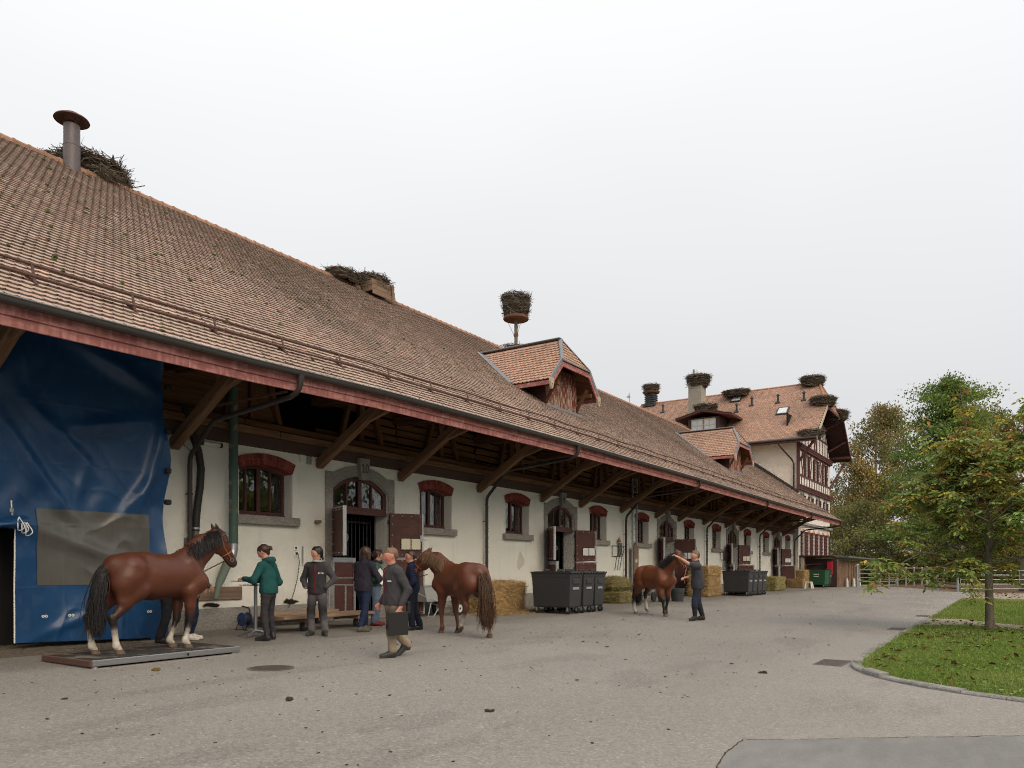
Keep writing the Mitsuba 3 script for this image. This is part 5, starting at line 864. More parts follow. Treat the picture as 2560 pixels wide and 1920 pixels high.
# ---------------------------------------------------------------- bales, bins, buckets, stool
def bale(x0, x1, y0, y1, z0, z1, label, cat, tone, seed, n=1800, nm='straw_bale', grp=None, round_=0.05):
    r = np.random.default_rng(seed); k = thing(nm, label, cat, grp)
    b = rbx(x0, x1, y0, y1, z0, z1, round_).subdivide_to_size(0.07); v = np.array(b.vertices); c0 = np.array([(x0 + x1) / 2, (y0 + y1) / 2, (z0 + z1) / 2])
    v += ((meshkit.fbm(v * 2.6 + seed, 3)[:, None] - 0.5) * 0.13 + (meshkit.noise(v * [16, 16, 24] + seed)[:, None] - 0.5) * 0.035) * (v - c0) / (np.linalg.norm(v - c0, axis=1, keepdims=True) + 1e-6); b.vertices = v; tone = np.array(tone)
    col = tone * (0.25 + 0.95 * meshkit.fbm(v * [7, 7, 16], 3)[:, None]); obj('core', b, 'm_vc', k, color=col, smooth=False)
    pts, fi = trimesh.sample.sample_surface(b, n, seed=seed); nn = np.array(b.face_normals)[fi]; d = r.normal(size=(n, 3)) * [1, 1, 0.45]; d = d - nn * (d * nn).sum(1, keepdims=True) * 0.75
    L = r.uniform(0.10, 0.36, n); d /= np.linalg.norm(d, axis=1, keepdims=True); sd = np.cross(d, nn); sd /= np.linalg.norm(sd, axis=1, keepdims=True) + 1e-9; w = r.uniform(0.004, 0.010, n)[:, None]
    c = pts + nn * r.uniform(0.0, 0.05, (n, 1)); e = c + d * L[:, None] / 2 + [0, 0, -0.02] * r.random((n, 1)); s = c - d * L[:, None] / 2
    V = np.stack([s - sd * w, s + sd * w, e + sd * w * 0.6, e - sd * w * 0.6], 1); m, cc = pack(V, np.array([[0, 1, 2], [0, 2, 3]]), tone * r.uniform(0.45, 1.7, (n, 1)) * (1 + r.normal(0, 0.05, (n, 3))))
    obj('stalks', m, 'm_vc2', k, color=cc); return k
SW, HY = [0.36, 0.245, 0.115], [0.20, 0.175, 0.075]
bale(18.6, 20.7, -1.45, -0.35, -0.02, 0.92, 'loose golden straw bale between the chestnut horse and the first bins', 'straw bale', SW, 61, 5200)
r = np.random.default_rng(62); n = 2600; xx = np.clip(r.normal(19.6, 1.0, n), 17.9, 22.2); yy = -1.45 - np.abs(r.normal(0, 0.35, n)); zz = gz(xx, yy) + 0.01 + np.abs(r.normal(0, 0.03, n)) * np.clip(1.4 + (yy + 1.45) * 2, 0.2, 2)
an = r.uniform(0, np.pi, n); d = np.column_stack([np.cos(an), np.sin(an), r.normal(0, 0.15, n)]) * r.uniform(0.05, 0.14, (n, 1)); sd = np.column_stack([-np.sin(an), np.cos(an), 0 * an]) * 0.005; c = np.column_stack([xx, yy, zz])
m, cc = pack(np.stack([c - d - sd, c - d + sd, c + d + sd, c + d - sd], 1), np.array([[0, 1, 2], [0, 2, 3]]), np.array(SW) * r.uniform(0.7, 1.5, (n, 1)))
k = obj('loose_straw', m, 'm_vc2', color=cc); labels[k] = {'label': 'loose straw spilled on the asphalt before the first bale', 'category': 'straw', 'kind': 'stuff'}
bale(27.2, 29.2, -1.75, -0.5, -0.02, 0.42, 'flat green hay bale lying under another beside the third horse', 'hay bale', HY, 63, 1800, 'hay_bale'); bale(27.4, 29.0, -1.45, -0.4, 0.40, 1.0, 'rounded green hay bale on top of the flat one by the third horse', 'hay bale', HY, 64, 1800, 'hay_bale', round_=0.22)
for i, (z, l) in enumerate(((-0.03, 'bottom'), (0.48, 'middle'), (0.99, 'top'))): bale(36.5, 38.4, -2.1, -1.0, z, z + 0.5, f'golden straw bale at the {l} of the tall stack by the second bins', 'straw bale', SW, 65 + i, 1500)
bale(38.5, 39.2, -1.7, -0.7, -0.02, 0.55, 'small straw bale squeezed between the tall stack and the second bins', 'straw bale', SW, 71, 500)
for i, (z, l) in enumerate(((-0.02, 'lower'), (0.36, 'upper'))): bale(48.9, 51.3, -2.2, -0.9, z, z + 0.40 + 0.1 * i, f'{l} pale hay bale in front of door two', 'hay bale', np.array(HY) * 1.35, 73 + i, 1200, 'hay_bale')
for i, (x, z, l) in enumerate(((59.0, -0.02, 'lower left'), (59.3, 0.62, 'upper right'))): bale(x, x + 1.9 + 0.5 * i, -1.6, -0.4, z, z + 0.66, f'{l} straw bale stacked at the far corner of the stable', 'straw bale', SW, 76 + i, 1000)
def bin4(x0, y0, w, d, h, label, cat, col, lidcol, group, near=True):
    g = float(gz(x0, y0)); k = thing('wheeled_bin', label, cat, group); zb, zt = g + 0.20, g + h - 0.09; t = 0.055
    def ring(z, i): return [(x0 + i, y0 + i, z), (x0 + w - i, y0 + i, z), (x0 + w - i, y0 + d - i, z), (x0 + i, y0 + d - i, z)]
    prof = [(zb, t + 0.03), (zb + 0.04, t), (zt - 0.12, 0.012), (zt - 0.11, 0.0), (zt, -0.004)]
    V = np.array([p for z, i in prof for p in ring(z, i)]); F = []
    for s in range(4):
        for a in range(4): b = (a + 1) % 4; F += [[s * 4 + a, s * 4 + b, s * 4 + 4 + b], [s * 4 + a, s * 4 + 4 + b, s * 4 + 4 + a]]
    F += [[0, 2, 1], [0, 3, 2]]; obj('body', trimesh.Trimesh(V, F, process=False), col, k)
    obj('lid', join([rbx(x0 - 0.03, x0 + w + 0.03, y0 - 0.05, y0 + d + 0.03, zt, zt + 0.045, 0.015), rbx(x0 + 0.05, x0 + w - 0.05, y0 + 0.02, y0 + d - 0.05, zt + 0.04, zt + 0.06, 0.015)]), lidcol, k)
    if near:
        for q in (0.2, 0.75): obj('lid_grip', rbx(x0 + w * 0.5 - 0.16, x0 + w * 0.5 + 0.16, y0 + d * q, y0 + d * q + 0.06, zt + 0.06, zt + 0.13, 0.012), lidcol, k)
        for i in range(4): obj('rim_rib', rbx(x0 + 0.06 + i * (w - 0.2) / 3, x0 + 0.11 + i * (w - 0.2) / 3, y0 - 0.065, y0 - 0.02, zt - 0.03, zt + 0.03, 0.01), lidcol, k)
        obj('front_panel', rbx(x0 + 0.2, x0 + w - 0.2, y0 - 0.012, y0 + 0.02, zt - 0.33, zt - 0.18, 0.02), col, k)
        tl = ['ECO', 'TEC'][0]; obj('white_mark', rbx(x0 + 0.22, x0 + w - 0.2, y0 + 0.012, y0 + 0.03, zt - 0.50, zt - 0.43, 0.004), 'm_markgrey', k)
    for qx in (0.12, w - 0.12):
        for qy in (0.14, d - 0.14):
            W = obj('castor', tube([(x0 + qx - 0.03, y0 + qy, g + 0.1), (x0 + qx - 0.022, y0 + qy, g + 0.1), (x0 + qx + 0.022, y0 + qy, g + 0.1), (x0 + qx + 0.03, y0 + qy, g + 0.1)], [0.08, 0.1, 0.1, 0.08], 16), 'm_rubber2', k, smooth=40)
            obj('castor_fork', join([bx(x0 + qx - 0.045, x0 + qx - 0.035, y0 + qy - 0.03, y0 + qy + 0.03, g + 0.09, g + 0.21), bx(x0 + qx + 0.035, x0 + qx + 0.045, y0 + qy - 0.03, y0 + qy + 0.03, g + 0.09, g + 0.21)]), 'm_galv', W)
    return k
for i, x in enumerate((20.05, 20.93, 21.72)): bin4(x, -3.45, 0.80 - 0.04 * i, 1.37, 1.34, ['dark grey wheeled bin nearest the straw bale, its long side in view', 'dark grey wheeled bin in the middle of the first row of three', 'dark grey wheeled bin at the right end of the first row of three'][i], 'wheeled bin', 'm_bin', 'm_binlid', 'dark grey wheeled bins')
for i, x in enumerate((39.0, 39.9, 40.8, 41.65)): bin4(x, -3.35, 0.82, 1.37, 1.34, ['dark grey wheeled bin leftmost in the second row of four', 'second dark grey wheeled bin in the second row of four', 'third dark grey wheeled bin in the second row of four', 'dark grey wheeled bin at the right end of the second row'][i], 'wheeled bin', 'm_bin', 'm_binlid', 'dark grey wheeled bins')
for i, (x, c) in enumerate(((61.0, 'm_bingreen'), (62.1, 'm_bingreen'), (63.3, 'm_bin'))): bin4(x, -2.75 + 0.05 * i, 0.9, 1.4, 1.36 + 0.06 * (i == 2), ['green wheeled bin in front of the shed, nearest the stool', 'second green wheeled bin behind the front one by the shed', 'black wheeled bin behind the two green bins'][i], 'wheeled bin', c, 'm_binlid' if i == 2 else c, None, i == 2)
obj('white_mark', join([bx(60.985, 60.998, -2.3, -1.9, 0.95, 1.0), bx(60.985, 60.998, -2.3, -1.9, 0.78, 0.82)]), 'm_white', 'wheeled_bin_007')
for i, (x, y, r0, h, l) in enumerate(((30.9, -2.65, 0.30, 0.56, 'black rubber tub with folded rim beside the third horse'), (30.1, -2.35, 0.26, 0.5, 'ribbed dark grey tub half hidden behind the third horse'))):
    k = thing('tub', l, 'tub'); g = float(gz(x, y)); obj('body', lathe([(0, 0), (r0 * 0.82, 0), (r0 * 0.97, h * 0.72), (r0 * 1.03, h * 0.74), (r0 * 1.04, h * 0.98), (r0 * 1.0, h), (r0 * 0.95, h * 0.98), (r0 * 0.78, 0.05), (0, 0.04)], 24, (x, y, g)), 'm_bin', k, smooth=40)
k = thing('round_barrow', 'feed barrow with a round silver tub standing behind the third horse', 'wheelbarrow'); an = np.linspace(0, np.pi, 14)
obj('tub', tube([(28.9, -1.75, 0.55), (28.92, -1.75, 0.55), (29.9, -1.75, 0.55), (29.92, -1.75, 0.55)], [0.1, 0.34, 0.34, 0.1], 24), 'm_zinctub', k, smooth=40)
for y in (-2.2, -1.35): obj('wheel', tube([(29.4, y - 0.05, 0.19), (29.4, y - 0.04, 0.19), (29.4, y + 0.04, 0.19), (29.4, y + 0.05, 0.19)], [0.15, 0.20, 0.20, 0.15], 18), 'm_rubber2', k, smooth=40)
k = thing('plastic_stool', 'small white plastic step stool beside the green bin', 'stool'); sx_, sy_ = 56.7, -2.5; g = float(gz(sx_, sy_))
obj('seat', rbx(sx_ - 0.24, sx_ + 0.24, sy_ - 0.2, sy_ + 0.2, g + 0.44, g + 0.50, 0.02), 'm_whiteplastic', k)
for qx, qy in ((-1, -1), (-1, 1), (1, -1), (1, 1)): obj('leg', beam((sx_ + qx * 0.28, sy_ + qy * 0.24, g), (sx_ + qx * 0.2, sy_ + qy * 0.16, g + 0.45), 0.09, 0.09, b=0.015), 'm_whiteplastic', k)
obj('brace', join([beam((sx_ - 0.25, sy_ + q * 0.21, g + 0.2), (sx_ + 0.25, sy_ + q * 0.21, g + 0.2), 0.04, 0.06) for q in (-1, 1)]), 'm_whiteplastic', k)
# ---------------------------------------------------------------- ground fittings and litter
k = thing('manhole_cover', 'round iron manhole cover in the asphalt before the women', 'manhole cover'); mx, my = 7.07, -5.83
obj('rim', lathe([(0.285, 0.001), (0.285, 0.006), (0.32, 0.006), (0.32, 0.001)], 40, (mx, my, float(gz(mx, my)))), 'm_iron', k)
obj('lid', lathe([(0, 0.005), (0.28, 0.005), (0.28, 0.001)], 40, (mx, my, float(gz(mx, my)))), 'm_iron2', k)
st = [bx(mx + a - 0.004, mx + a + 0.004, my - math.sqrt(max(0, 0.265 ** 2 - a * a)), my + math.sqrt(max(0, 0.265 ** 2 - a * a)), gz(0, my) + 0.005, gz(0, my) + 0.009) for a in np.arange(-0.25, 0.26, 0.025)]; obj('ribs', join(st), 'm_iron', k, kind='stuff')
for i, (x, l) in enumerate(((12.85, 'iron drain grate by the kerb corner nearest the camera'), (21.1, 'iron drain grate by the kerb near the gravel strip'), (27.5, 'iron drain grate farthest along the kerb'))):
    k = thing('drain_grate', l, 'drain grate'); y0, y1 = (-12.36, -11.98); z = float(gz(x, -12.2))
    obj('frame', join([bx(x - 0.42, x + 0.42, y0 - 0.02, y0, z, z + 0.008), bx(x - 0.42, x + 0.42, y1, y1 + 0.02, z, z + 0.008), bx(x - 0.42, x - 0.40, y0, y1, z, z + 0.008), bx(x + 0.40, x + 0.42, y0, y1, z, z + 0.008)]), 'm_iron', k)
    obj('pit', bx(x - 0.4, x + 0.4, y0, y1, z + 0.001, z + 0.003), 'm_dark', k)
    for q in np.linspace(-0.38, 0.38, 16): obj('bar', bx(x + q - 0.011, x + q + 0.011, y0, y1, z + 0.003, z + 0.008), 'm_iron', k)
r = np.random.default_rng(90); n = 620
A = np.column_stack([r.uniform(3, 16, 300), r.uniform(-12, -4, 300)]); B = np.column_stack([14 + np.abs(r.normal(0, 16, 380)), r.normal(-7.4, 1.7, 380)]); Q = np.vstack([A, B]); Q = Q[(Q[:, 0] < 56) & (Q[:, 1] > -12) & (Q[:, 1] < -3)]
ic = trimesh.creation.icosphere(1, 1.0); ms = []
for i, (x, y) in enumerate(Q):
    s = r.uniform(0.005, 0.011) * (2.0 if r.random() < 0.10 else 1) * (1 + 0.010 * x); q = ic.copy(); v = np.array(q.vertices) * (1 + 0.3 * r.normal(size=(42, 1))) * [s * r.uniform(0.8, 1.8), s * r.uniform(0.8, 1.5), s * 0.5]; q.vertices = v + [x, y, float(gz(x, y)) + s * 0.3]; ms.append(q)
labels[obj('litter', join(ms), 'm_dung', kind='stuff')] = {'label': 'small dark crumbs of dung and leaf scattered over the asphalt', 'category': 'litter', 'kind': 'stuff'}
for (x, y), s, l in (((6.35, -10.12), 0.028, 'dark dropping nearest the camera on the asphalt'), ((6.0, -4.85), 0.04, 'ochre dropping in front of the weighing platform'), ((5.55, -8.0), 0.035, 'brown dropping left of the middle foreground'), ((10.95, -11.6), 0.035, 'brown dropping beside the drain grate by the kerb corner')):
    k = thing('dropping', l, 'dropping'); ms = []
    for j in range(5): q = ic.copy(); q.vertices = np.array(q.vertices) * (1 + 0.2 * r.normal(size=(42, 1))) * s * [r.uniform(.7, 1.1), r.uniform(.6, 1), 0.55] + [x + r.normal(0, s), y + r.normal(0, s), float(gz(x, y)) + s * 0.3]; ms.append(q)
    obj('lumps', join(ms), 'm_dung' if 'ochre' not in l else 'm_ochre', k)
# ---------------------------------------------------------------- gates and fences at the far end
def gate(p, q, label, h=1.35, rails=5, bar=2):
    k = thing('tube_gate', label, 'gate'); p, q = np.array(p, float), np.array(q, float); z = -0.12
    for t in np.linspace(0, 1, rails): obj('rail', tube([(*p, z + 0.18 + (h - 0.2) * t), (*q, z + 0.18 + (h - 0.2) * t)], 0.028, 8), 'm_galv', k)
    for t in np.linspace(0, 1, bar + 1): c = p + (q - p) * t; obj('upright', tube([(*c, z + 0.18), (*c, z + h)], 0.028, 8), 'm_galv', k)
gate((65.5, -4.45), (69.8, -6.55), 'galvanised tube gate right beside the plank shed', 1.45)
gate((58.4, -11.7), (61.3, -16.6), 'long galvanised tube gate behind the young tree', 1.4, 5, 3)
def post(x, y, h, l, r=0.07, m='m_galv'):
    k = thing('fence_post', l, 'fence post', 'posts of the paddock fence'); obj('post', tube([(x, y, -0.2), (x, y, h)], r, 8), m, k); obj('cap', tube([(x, y, h), (x, y, h + 0.03)], r * 1.15, 8), 'm_white', k)
post(65.35, -4.3, 1.75, 'galvanised gate post at the corner of the plank shed', 0.10)
fp = [(72.5 + 1.6 * i, -5.0 - 0.5 * i) for i in range(9)] + [(64.6, -9.2), (58.2, -11.55), (62.0, -10.1)]
for x, y in fp: post(x, y, 1.55, ['grey paddock fence post in the row behind the tube gate', 'grey fence post at the left end of the low log fence', 'grey fence post at the right end of the low log fence', 'grey fence post standing behind the low log fence'][0 if y in [-5.0 - 0.5 * q for q in range(9)] else 1 if x == 64.6 else 2 if x == 58.2 else 3])
def rails(p, q, zs, label):
    k = thing('paddock_fence', label, 'fence'); p, q = np.array(p, float), np.array(q, float); n = 3
    for z in zs:
        for i in range(n): wood('rail', tube([(*(p + (q - p) * i / n), z + rng.normal(0, 0.02)), (*(p + (q - p) * (i + 0.5) / n), z + rng.normal(0, 0.02)), (*(p + (q - p) * (i + 1) / n), z + rng.normal(0, 0.02))], 0.075, 7), 'm_railwood', k)
rails((72.5, -4.9), (86.0, -9.2), (1.45, 0.95, 0.45), 'three-rail log fence of the paddock seen through the tube gate')
rails((64.6, -9.1), (58.3, -11.5), (0.42, 0.1), 'low two-log fence between the two tube gates')
rails((75, -12), (80, -24), (1.3, 0.8), 'distant log fence of the paddock behind the young tree')
# ---------------------------------------------------------------- continuous bodies: blended tapered bones, polygonised
def V3(*a): return np.array(a, float)
class Body:
    def __init__(s): s.p = []
    def add(s, a, b, ra, rb=None, k=0.03, ca=None, cb=None, flat=None):
        """tapered bone a-b; flat = (axis, factor) squeezes it along an axis"""
        s.p.append((np.asarray(a, float), np.asarray(b, float), float(ra), float(ra if rb is None else rb), k, ca, cb if cb is not None else ca, flat)); return s
    @staticmethod
    def dist(q, pr):
        a, b, ra, rb, k, ca, cb, fl = pr; ab = b - a; L2 = ab @ ab
        w = q - a
        if fl is not None:
            n, f = np.asarray(fl[0], float), fl[1]; n = n / np.linalg.norm(n); w = w + (w @ n)[..., None] * n * (1 / f - 1)
            ab = ab + (ab @ n) * n * (1 / f - 1); L2 = ab @ ab
        t = np.clip((w @ ab) / L2, 0, 1) if L2 > 1e-12 else np.zeros(w.shape[:-1])
        d = np.linalg.norm(w - t[..., None] * ab, axis=-1) - (ra + (rb - ra) * t)
        return d * (min(1.0, fl[1]) ** 0.5 if fl is not None else 1.0), t
    def mesh(s, h=0.012, cut=()):
        lo = np.min([np.minimum(p[0] - p[2], p[1] - p[3]) for p in s.p], 0) - 3 * h - 0.02; hi = np.max([np.maximum(p[0] + p[2], p[1] + p[3]) for p in s.p], 0) + 3 * h + 0.02
        N = np.ceil((hi - lo) / h).astype(int) + 1; F = np.full(N, 1.0, np.float32); ax = [lo[i] + h * np.arange(N[i]) for i in range(3)]
        for pr in s.p:
            r = max(pr[2], pr[3]) + pr[4] + 2 * h; a = np.clip(np.floor((np.minimum(pr[0], pr[1]) - r - lo) / h).astype(int), 0, N); b = np.clip(np.ceil((np.maximum(pr[0], pr[1]) + r - lo) / h).astype(int) + 1, 0, N)
            q = np.stack(np.meshgrid(*[ax[i][a[i]:b[i]] for i in range(3)], indexing='ij'), -1)
            d = s.dist(q, pr)[0]; sl = tuple(slice(a[i], b[i]) for i in range(3)); f = F[sl]; k = pr[4]
            hh = np.clip(0.5 + 0.5 * (f - d) / k, 0, 1); F[sl] = f * (1 - hh) + d * hh - k * hh * (1 - hh)
        for n, o in cut:                                  # keep where (p - o).n < 0
            n = np.asarray(n, float); n = n / np.linalg.norm(n); o = np.asarray(o, float)
            D = (ax[0] - o[0])[:, None, None] * n[0] + (ax[1] - o[1])[None, :, None] * n[1] + (ax[2] - o[2])[None, None, :] * n[2]; F = np.maximum(F, D)
        F[0] = F[-1] = 1; F[:, 0] = F[:, -1] = 1; F[:, :, 0] = F[:, :, -1] = 1
        return nets(F, lo, h)
    def colors(s, v, default):
        W = np.zeros(len(v)); C = np.zeros((len(v), 3)); default = np.array(default, float)
        for pr in s.p:
            d, t = s.dist(v, pr); ca = default if pr[5] is None else np.array(pr[5]); cb = default if pr[6] is None else np.array(pr[6])
            w = np.exp(-np.clip(d + 0.02, 0, 1) / 0.016) + 1e-12; W += w; C += w[:, None] * (ca * (1 - t[:, None]) + cb * t[:, None])
        return C / W[:, None]
def nets(F, lo, h):
    S = F < 0; n = np.array(F.shape); c = np.zeros(n - 1, bool); cnt = np.zeros(n - 1, int)
    for o in np.ndindex(2, 2, 2): cnt += S[o[0]:n[0] - 1 + o[0], o[1]:n[1] - 1 + o[1], o[2]:n[2] - 1 + o[2]]
    c = (cnt > 0) & (cnt < 8); I = np.argwhere(c); idx = np.full(n - 1, -1); idx[c] = np.arange(len(I))
    P = np.zeros((len(I), 3)); W = np.zeros(len(I)); g = lambda o: F[I[:, 0] + o[0], I[:, 1] + o[1], I[:, 2] + o[2]]
    for ax in range(3):
        for o in np.ndindex(2, 2):
            a = list(o); a.insert(ax, 0); b = list(o); b.insert(ax, 1); fa, fb = g(a), g(b); m = (fa < 0) != (fb < 0)
            t = np.where(m, fa / np.where(m, fa - fb, 1), 0); q = np.array(a, float)[None] + np.zeros((len(I), 3)); q[:, ax] += t; P += q * m[:, None]; W += m
    Vt = lo + h * (I + P / W[:, None]); Fc = []
    for ax in range(3):
        o1, o2 = [(1, 2), (2, 0), (0, 1)][ax]; sl = [slice(1, -1)] * 3; sl[ax] = slice(0, -1); A = S[tuple(sl)]; s2 = list(sl); s2[ax] = slice(1, None); B = S[tuple(s2)]
        E = np.argwhere(A != B); E[:, [k for k in range(3) if k != ax]] += 1
        if not len(E): continue
        inside = S[E[:, 0], E[:, 1], E[:, 2]]; d1 = np.zeros(3, int); d1[o1] = 1; d2 = np.zeros(3, int); d2[o2] = 1
        q = [idx[tuple((E - d).T)] for d in (d1 + d2, d2, 0 * d1, d1)]; q = np.stack(q, 1); q[~inside] = q[~inside][:, ::-1]; Fc.append(q)
    Q = np.vstack(Fc); return trimesh.Trimesh(Vt, np.vstack([Q[:, [0, 1, 2]], Q[:, [0, 2, 3]]]), process=False)
def smooth_mesh(m, it=2):
    e = m.edges_unique; n = len(m.vertices); v = np.array(m.vertices)
    for lam in [0.5, -0.52] * it:
        acc = np.zeros_like(v); c = np.zeros(n); np.add.at(acc, e[:, 0], v[e[:, 1]]); np.add.at(acc, e[:, 1], v[e[:, 0]]); np.add.at(c, e[:, 0], 1); np.add.at(c, e[:, 1], 1); v = v + lam * (acc / np.maximum(c, 1)[:, None] - v)
    return trimesh.Trimesh(v, m.faces, process=False)
def strands(roots, dirs, L, r, seed, grav=0.5, seg=7, wav=0.02, side=None):
    """hair: thin tapered tubes of three sides"""
    rd = np.random.default_rng(seed); n = len(roots); P = [roots]; d = dirs / np.linalg.norm(dirs, axis=1, keepdims=True); st = (np.broadcast_to(L, (n,)) / seg)[:, None]; ph = rd.uniform(0, 6, (n, 1))
    for k in range(seg):
        d = d + np.array([0, 0, -grav]) + rd.normal(0, wav * 3, (n, 3)); d /= np.linalg.norm(d, axis=1, keepdims=True); P.append(P[-1] + d * st + wav * np.sin(ph + k * 1.3) * np.column_stack([np.cos(ph[:, 0]), np.sin(ph[:, 0]), 0 * ph[:, 0]]) * 0.4)
    P = np.stack(P, 1); t = np.gradient(P, axis=1); t /= np.linalg.norm(t, axis=2, keepdims=True); s = np.cross(t, rd.normal(size=(n, 1, 3))); s /= np.linalg.norm(s, axis=2, keepdims=True); u = np.cross(t, s); rr = (np.broadcast_to(r, (n,))[:, None] * np.linspace(1, 0.35, seg + 1)[None])[..., None]
    V = np.stack([P + rr * (s * math.cos(a) + u * math.sin(a)) for a in (0, 2.094, 4.189)], 2).reshape(n, -1, 3); F = []
    for k in range(seg):
        for j in range(3): j2 = (j + 1) % 3; o = k * 3; F += [[o + j, o + j2, o + 3 + j2], [o + j, o + 3 + j2, o + 3 + j]]
    return V, np.array(F)
def place(m, pos, ang, sc=1.0): return xf(m, pos=pos, rz=ang, sc=sc)
def put(v, pos, ang, sc=1.0):
    c, s = math.cos(ang), math.sin(ang); v = np.asarray(v, float) * sc; return np.stack([v[..., 0] * c - v[..., 1] * s, v[..., 0] * s + v[..., 1] * c, v[..., 2]], -1) + np.asarray(pos, float)
# ---------------------------------------------------------------- horses
def horse(label, pos, ang, coat, dark, legs, poll, nose, mane_c, tail_c, socks, neckbase=(0.52, 0, 1.30), bridle=None, sc=1.0, seed=1, mane_side=-1, tail_drop=1.0, tailswing=0.0):
    """legs: dict lf, rf, lh, rh -> (hoof x, y, z, knee or hock override or None); local frame: x forward, y left, z up"""
    k = thing('horse', label, 'horse'); B = Body(); co = np.array(coat); dk = np.array(dark); yf = (0, 1, 0)
    under = co * 0.75
    B.add((0.40, 0, 1.15), (-0.12, 0, 1.13), 0.335, 0.355, 0.05, co, co, (yf, 0.82)); B.add((-0.08, 0, 1.16), (-0.42, 0, 1.23), 0.335, 0.27, 0.06, co, co, (yf, 0.84))
    B.add((-0.22, 0, 1.33), (-0.66, 0, 1.30), 0.20, 0.19, 0.08, co, co); B.add((0.46, 0, 1.37), (0.12, 0, 1.30), 0.135, 0.16, 0.10, co, co)
    for s in (-1, 1):
        B.add((-0.50, 0.13 * s, 1.27), (-0.62, 0.14 * s, 1.06), 0.225, 0.19, 0.08, co, co); B.add((0.46, 0.13 * s, 1.36), (0.60, 0.15 * s, 1.06), 0.12, 0.165, 0.07, co, co); B.add((0.60, 0.15 * s, 1.06), (0.44, 0.16 * s, 0.93), 0.15, 0.13, 0.06, co, co)
        B.add((0.60, 0.08 * s, 1.10), (0.62, 0.09 * s, 1.0), 0.15, 0.13, 0.05, co, co)
    nb = V3(*neckbase); poll = V3(*poll); nose = V3(*nose); m1 = nb + (poll - nb) * 0.5 + V3(0.02, 0, 0.03)
    fw = V3(poll[0] - nb[0], poll[1] - nb[1], 0); fl = np.cross(poll - nb, (0, 0, 1)); fl = fl / (np.linalg.norm(fl) + 1e-9) if np.linalg.norm(fl) > 0.05 else V3(0, 1, 0)
    B.add(nb - V3(0.06, 0, 0.05), m1, 0.255, 0.195, 0.10, co, co, (fl, 0.70)); B.add(m1, poll - V3(0.03, 0, 0.06), 0.19, 0.125, 0.08, co, co, (fl, 0.66)); B.add(nb + V3(-0.12, 0, 0.12), m1 + V3(-0.04, 0, 0.10), 0.11, 0.09, 0.10, co, co)
    hd = nose - poll; L = np.linalg.norm(hd); hd /= L; hs = np.cross(hd, (0, 0, 1)); hs /= np.linalg.norm(hs) + 1e-9; hn = np.cross(hs, hd)      # hn: front of the face
    hn = hn if (hn @ (V3(0, 0, 1) + fw)) > 0 else -hn
    B.add(poll + hd * 0.04, poll + hd * L * 0.42, 0.118, 0.112, 0.05, co, co, (hs, 0.78)); B.add(poll + hd * L * 0.40, nose - hd * 0.07, 0.108, 0.078, 0.05, co, co * 0.6, (hs, 0.74)); B.add(nose - hd * 0.075, nose - hd * 0.045, 0.080, 0.074, 0.03, dk * 1.2 + 0.01, dk + 0.012, (hs, 0.86))
    B.add(poll + hd * 0.12 - hn * 0.085, poll + hd * 0.25 - hn * 0.11, 0.104, 0.096, 0.05, co, co, (hs, 0.62)); B.add(poll + hd * 0.28 - hn * 0.09, nose - hd * 0.10 - hn * 0.05, 0.06, 0.042, 0.04, co, co * 0.6, (hs, 0.7))
    for s in (-1, 1):
        B.add(poll + hd * 0.19 + hs * 0.062 * s + hn * 0.045, poll + hd * 0.22 + hs * 0.062 * s + hn * 0.04, 0.028, 0.026, 0.03, co * 0.7, co * 0.7); e0 = poll + hs * 0.045 * s + hn * 0.01; B.add(e0, e0 - hd * 0.09 + hs * 0.012 * s + hn * 0.02, 0.036, 0.028, 0.02, co, dk); B.add(e0 - hd * 0.09 + hs * 0.012 * s + hn * 0.02, e0 - hd * 0.17 + hs * 0.012 * s + hn * 0.03, 0.028, 0.006, 0.01, dk, dk)
    hoofs = []
    for nm, (hx, hy, hz, over) in legs.items():
        fore = nm[1] == 'f'; s = 1 if nm[0] == 'l' else -1; sock = np.array(socks.get(nm, dk)); tl = 0.30 if nm in socks else 0.0
        if fore:
            el = V3(0.46, 0.16 * s, 0.93); kn = V3(*over) if over else V3(hx * 0.5 + 0.25, (hy + 0.16 * s) / 2, hz + 0.47); ft = V3(hx - 0.05, hy, hz + 0.13)
            B.add(el, el + (kn - el) * 0.55, 0.125, 0.082, 0.05, co, co); B.add(el + (kn - el) * 0.55, kn, 0.082, 0.058, 0.03, co, dk); B.add(kn + V3(0.008, 0, 0.03), kn - V3(0, 0, 0.03), 0.060, 0.052, 0.02, dk, dk); j = kn + (ft - kn) * 0.55; B.add(kn, j, 0.048, 0.037, 0.02, dk, dk if not tl else dk); B.add(j, ft, 0.037, 0.040, 0.02, sock, sock)
        else:
            hp = V3(-0.50, 0.14 * s, 1.10); st = V3(-0.42 + 0.25 * (hx + 0.70), 0.17 * s, 0.95); hk = V3(*over) if over else V3(hx - 0.10, (hy + 0.15 * s) / 2, hz + 0.53); ft = V3(hx - 0.05, hy, hz + 0.14)
            B.add(hp, st, 0.21, 0.155, 0.08, co, co); B.add(V3(-0.60, 0.14 * s, 1.12), (st + hk) / 2 + V3(-0.03, 0, 0.06), 0.18, 0.10, 0.07, co, co); B.add(st, (st + hk) / 2, 0.145, 0.088, 0.06, co, co * 0.9); B.add((st + hk) / 2, hk, 0.088, 0.055, 0.03, co * 0.9, dk); B.add(hk + V3(-0.022, 0, 0.035), hk - V3(0, 0, 0.05), 0.050, 0.052, 0.02, dk, dk); j = hk + (ft - hk) * 0.5; B.add(hk, j, 0.052, 0.042, 0.02, dk, dk); B.add(j, ft, 0.042, 0.044, 0.02, sock, sock)
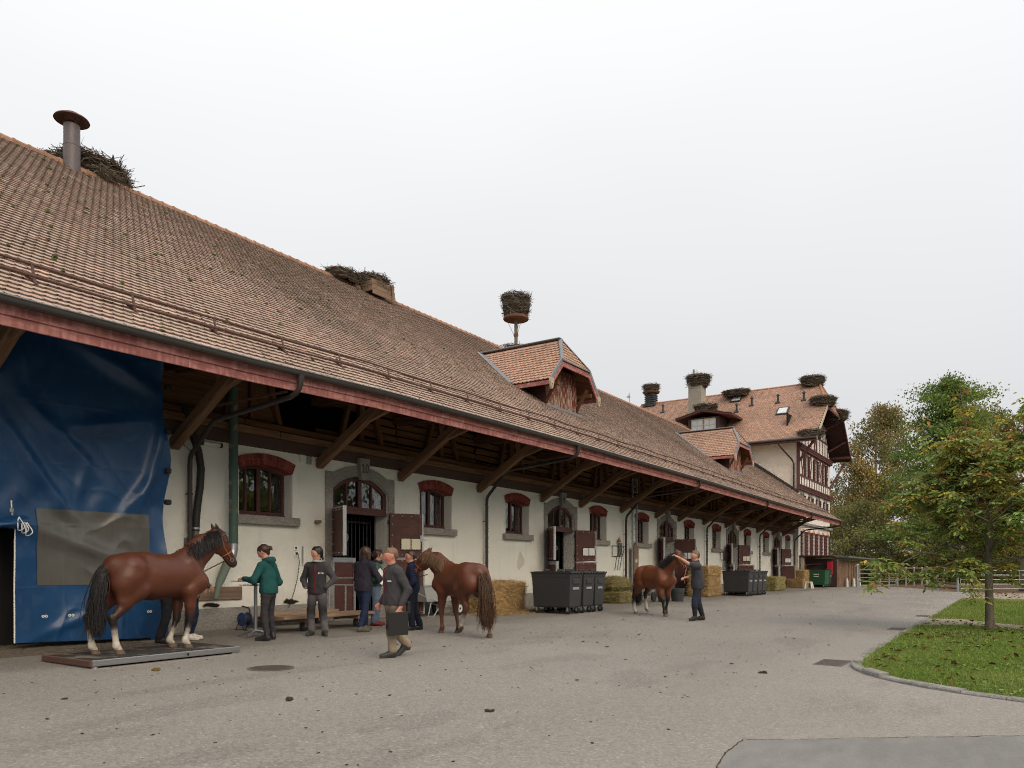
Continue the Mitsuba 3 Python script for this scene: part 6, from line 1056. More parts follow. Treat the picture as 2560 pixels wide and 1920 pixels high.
        B.add(ft + V3(0, 0, 0.01), ft - V3(0.002, 0, 0.02), 0.050, 0.049, 0.02, sock, sock); hf = V3(hx, hy, hz + 0.055); dirn = hf - ft; B.add(ft, hf + V3(-0.01, 0, 0.02), 0.042, 0.046, 0.02, sock, sock); hoofs.append((hf, hx, hy, hz))
    B.add((-0.72, 0, 1.35), (-0.80, 0, 1.26), 0.08, 0.06, 0.05, co, dk)
    m = smooth_mesh(B.mesh(0.0135), 1); v = np.array(m.vertices); c = B.colors(v, co)
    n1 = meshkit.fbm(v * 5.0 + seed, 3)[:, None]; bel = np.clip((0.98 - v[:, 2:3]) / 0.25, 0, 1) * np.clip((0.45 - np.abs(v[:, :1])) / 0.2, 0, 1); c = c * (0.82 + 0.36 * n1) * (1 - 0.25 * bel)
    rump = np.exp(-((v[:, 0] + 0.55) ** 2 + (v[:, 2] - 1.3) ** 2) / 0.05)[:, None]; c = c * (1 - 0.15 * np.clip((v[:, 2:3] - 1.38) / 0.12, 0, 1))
    obj('body', place(m, pos, ang, sc), 'm_coat', k, smooth=True, color=c)
    for hf, hx, hy, hz in hoofs:
        t = 0.0 if hz < 0.03 else 0.7; prof = [(0, 0.0), (0.064, 0.0), (0.066, 0.012), (0.050, 0.072), (0, 0.072)]; q = lathe(prof, 16); qv = np.array(q.vertices) * [1.12, 0.95, 1]; qv[:, 0] += (0.072 - qv[:, 2]) * 0.35 - 0.01
        if t: qv = np.stack([qv[:, 0] * math.cos(t) + qv[:, 2] * math.sin(t) * -1, qv[:, 1], qv[:, 0] * math.sin(t) * -1 + qv[:, 2] * math.cos(t)], 1)
        q.vertices = qv + [hx, hy, hz]; obj('hoof', place(q, pos, ang, sc), 'm_vcs', k, smooth=40 if False else False, color=np.array([0.12, 0.085, 0.06]))
    for s in (-1, 1):
        e = poll + hd * 0.205 + hs * 0.085 * s + hn * 0.04; q = trimesh.creation.icosphere(2, 0.020); q.vertices = np.array(q.vertices) + e; obj('eye', place(q, pos, ang, sc), 'm_eye', k, smooth=True)
        q = trimesh.creation.icosphere(1, 0.013); q.vertices = np.array(q.vertices) * [1, 0.6, 1.4] + nose - hd * 0.03 + hs * 0.052 * s + hn * 0.015; obj('nostril', place(q, pos, ang, sc), 'm_black', k)
    tb = Body(); tp = [V3(-0.77, 0, 1.32), V3(-0.88, tailswing * 0.1, 1.16), V3(-0.92, tailswing * 0.25, 0.85), V3(-0.90, tailswing * 0.35, 0.58), V3(-0.89, tailswing * 0.4, 1.32 - 0.93 * tail_drop)]
    for q, (a_, b_) in enumerate(((0.035, 0.062), (0.062, 0.088), (0.088, 0.078), (0.078, 0.022))): tb.add(tp[q], tp[q + 1], a_, b_, 0.03)
    tm_ = tb.mesh(0.02); tv = np.array(tm_.vertices); an_ = np.arctan2(tv[:, 1], tv[:, 0] + 0.9); rip = meshkit.noise(np.column_stack([an_ * 6, an_ * 0, tv[:, 2] * 2.2]))[:, None]; tv[:, 2] += 0; tm_.vertices = tv
    obj('tail_core', place(tm_, pos, ang, sc), 'm_hair', k, smooth=True, color=np.array(tail_c[0]) * (0.6 + 0.5 * rip) + (np.array(tail_c[1]) - np.array(tail_c[0])) * 0.5 * rip)
    rd = np.random.default_rng(seed); n = 800                # tail
    rt_ = np.column_stack([-0.775 + rd.normal(0, 0.018, n), rd.normal(0, 0.026, n), 1.30 + rd.uniform(-0.13, 0.07, n)]); dr_ = np.column_stack([-0.9 + rd.normal(0, 0.12, n), rd.normal(0, 0.20, n) + tailswing, rd.normal(-0.4, 0.15, n)])
    Vs, Fs = strands(rt_, dr_, rd.uniform(0.72, 1.04, n) * tail_drop, 0.0075, seed, 0.55, 9, 0.03); Vs = put(Vs, pos, ang, sc); cc = np.array(tail_c[0]) + (np.array(tail_c[1]) - np.array(tail_c[0])) * rd.random((n, 1)); m, c = pack(Vs, Fs, cc); obj('tail', m, 'm_hair', k, color=c, smooth=True)
    n = 1300; t = rd.random(n); crest0, crest1 = nb + V3(-0.12, 0, 0.20), poll - V3(0.02, 0, -0.02); mid_ = (crest0 + crest1) / 2 + V3(0.0, 0, 0.10)
    cr = (1 - t)[:, None] ** 2 * crest0 + 2 * (t * (1 - t))[:, None] * mid_ + (t ** 2)[:, None] * crest1; sd = fl * mane_side * (1 if fl[1] > 0 else -1); cr = cr + rd.normal(0, 0.014, (n, 3)); dr_ = sd * 0.9 + V3(0, 0, 0.35) + rd.normal(0, 0.22, (n, 3)); both = rd.random(n) < 0.25; dr_[both] -= sd * 1.8
    Vs, Fs = strands(cr, dr_, rd.uniform(0.18, 0.36, n), 0.0075, seed + 1, 0.42, 6, 0.012); Vs = put(Vs, pos, ang, sc); cc = np.array(mane_c[0]) + (np.array(mane_c[1]) - np.array(mane_c[0])) * rd.random((n, 1)); m, c = pack(Vs, Fs, cc); obj('mane', m, 'm_hair', k, color=c, smooth=True)
    n = 70; fr = poll + rd.normal(0, 0.018, (n, 3)) + hn * 0.05; Vs, Fs = strands(fr, hd + hn * 0.5 + rd.normal(0, 0.25, (n, 3)), rd.uniform(0.16, 0.28, n), 0.007, seed + 2, 0.2, 5, 0.01); m, c = pack(put(Vs, pos, ang, sc), Fs, cc[:n]); obj('forelock', m, 'm_hair', k, color=c, smooth=True)
    if bridle:
        br = thing('bridle', bridle, 'bridle')
        def loop(c0, r, r2): a = np.linspace(0, 2 * np.pi, 25); return np.array([c0 + hs * r * math.cos(x) + hn * r2 * math.sin(x) for x in a])
        for nm, c0, r, r2 in (('nose_band', poll + hd * L * 0.60 - hn * 0.02, 0.083, 0.105), ('brow_band', poll + hd * 0.07 - hn * 0.005, 0.10, 0.108)): obj(nm, place(tube(loop(c0, r, r2), 0.010, 6), pos, ang, sc), 'm_leather', br, smooth=True)
        for s in (-1, 1): obj('cheek_strap', place(tube([poll + hs * 0.03 * s - hd * 0.02 + hn * 0.06, poll + hs * 0.098 * s + hd * 0.06, poll + hs * 0.088 * s + hd * 0.25 - hn * 0.05, nose - hd * 0.14 + hs * 0.068 * s - hn * 0.03], 0.010, 6), pos, ang, sc), 'm_leather', br, smooth=True); q = trimesh.creation.torus(0.030, 0.006, major_sections=14, minor_sections=6); q.apply_transform(trimesh.geometry.align_vectors([0, 0, 1], hs)); q.vertices = np.array(q.vertices) + nose - hd * 0.13 + hs * 0.078 * s - hn * 0.03; obj('bit_ring', place(q, pos, ang, sc), 'm_steel', br)
    W = lambda p: put(V3(*p), pos, ang, sc); return k, W, dict(poll=poll, nose=nose, hd=hd, hs=hs, hn=hn)
BAY, DK = [0.092, 0.030, 0.016], [0.018, 0.013, 0.012]
WH_ = [0.52, 0.47, 0.40]; BLK = ([0.012, 0.011, 0.012], [0.035, 0.032, 0.034])
h1, W1, H1 = horse('bay horse with black tail and orange bridle standing on the weighing platform', (6.92, -3.33, 0.048), 0.0, BAY, DK, dict(lh=(-0.90, 0.14, 0, None), rh=(-0.70, -0.16, 0, None), lf=(0.34, 0.14, 0, None), rf=(0.42, -0.16, 0, None)), (1.05, 0.0, 1.88), (1.40, 0.0, 1.33), BLK, BLK, dict(lh=WH_, rh=WH_, lf=WH_, rf=WH_), bridle='orange leather bridle on the head of the horse on the platform', seed=3, sc=1.0, mane_side=-1)
h2, W2, H2 = horse('chestnut horse with pale mane walking away beside the person in navy', (12.85, -4.79, -0.07), math.radians(70), [0.105, 0.032, 0.015], [0.11, 0.045, 0.024], dict(lh=(-0.20, 0.14, 0.10, (-0.46, 0.15, 0.60)), rh=(-0.86, -0.15, 0, None), lf=(0.56, 0.14, 0, None), rf=(0.36, -0.15, 0, None)), (0.98, 0.22, 1.72), (1.28, 0.44, 1.28), ([0.12, 0.06, 0.03], [0.22, 0.13, 0.07]), ([0.035, 0.016, 0.010], [0.12, 0.062, 0.034]), dict(lh=WH_, rh=[0.40, 0.33, 0.26]), neckbase=(0.52, 0.05, 1.30), bridle='leather halter on the chestnut horse', seed=5, mane_side=1, tail_drop=1.12)
h3, W3, H3 = horse('bay horse with white hind legs led by the man in the padded vest', (21.75, -5.45, -0.08), math.radians(-122), [0.145, 0.044, 0.018], DK, dict(lh=(-0.62, 0.15, 0.10, None), rh=(-0.80, -0.15, 0, None), lf=(0.40, 0.15, 0.03, None), rf=(0.68, -0.10, 0, None)), (1.02, 0.08, 1.86), (1.38, 0.22, 1.40), BLK, BLK, dict(lh=WH_, rh=WH_), bridle='orange leather bridle on the horse led by the man', seed=7, mane_side=-1)
# ---------------------------------------------------------------- people
SKIN = np.array([0.43, 0.24, 0.17])
def hand(wrist, d, n, curl=0.5, side=1, skin=SKIN):
    """palm, four unequal fingers and a thumb; d points to the fingers, n out of the back of the hand, side +1 puts the thumb to n x d"""
    d = d / np.linalg.norm(d); n = n - d * (n @ d); n /= np.linalg.norm(n); t = np.cross(n, d) * side; H = Body(); sk = np.array(skin)
    kn = [wrist + d * (0.088 - 0.004 * abs(i - 1.3)) + t * (0.030 - 0.020 * i) for i in range(4)]
    for i in range(4): H.add(wrist + d * 0.012 + t * (0.012 - 0.008 * i), kn[i], 0.014, 0.012, 0.012, sk, sk)
    for i, L in enumerate((0.040, 0.046, 0.043, 0.034)):
        p = kn[i]; a = 0.0
        for j, (l, r) in enumerate(((L, 0.0095), (L * 0.65, 0.0085), (L * 0.5, 0.0075))):
            a += curl * (0.6 + 0.5 * (j > 0)) + 0.05 * i; q = p + (d * math.cos(a) - n * math.sin(a)) * l; H.add(p, q, r, r * 0.92, 0.005, sk, sk * 0.95); p = q
    p = wrist + d * 0.03 + t * 0.030; q = p + (d * 0.6 + t * 0.75 - n * 0.25) * 0.042; e = q + (d * 0.9 + t * 0.1 - n * 0.45) * 0.034; H.add(wrist + d * 0.015 + t * 0.012, p, 0.014, 0.013, 0.01, sk, sk); H.add(p, q, 0.012, 0.010, 0.008, sk, sk); H.add(q, e, 0.010, 0.008, 0.006, sk, sk)
    H.add(wrist - d * 0.06, wrist + d * 0.02, 0.026, 0.022, 0.015, sk, sk); m = smooth_mesh(H.mesh(0.0045), 1); return m
def person(label, pos, ang, S=1.0, feet=((0.0, 0.10, 0), (0.0, -0.10, 0)), toes=(0.25, -0.25), knees=None, lean=(0.0, 0.0), hands=((0.05, 0.30, 0.82), (0.05, -0.30, 0.82)), elbows=None, headyaw=0.0, headpitch=0.0,
           skin=SKIN, hair=(0.03, 0.018, 0.012), hairstyle='short', top=(0.05, 0.05, 0.06), top2=None, hem=0.80, collar=True, trousers=(0.04, 0.04, 0.05), knee_patch=None, knee_up=0.25, shoes=(0.03, 0.03, 0.03), sole=(0.05, 0.05, 0.05), slim=1.0, leg=1.0, sleeve_end=1.0, handcurl=0.5, hide_hands=(False, False), wide_leg=False, glasses=False, zipc=None, hood=False, names=('jacket', 'trousers'), hn=None, lift=(0, 0), beard=0.0, scarf=None):
    k = thing('person', label, 'person'); sk = np.array(skin, float)
    hipc = V3(lean[0] * 0.15, lean[1] * 0.15, 0.93); sh = V3(lean[0], lean[1], 1.40); nk = sh + V3(0.015, 0, 0.075); hc = nk + V3(0.03 + 0.04 * headpitch, 0, 0.135)
    Bd = Body(); Jk = Body(); Tr = Body()
    up = sh - hipc; t1, t2 = np.array(top, float), np.array(top if top2 is None else top2, float)
    mid_ = hipc + up * 0.45
    fb = (1, 0, 0)
    Bd.add(hipc, mid_, 0.145 * slim, 0.13 * slim, 0.05, sk, sk, (fb, 0.74)); Bd.add(mid_, sh - V3(0, 0, 0.12), 0.13 * slim, 0.155 * slim, 0.05, sk, sk, (fb, 0.70)); Bd.add(sh + V3(0, 0.10, -0.02), sh + V3(0, -0.10, -0.02), 0.06, 0.06, 0.05, sk, sk)
    Jk.add(hipc + V3(0, 0, 0.0), mid_, 0.185 * slim, 0.170 * slim, 0.06, t1, t1, (fb, 0.78)); Jk.add(mid_, sh - V3(0, 0, 0.14), 0.168 * slim, 0.188 * slim, 0.06, t1, t1, (fb, 0.72)); Jk.add(sh + V3(0, 0.12, -0.035), sh + V3(0, -0.12, -0.035), 0.085, 0.085, 0.06, t1, t1); Jk.add(hipc - V3(0, 0, 0.08), hipc + V3(0, 0, 0.02), 0.192 * slim, 0.188 * slim, 0.05, t1, t1, (fb, 0.80))
    if collar: Jk.add(nk + V3(-0.01, 0, -0.05), nk + V3(-0.005, 0, 0.012), 0.085, 0.074, 0.02, t1 * 0.9, t1 * 0.9)
    if hood: Jk.add(nk + V3(-0.09, 0.07, 0.0), nk + V3(-0.09, -0.07, 0.0), 0.058, 0.058, 0.03, t1 * 0.95, t1 * 0.95); Jk.add(nk + V3(-0.12, 0, -0.03), nk + V3(-0.13, 0, -0.10), 0.06, 0.03, 0.03, t1 * 0.9, t1 * 0.9)
    Bd.add(sh + V3(0, 0, -0.02), nk + V3(0.012, 0, 0.05), 0.062, 0.052, 0.03, sk, sk)
    cy, sy = math.cos(headyaw), math.sin(headyaw); cp, sp = math.cos(headpitch), math.sin(headpitch)
    def hd(x, y, z):                                       # head frame: x to the face, pitched down by headpitch
        x, z = x * cp + z * sp, -x * sp + z * cp; return hc + V3(x * cy - y * sy, x * sy + y * cy, z)
    r_, dk_ = sk * [1.12, 0.86, 0.82], sk * 0.62
    Bd.add(hd(-0.025, 0, 0.035), hd(0.012, 0, 0.025), 0.092, 0.090, 0.02, sk, sk); Bd.add(hd(0.02, 0, -0.02), hd(0.035, 0, -0.068), 0.072, 0.044, 0.035, r_, r_ * (1 - 0.3 * beard)); Bd.add(hd(0.045, 0, -0.088), hd(0.055, 0, -0.09), 0.026, 0.024, 0.02, sk * (1 - 0.35 * beard), sk * (1 - 0.35 * beard))
    Bd.add(hd(-0.01, 0, -0.03), nk + V3(0.01, 0, 0.02), 0.060, 0.055, 0.03, sk, sk); Bd.add(hd(0.086, 0, 0.02), hd(0.108, 0, -0.022), 0.010, 0.016, 0.012, r_, r_); Bd.add(hd(0.088, 0.028, 0.035), hd(0.088, -0.028, 0.035), 0.014, 0.014, 0.014, sk, sk); Bd.add(hd(0.088, 0.02, -0.052), hd(0.088, -0.02, -0.052), 0.009, 0.009, 0.008, r_ * [1.0, 0.6, 0.6], r_ * [1.0, 0.6, 0.6])
    for s in (-1, 1): Bd.add(hd(-0.005, 0.088 * s, 0.022), hd(-0.010, 0.090 * s, -0.018), 0.016, 0.011, 0.006, r_, r_); Bd.add(hd(0.062, 0.04 * s, -0.02), hd(0.05, 0.05 * s, -0.035), 0.022, 0.02, 0.02, r_, r_)
    cuts = []
    arms = []
    for i, s in enumerate((1, -1)):                        # arms: shoulder, elbow, wrist
        shd = sh + V3(0, 0.185 * s * (0.6 + 0.4 * slim), -0.035); w = V3(*hands[i]); el = V3(*elbows[i]) if elbows and elbows[i] is not None else (shd + w) / 2 + V3(-0.05, 0.05 * s, -0.02)
        Bd.add(shd, el, 0.052, 0.042, 0.03, sk, sk); Bd.add(el, w, 0.042, 0.029, 0.02, sk, sk); e1 = el + (w - el) * (sleeve_end - 0.05) if sleeve_end <= 1 else w
        if sleeve_end > 0.6: Jk.add(shd, el, 0.078 * slim ** 0.5, 0.060, 0.035, t2, t2); Jk.add(el, el + (w - el) * 0.93 * sleeve_end, 0.062, 0.044, 0.025, t2, t2); Jk.add(el - V3(0, 0, 0.01), el + V3(0, 0, 0.01), 0.062, 0.062, 0.02, t2 * 0.9, t2 * 0.9)
        else: Jk.add(shd, shd + (el - shd) * 0.85, 0.080, 0.074, 0.035, t2, t2)
        arms.append((w, w - el))
    tc = np.array(trousers, float); kp = tc if knee_patch is None else np.array(knee_patch, float)
    shoes_m, ks = [], []
    for i, s in enumerate((1, -1)):
        f = V3(*feet[i]); hp = hipc + V3(0, 0.085 * s, -0.04); an = f + V3(-0.03, 0, 0.09); kn = V3(*knees[i]) if knees and knees[i] is not None else (hp + an) / 2 + V3(0.045, 0.01 * s, 0.0)
        Bd.add(hp, kn, 0.082 * leg, 0.054, 0.03, sk, sk); Bd.add(kn, an, 0.052, 0.038, 0.02, sk, sk); Tr.add(hp, kn, 0.105 * leg, 0.072 * leg, 0.04, tc, kp); Tr.add(kn, kn + (an - kn) * 0.35, 0.074 * leg, 0.068 * leg, 0.03, kp, tc); Tr.add(kn + (an - kn) * 0.3, an + V3(0, 0, 0.035), 0.068 * leg, 0.070 if wide_leg else 0.054 * leg, 0.03, tc, tc)
        if knee_patch is not None: Tr.add(kn + (hp - kn) * knee_up + V3(0.012, 0, 0), kn + (an - kn) * 0.25 + V3(0.006, 0, 0), (0.076 + 0.035 * (knee_up - 0.25)) * leg, 0.075 * leg, 0.012, kp, kp)
        ty = toes[i]; dr = V3(math.cos(ty), math.sin(ty), -0.5 * lift[i]); Sh = Body(); sc_, so_ = np.array(shoes, float), np.array(sole, float); heel = f - dr * 0.06 + V3(0, 0, 0.052 + lift[i] * 0.06); tip = f + dr * 0.155 + V3(0, 0, 0.040)
        Sh.add(heel, heel + dr * 0.10 + V3(0, 0, 0.012), 0.044, 0.046, 0.02, sc_, sc_); Sh.add(heel + dr * 0.08, tip, 0.048, 0.036, 0.02, sc_, sc_); Sh.add(an - V3(0, 0, 0.02), an + V3(0, 0, 0.03), 0.052, 0.05, 0.03, sc_, sc_); Sh.add(heel - V3(0, 0, 0.030), tip - V3(0, 0, 0.026), 0.040, 0.038, 0.006, so_, so_, ((0, 0, 1), 0.42))
        m = smooth_mesh(Sh.mesh(0.010, cut=[((0, 0, -1), (0, 0, f[2] - 0.002))] if not lift[i] else []), 1); shoes_m.append((m, Sh.colors(np.array(m.vertices), sc_)))
    Tr.add(hipc + V3(0, 0, 0.02), hipc - V3(0, 0, 0.05), 0.158 * slim, 0.162 * slim, 0.05, tc, tc, (fb, 0.80))
    PL = lambda m: place(m, pos, ang, S)
    m = smooth_mesh(Bd.mesh(0.0095, cut=[]), 1); ms, cs = [m], [Bd.colors(np.array(m.vertices), sk)]
    for i, s in enumerate((1, -1)):
        if not hide_hands[i]:
            w, d = arms[i]; nrm = V3(0, s, 0.15) if hn is None or hn[i] is None else V3(*hn[i]); h_ = hand(w, d, nrm, handcurl, s * -1 if False else (1 if i == 0 else -1)); ms.append(h_); cs.append(np.tile(sk * [1.02, 0.97, 0.97], (len(h_.vertices), 1)))
    obj('body', PL(join(ms)), 'm_skin', k, smooth=True, color=np.vstack(cs))
    def cloth(B_, nm, default, h=0.0125, cut=(), amp=0.010, fr=(9, 9, 5), mat_='m_cloth', seed=0):
        m = smooth_mesh(B_.mesh(h, cut=cut), 1); v = np.array(m.vertices); n_ = trimesh.Trimesh(v, m.faces, process=False).vertex_normals; r = 1 - np.abs(2 * meshkit.noise(v * np.array(fr) + seed + meshkit.fbm(v * 6, 2, 3)[:, None] * 1.2) - 1)
        v = v + n_ * (amp * (r ** 3 - 0.25) + amp * 0.6 * (meshkit.noise(v * 14 + 5) - 0.5))[:, None]; m.vertices = v; c = B_.colors(v, default) * (0.88 + 0.20 * meshkit.fbm(v * 8, 2, 7)[:, None]); return m, c
    m, c = cloth(Tr, names[1], tc, cut=[((0, 0, 1), (0, 0, 1.0))], amp=0.008, fr=(8, 8, 11), seed=len(label)); obj(names[1], PL(m), 'm_cloth', k, smooth=True, color=c)
    m, c = cloth(Jk, names[0], t1, cut=[((0, 0, -1), (0, 0, hem))] + ([((0.25, 0, 1), tuple(nk + V3(0, 0, 0.03)))]), amp=0.011, seed=len(label) + 3)
    J = obj(names[0], PL(m), 'm_cloth', k, smooth=True, color=c)
    for m, c in shoes_m: obj('shoe', PL(m), 'm_vcs', k, smooth=True, color=c)
    for s in (-1, 1):
        q = trimesh.creation.icosphere(1, 0.0095); q.vertices = np.array(q.vertices) + hd(0.083, 0.032 * s, 0.012); obj('eye', PL(q), 'm_eye', k)
    hb = np.array(hair, float); Hr = Body()
    [obj('eyebrow', PL(tube([hd(0.094, 0.014 * s, 0.037), hd(0.097, 0.03 * s, 0.041), hd(0.086, 0.048 * s, 0.036)], [0.004, 0.0045, 0.003], 5)), 'm_hairdark' if hb.sum() < 0.2 else 'm_hairbrown', k) for s in (-1, 1)]
    Hr.add(hd(-0.034, 0, 0.047), hd(-0.002, 0, 0.052), 0.100, 0.090, 0.02, hb, hb)
    cut = [(hd(1, 0, 0.9) - hd(0, 0, 0), hd(0.058, 0, 0.050))] if True else []
    if hairstyle == 'short': Hr.add(hd(-0.06, 0, -0.01), hd(-0.05, 0, -0.035), 0.066, 0.05, 0.03, hb, hb); Hr.add(hd(0.03, 0, 0.10), hd(0.055, 0, 0.085), 0.045, 0.03, 0.03, hb, hb); cut = []
    elif hairstyle == 'bun':
        Hr.add(hd(-0.06, 0, 0.0), hd(-0.055, 0, -0.05), 0.072, 0.045, 0.03, hb, hb); Hr.add(hd(-0.125, 0, 0.02), hd(-0.155, 0, 0.005), 0.038, 0.036, 0.015, hb, hb); Hr.add(hd(-0.15, 0, 0.0), hd(-0.17, 0.02, -0.05), 0.026, 0.008, 0.015, hb, hb); Hr.add(hd(0.035, 0.045, 0.075), hd(0.0, 0.085, 0.02), 0.022, 0.015, 0.03, hb, hb); Hr.add(hd(0.035, -0.045, 0.075), hd(0.0, -0.085, 0.02), 0.022, 0.015, 0.03, hb, hb)
    elif hairstyle == 'tail':
        Hr.add(hd(-0.06, 0, 0.0), hd(-0.055, 0, -0.05), 0.072, 0.045, 0.03, hb, hb); Hr.add(hd(-0.11, 0, -0.01), hd(-0.12, 0.02, -0.12), 0.030, 0.018, 0.02, hb, hb); Hr.add(hd(0.03, 0.05, 0.075), hd(-0.005, 0.088, 0.0), 0.022, 0.018, 0.03, hb, hb); Hr.add(hd(0.03, -0.05, 0.075), hd(-0.005, -0.088, 0.0), 0.022, 0.018, 0.03, hb, hb)
    elif hairstyle == 'bob':
        for s in (-1, 0, 1): Hr.add(hd(-0.05 + 0.02 * abs(s), 0.075 * s, 0.0), hd(-0.06 + 0.03 * abs(s), 0.09 * s, -0.12), 0.055, 0.042, 0.04, hb, hb * 1.3)
        Hr.add(hd(0.04, 0.05, 0.07), hd(0.03, 0.09, -0.03), 0.03, 0.022, 0.03, hb, hb * 1.4); Hr.add(hd(0.04, -0.05, 0.07), hd(0.03, -0.09, -0.03), 0.03, 0.022, 0.03, hb, hb * 1.4)
    elif hairstyle == 'fringe':
        Hr.add(hd(-0.06, 0, -0.01), hd(-0.05, 0, -0.05), 0.075, 0.05, 0.03, hb, hb); Hr.add(hd(0.05, 0.02, 0.10), hd(0.085, -0.035, 0.06), 0.040, 0.022, 0.03, hb, hb); Hr.add(hd(0.02, 0.07, 0.06), hd(0.02, 0.092, 0.0), 0.03, 0.018, 0.03, hb, hb); Hr.add(hd(0.02, -0.07, 0.06), hd(0.02, -0.092, 0.0), 0.03, 0.018, 0.03, hb, hb)
    face = hd(0.075, 0, -0.035); m = Hr.mesh(0.008); v = np.array(m.vertices)
    inside = [pr for pr in Bd.p[-0:]] ; q_ = np.linalg.norm(v - hd(0.085, 0, -0.03), axis=1); v = v + (v - hd(0.085, 0, -0.03)) / np.maximum(q_, 1e-6)[:, None] * 0; m.vertices = v; m = smooth_mesh(m, 1); v = np.array(m.vertices); n_ = m.vertex_normals; v = v + n_ * (0.006 * (meshkit.noise(v * [40, 40, 16]) - 0.4))[:, None]; m.vertices = v
    obj('hair', PL(m), 'm_hair', k, smooth=True, color=hb * (0.75 + 0.6 * meshkit.noise(v * [60, 60, 12])[:, None]))
    if glasses: obj('glasses', PL(join([tube([hd(0.100 + 0.004 * math.cos(a), 0.034 * s + 0.022 * math.cos(a), 0.012 + 0.018 * math.sin(a)) for a in np.linspace(0, 6.283, 13)], 0.0022, 4) for s in (-1, 1)] + [tube([hd(0.098, 0.056 * s, 0.018), hd(0.0, 0.096 * s, 0.022)], 0.002, 4) for s in (-1, 1)])), 'm_black', k)
    if zipc is not None: obj("zip", PL(zipstrip(Jk, hipc, sh, hem)), zipc, J)
    if scarf is not None:
        a = np.linspace(0, 6.283, 22); obj('scarf', PL(tube([nk + V3(0.012 + 0.085 * math.cos(x), 0.082 * math.sin(x), -0.012 + 0.02 * math.sin(2 * x)) for x in a], 0.040, 8)), scarf, k, smooth=True)
    return k, lambda p: put(V3(*p), pos, ang, S), dict(hipc=hipc, sh=sh, hd=hd, J=J, Jk=Jk, PL=PL)
def surf(Jk, y, z, x0=0.5, dirn=-1):                      # first point of the garment met from the front along x
    xs = np.arange(0, 0.9, 0.004); P_ = np.column_stack([x0 + dirn * xs, np.full(len(xs), y), np.full(len(xs), z)]); d = np.min([Body.dist(P_, pr)[0] for pr in Jk.p], 0); i = np.argmax(d < 0.003); return P_[i]
def zipstrip(Jk, hipc, sh, hem):
    zs = np.linspace(hem + 0.01, sh[2] + 0.03, 16); return tube([surf(Jk, hipc[1] + (sh[1] - hipc[1]) * (z - hipc[2]) / (sh[2] - hipc[2]), z) + V3(0.012, 0, 0) for z in zs], 0.0075, 5)
def patch_on(Jk, y0, y1, z0, z1, off=0.014, side=None):
    V, F = [], []
    for i, y in enumerate(np.linspace(y0, y1, 5)):
        for z in (z0, z1): V.append(surf(Jk, y, z) + V3(off, 0, 0))
    for i in range(4): o = 2 * i; F += [[o, o + 2, o + 3], [o, o + 3, o + 1]]
    return trimesh.Trimesh(V, F, process=False)
deg = math.radians
GREY, DGREY, NAVY = [0.085, 0.085, 0.09], [0.035, 0.033, 0.037], [0.012, 0.016, 0.038]
# two people half hidden behind the first horse
person('person in black trousers and black boots bending behind the bay horse on the platform', (8.02, -1.72, -0.02), deg(-20), 1.0, lean=(0.46, 0.05), hands=((0.5, 0.28, 0.95), (0.5, -0.22, 0.95)), trousers=[0.018, 0.018, 0.022], top=[0.02, 0.022, 0.03], shoes=[0.012, 0.012, 0.012], headpitch=0.9, hair=(0.03, 0.02, 0.015), hairstyle='tail', wide_leg=True, feet=((0.02, 0.12, 0), (-0.06, -0.12, 0)))
person('person in blue jeans and white sneakers standing behind the shoulder of the platform horse', (8.62, -1.64, -0.02), deg(-55), 1.0, lean=(0.02, 0), hands=((0.3, 0.16, 1.0), (0.26, -0.2, 1.0)), trousers=[0.018, 0.028, 0.065], top=[0.05, 0.05, 0.055], shoes=[0.55, 0.53, 0.48], sole=[0.6, 0.57, 0.5], hair=(0.05, 0.03, 0.02), hairstyle='short', toes=(0.6, 0.2))
# woman at the bar table
pt, Wt, It = person('woman in a teal hooded jacket and grey jeans writing at the bar table', (9.55, -2.73, -0.04), deg(108), 1.04, lean=(0.05, 0.0), hands=((0.40, 0.20, 1.13), (0.30, -0.06, 1.10)), elbows=((0.10, 0.34, 1.10), (0.02, -0.36, 1.06)), headpitch=0.55, headyaw=0.25, hair=(0.035, 0.018, 0.013), hairstyle='bun', top=[0.014, 0.075, 0.075], trousers=[0.038, 0.037, 0.042], shoes=[0.016, 0.016, 0.018], hem=0.86, slim=0.92, leg=0.85, hood=True, hn=((0, 0.2, 1), (0, -0.2, 1)), feet=((-0.02, 0.15, 0), (0.05, -0.15, 0)))
# woman in the grey vest
pv, Wv, Iv = person('woman in a dark grey padded vest with red zip standing with hands in pockets', (10.76, -2.72, -0.04), deg(-152), 1.04, hands=((0.10, 0.20, 0.95), (0.10, -0.20, 0.95)), elbows=((-0.09, 0.31, 1.10), (-0.09, -0.31, 1.10)), hide_hands=(True, True), headyaw=-0.75, headpitch=0.08, skin=[0.46, 0.28, 0.20], hair=(0.012, 0.010, 0.010), hairstyle='tail', top=DGREY, top2=[0.062, 0.060, 0.064], trousers=[0.125, 0.118, 0.128], knee_patch=[0.025, 0.025, 0.027], hem=0.82, zipc='m_redzip', wide_leg=True, feet=((0.0, 0.14, 0), (0.02, -0.12, 0)), toes=(0.55, -0.1), slim=0.95)
obj('collar_lining', Iv['PL'](tube([Iv['sh'] + V3(0.10 * math.cos(a) + 0.0, 0.085 * math.sin(a), 0.052 + 0.01 * math.cos(a)) for a in np.linspace(-1.9, 1.9, 14)], 0.018, 6)), 'm_liningwhite', pv, smooth=True)
LG = obj('logo_patch', Iv['PL'](patch_on(Iv['Jk'], 0.065, 0.15, 1.215, 1.235)), 'm_white', pv); obj('logo_cross', Iv['PL'](patch_on(Iv['Jk'], 0.045, 0.062, 1.215, 1.24)), 'm_redsign', pv)
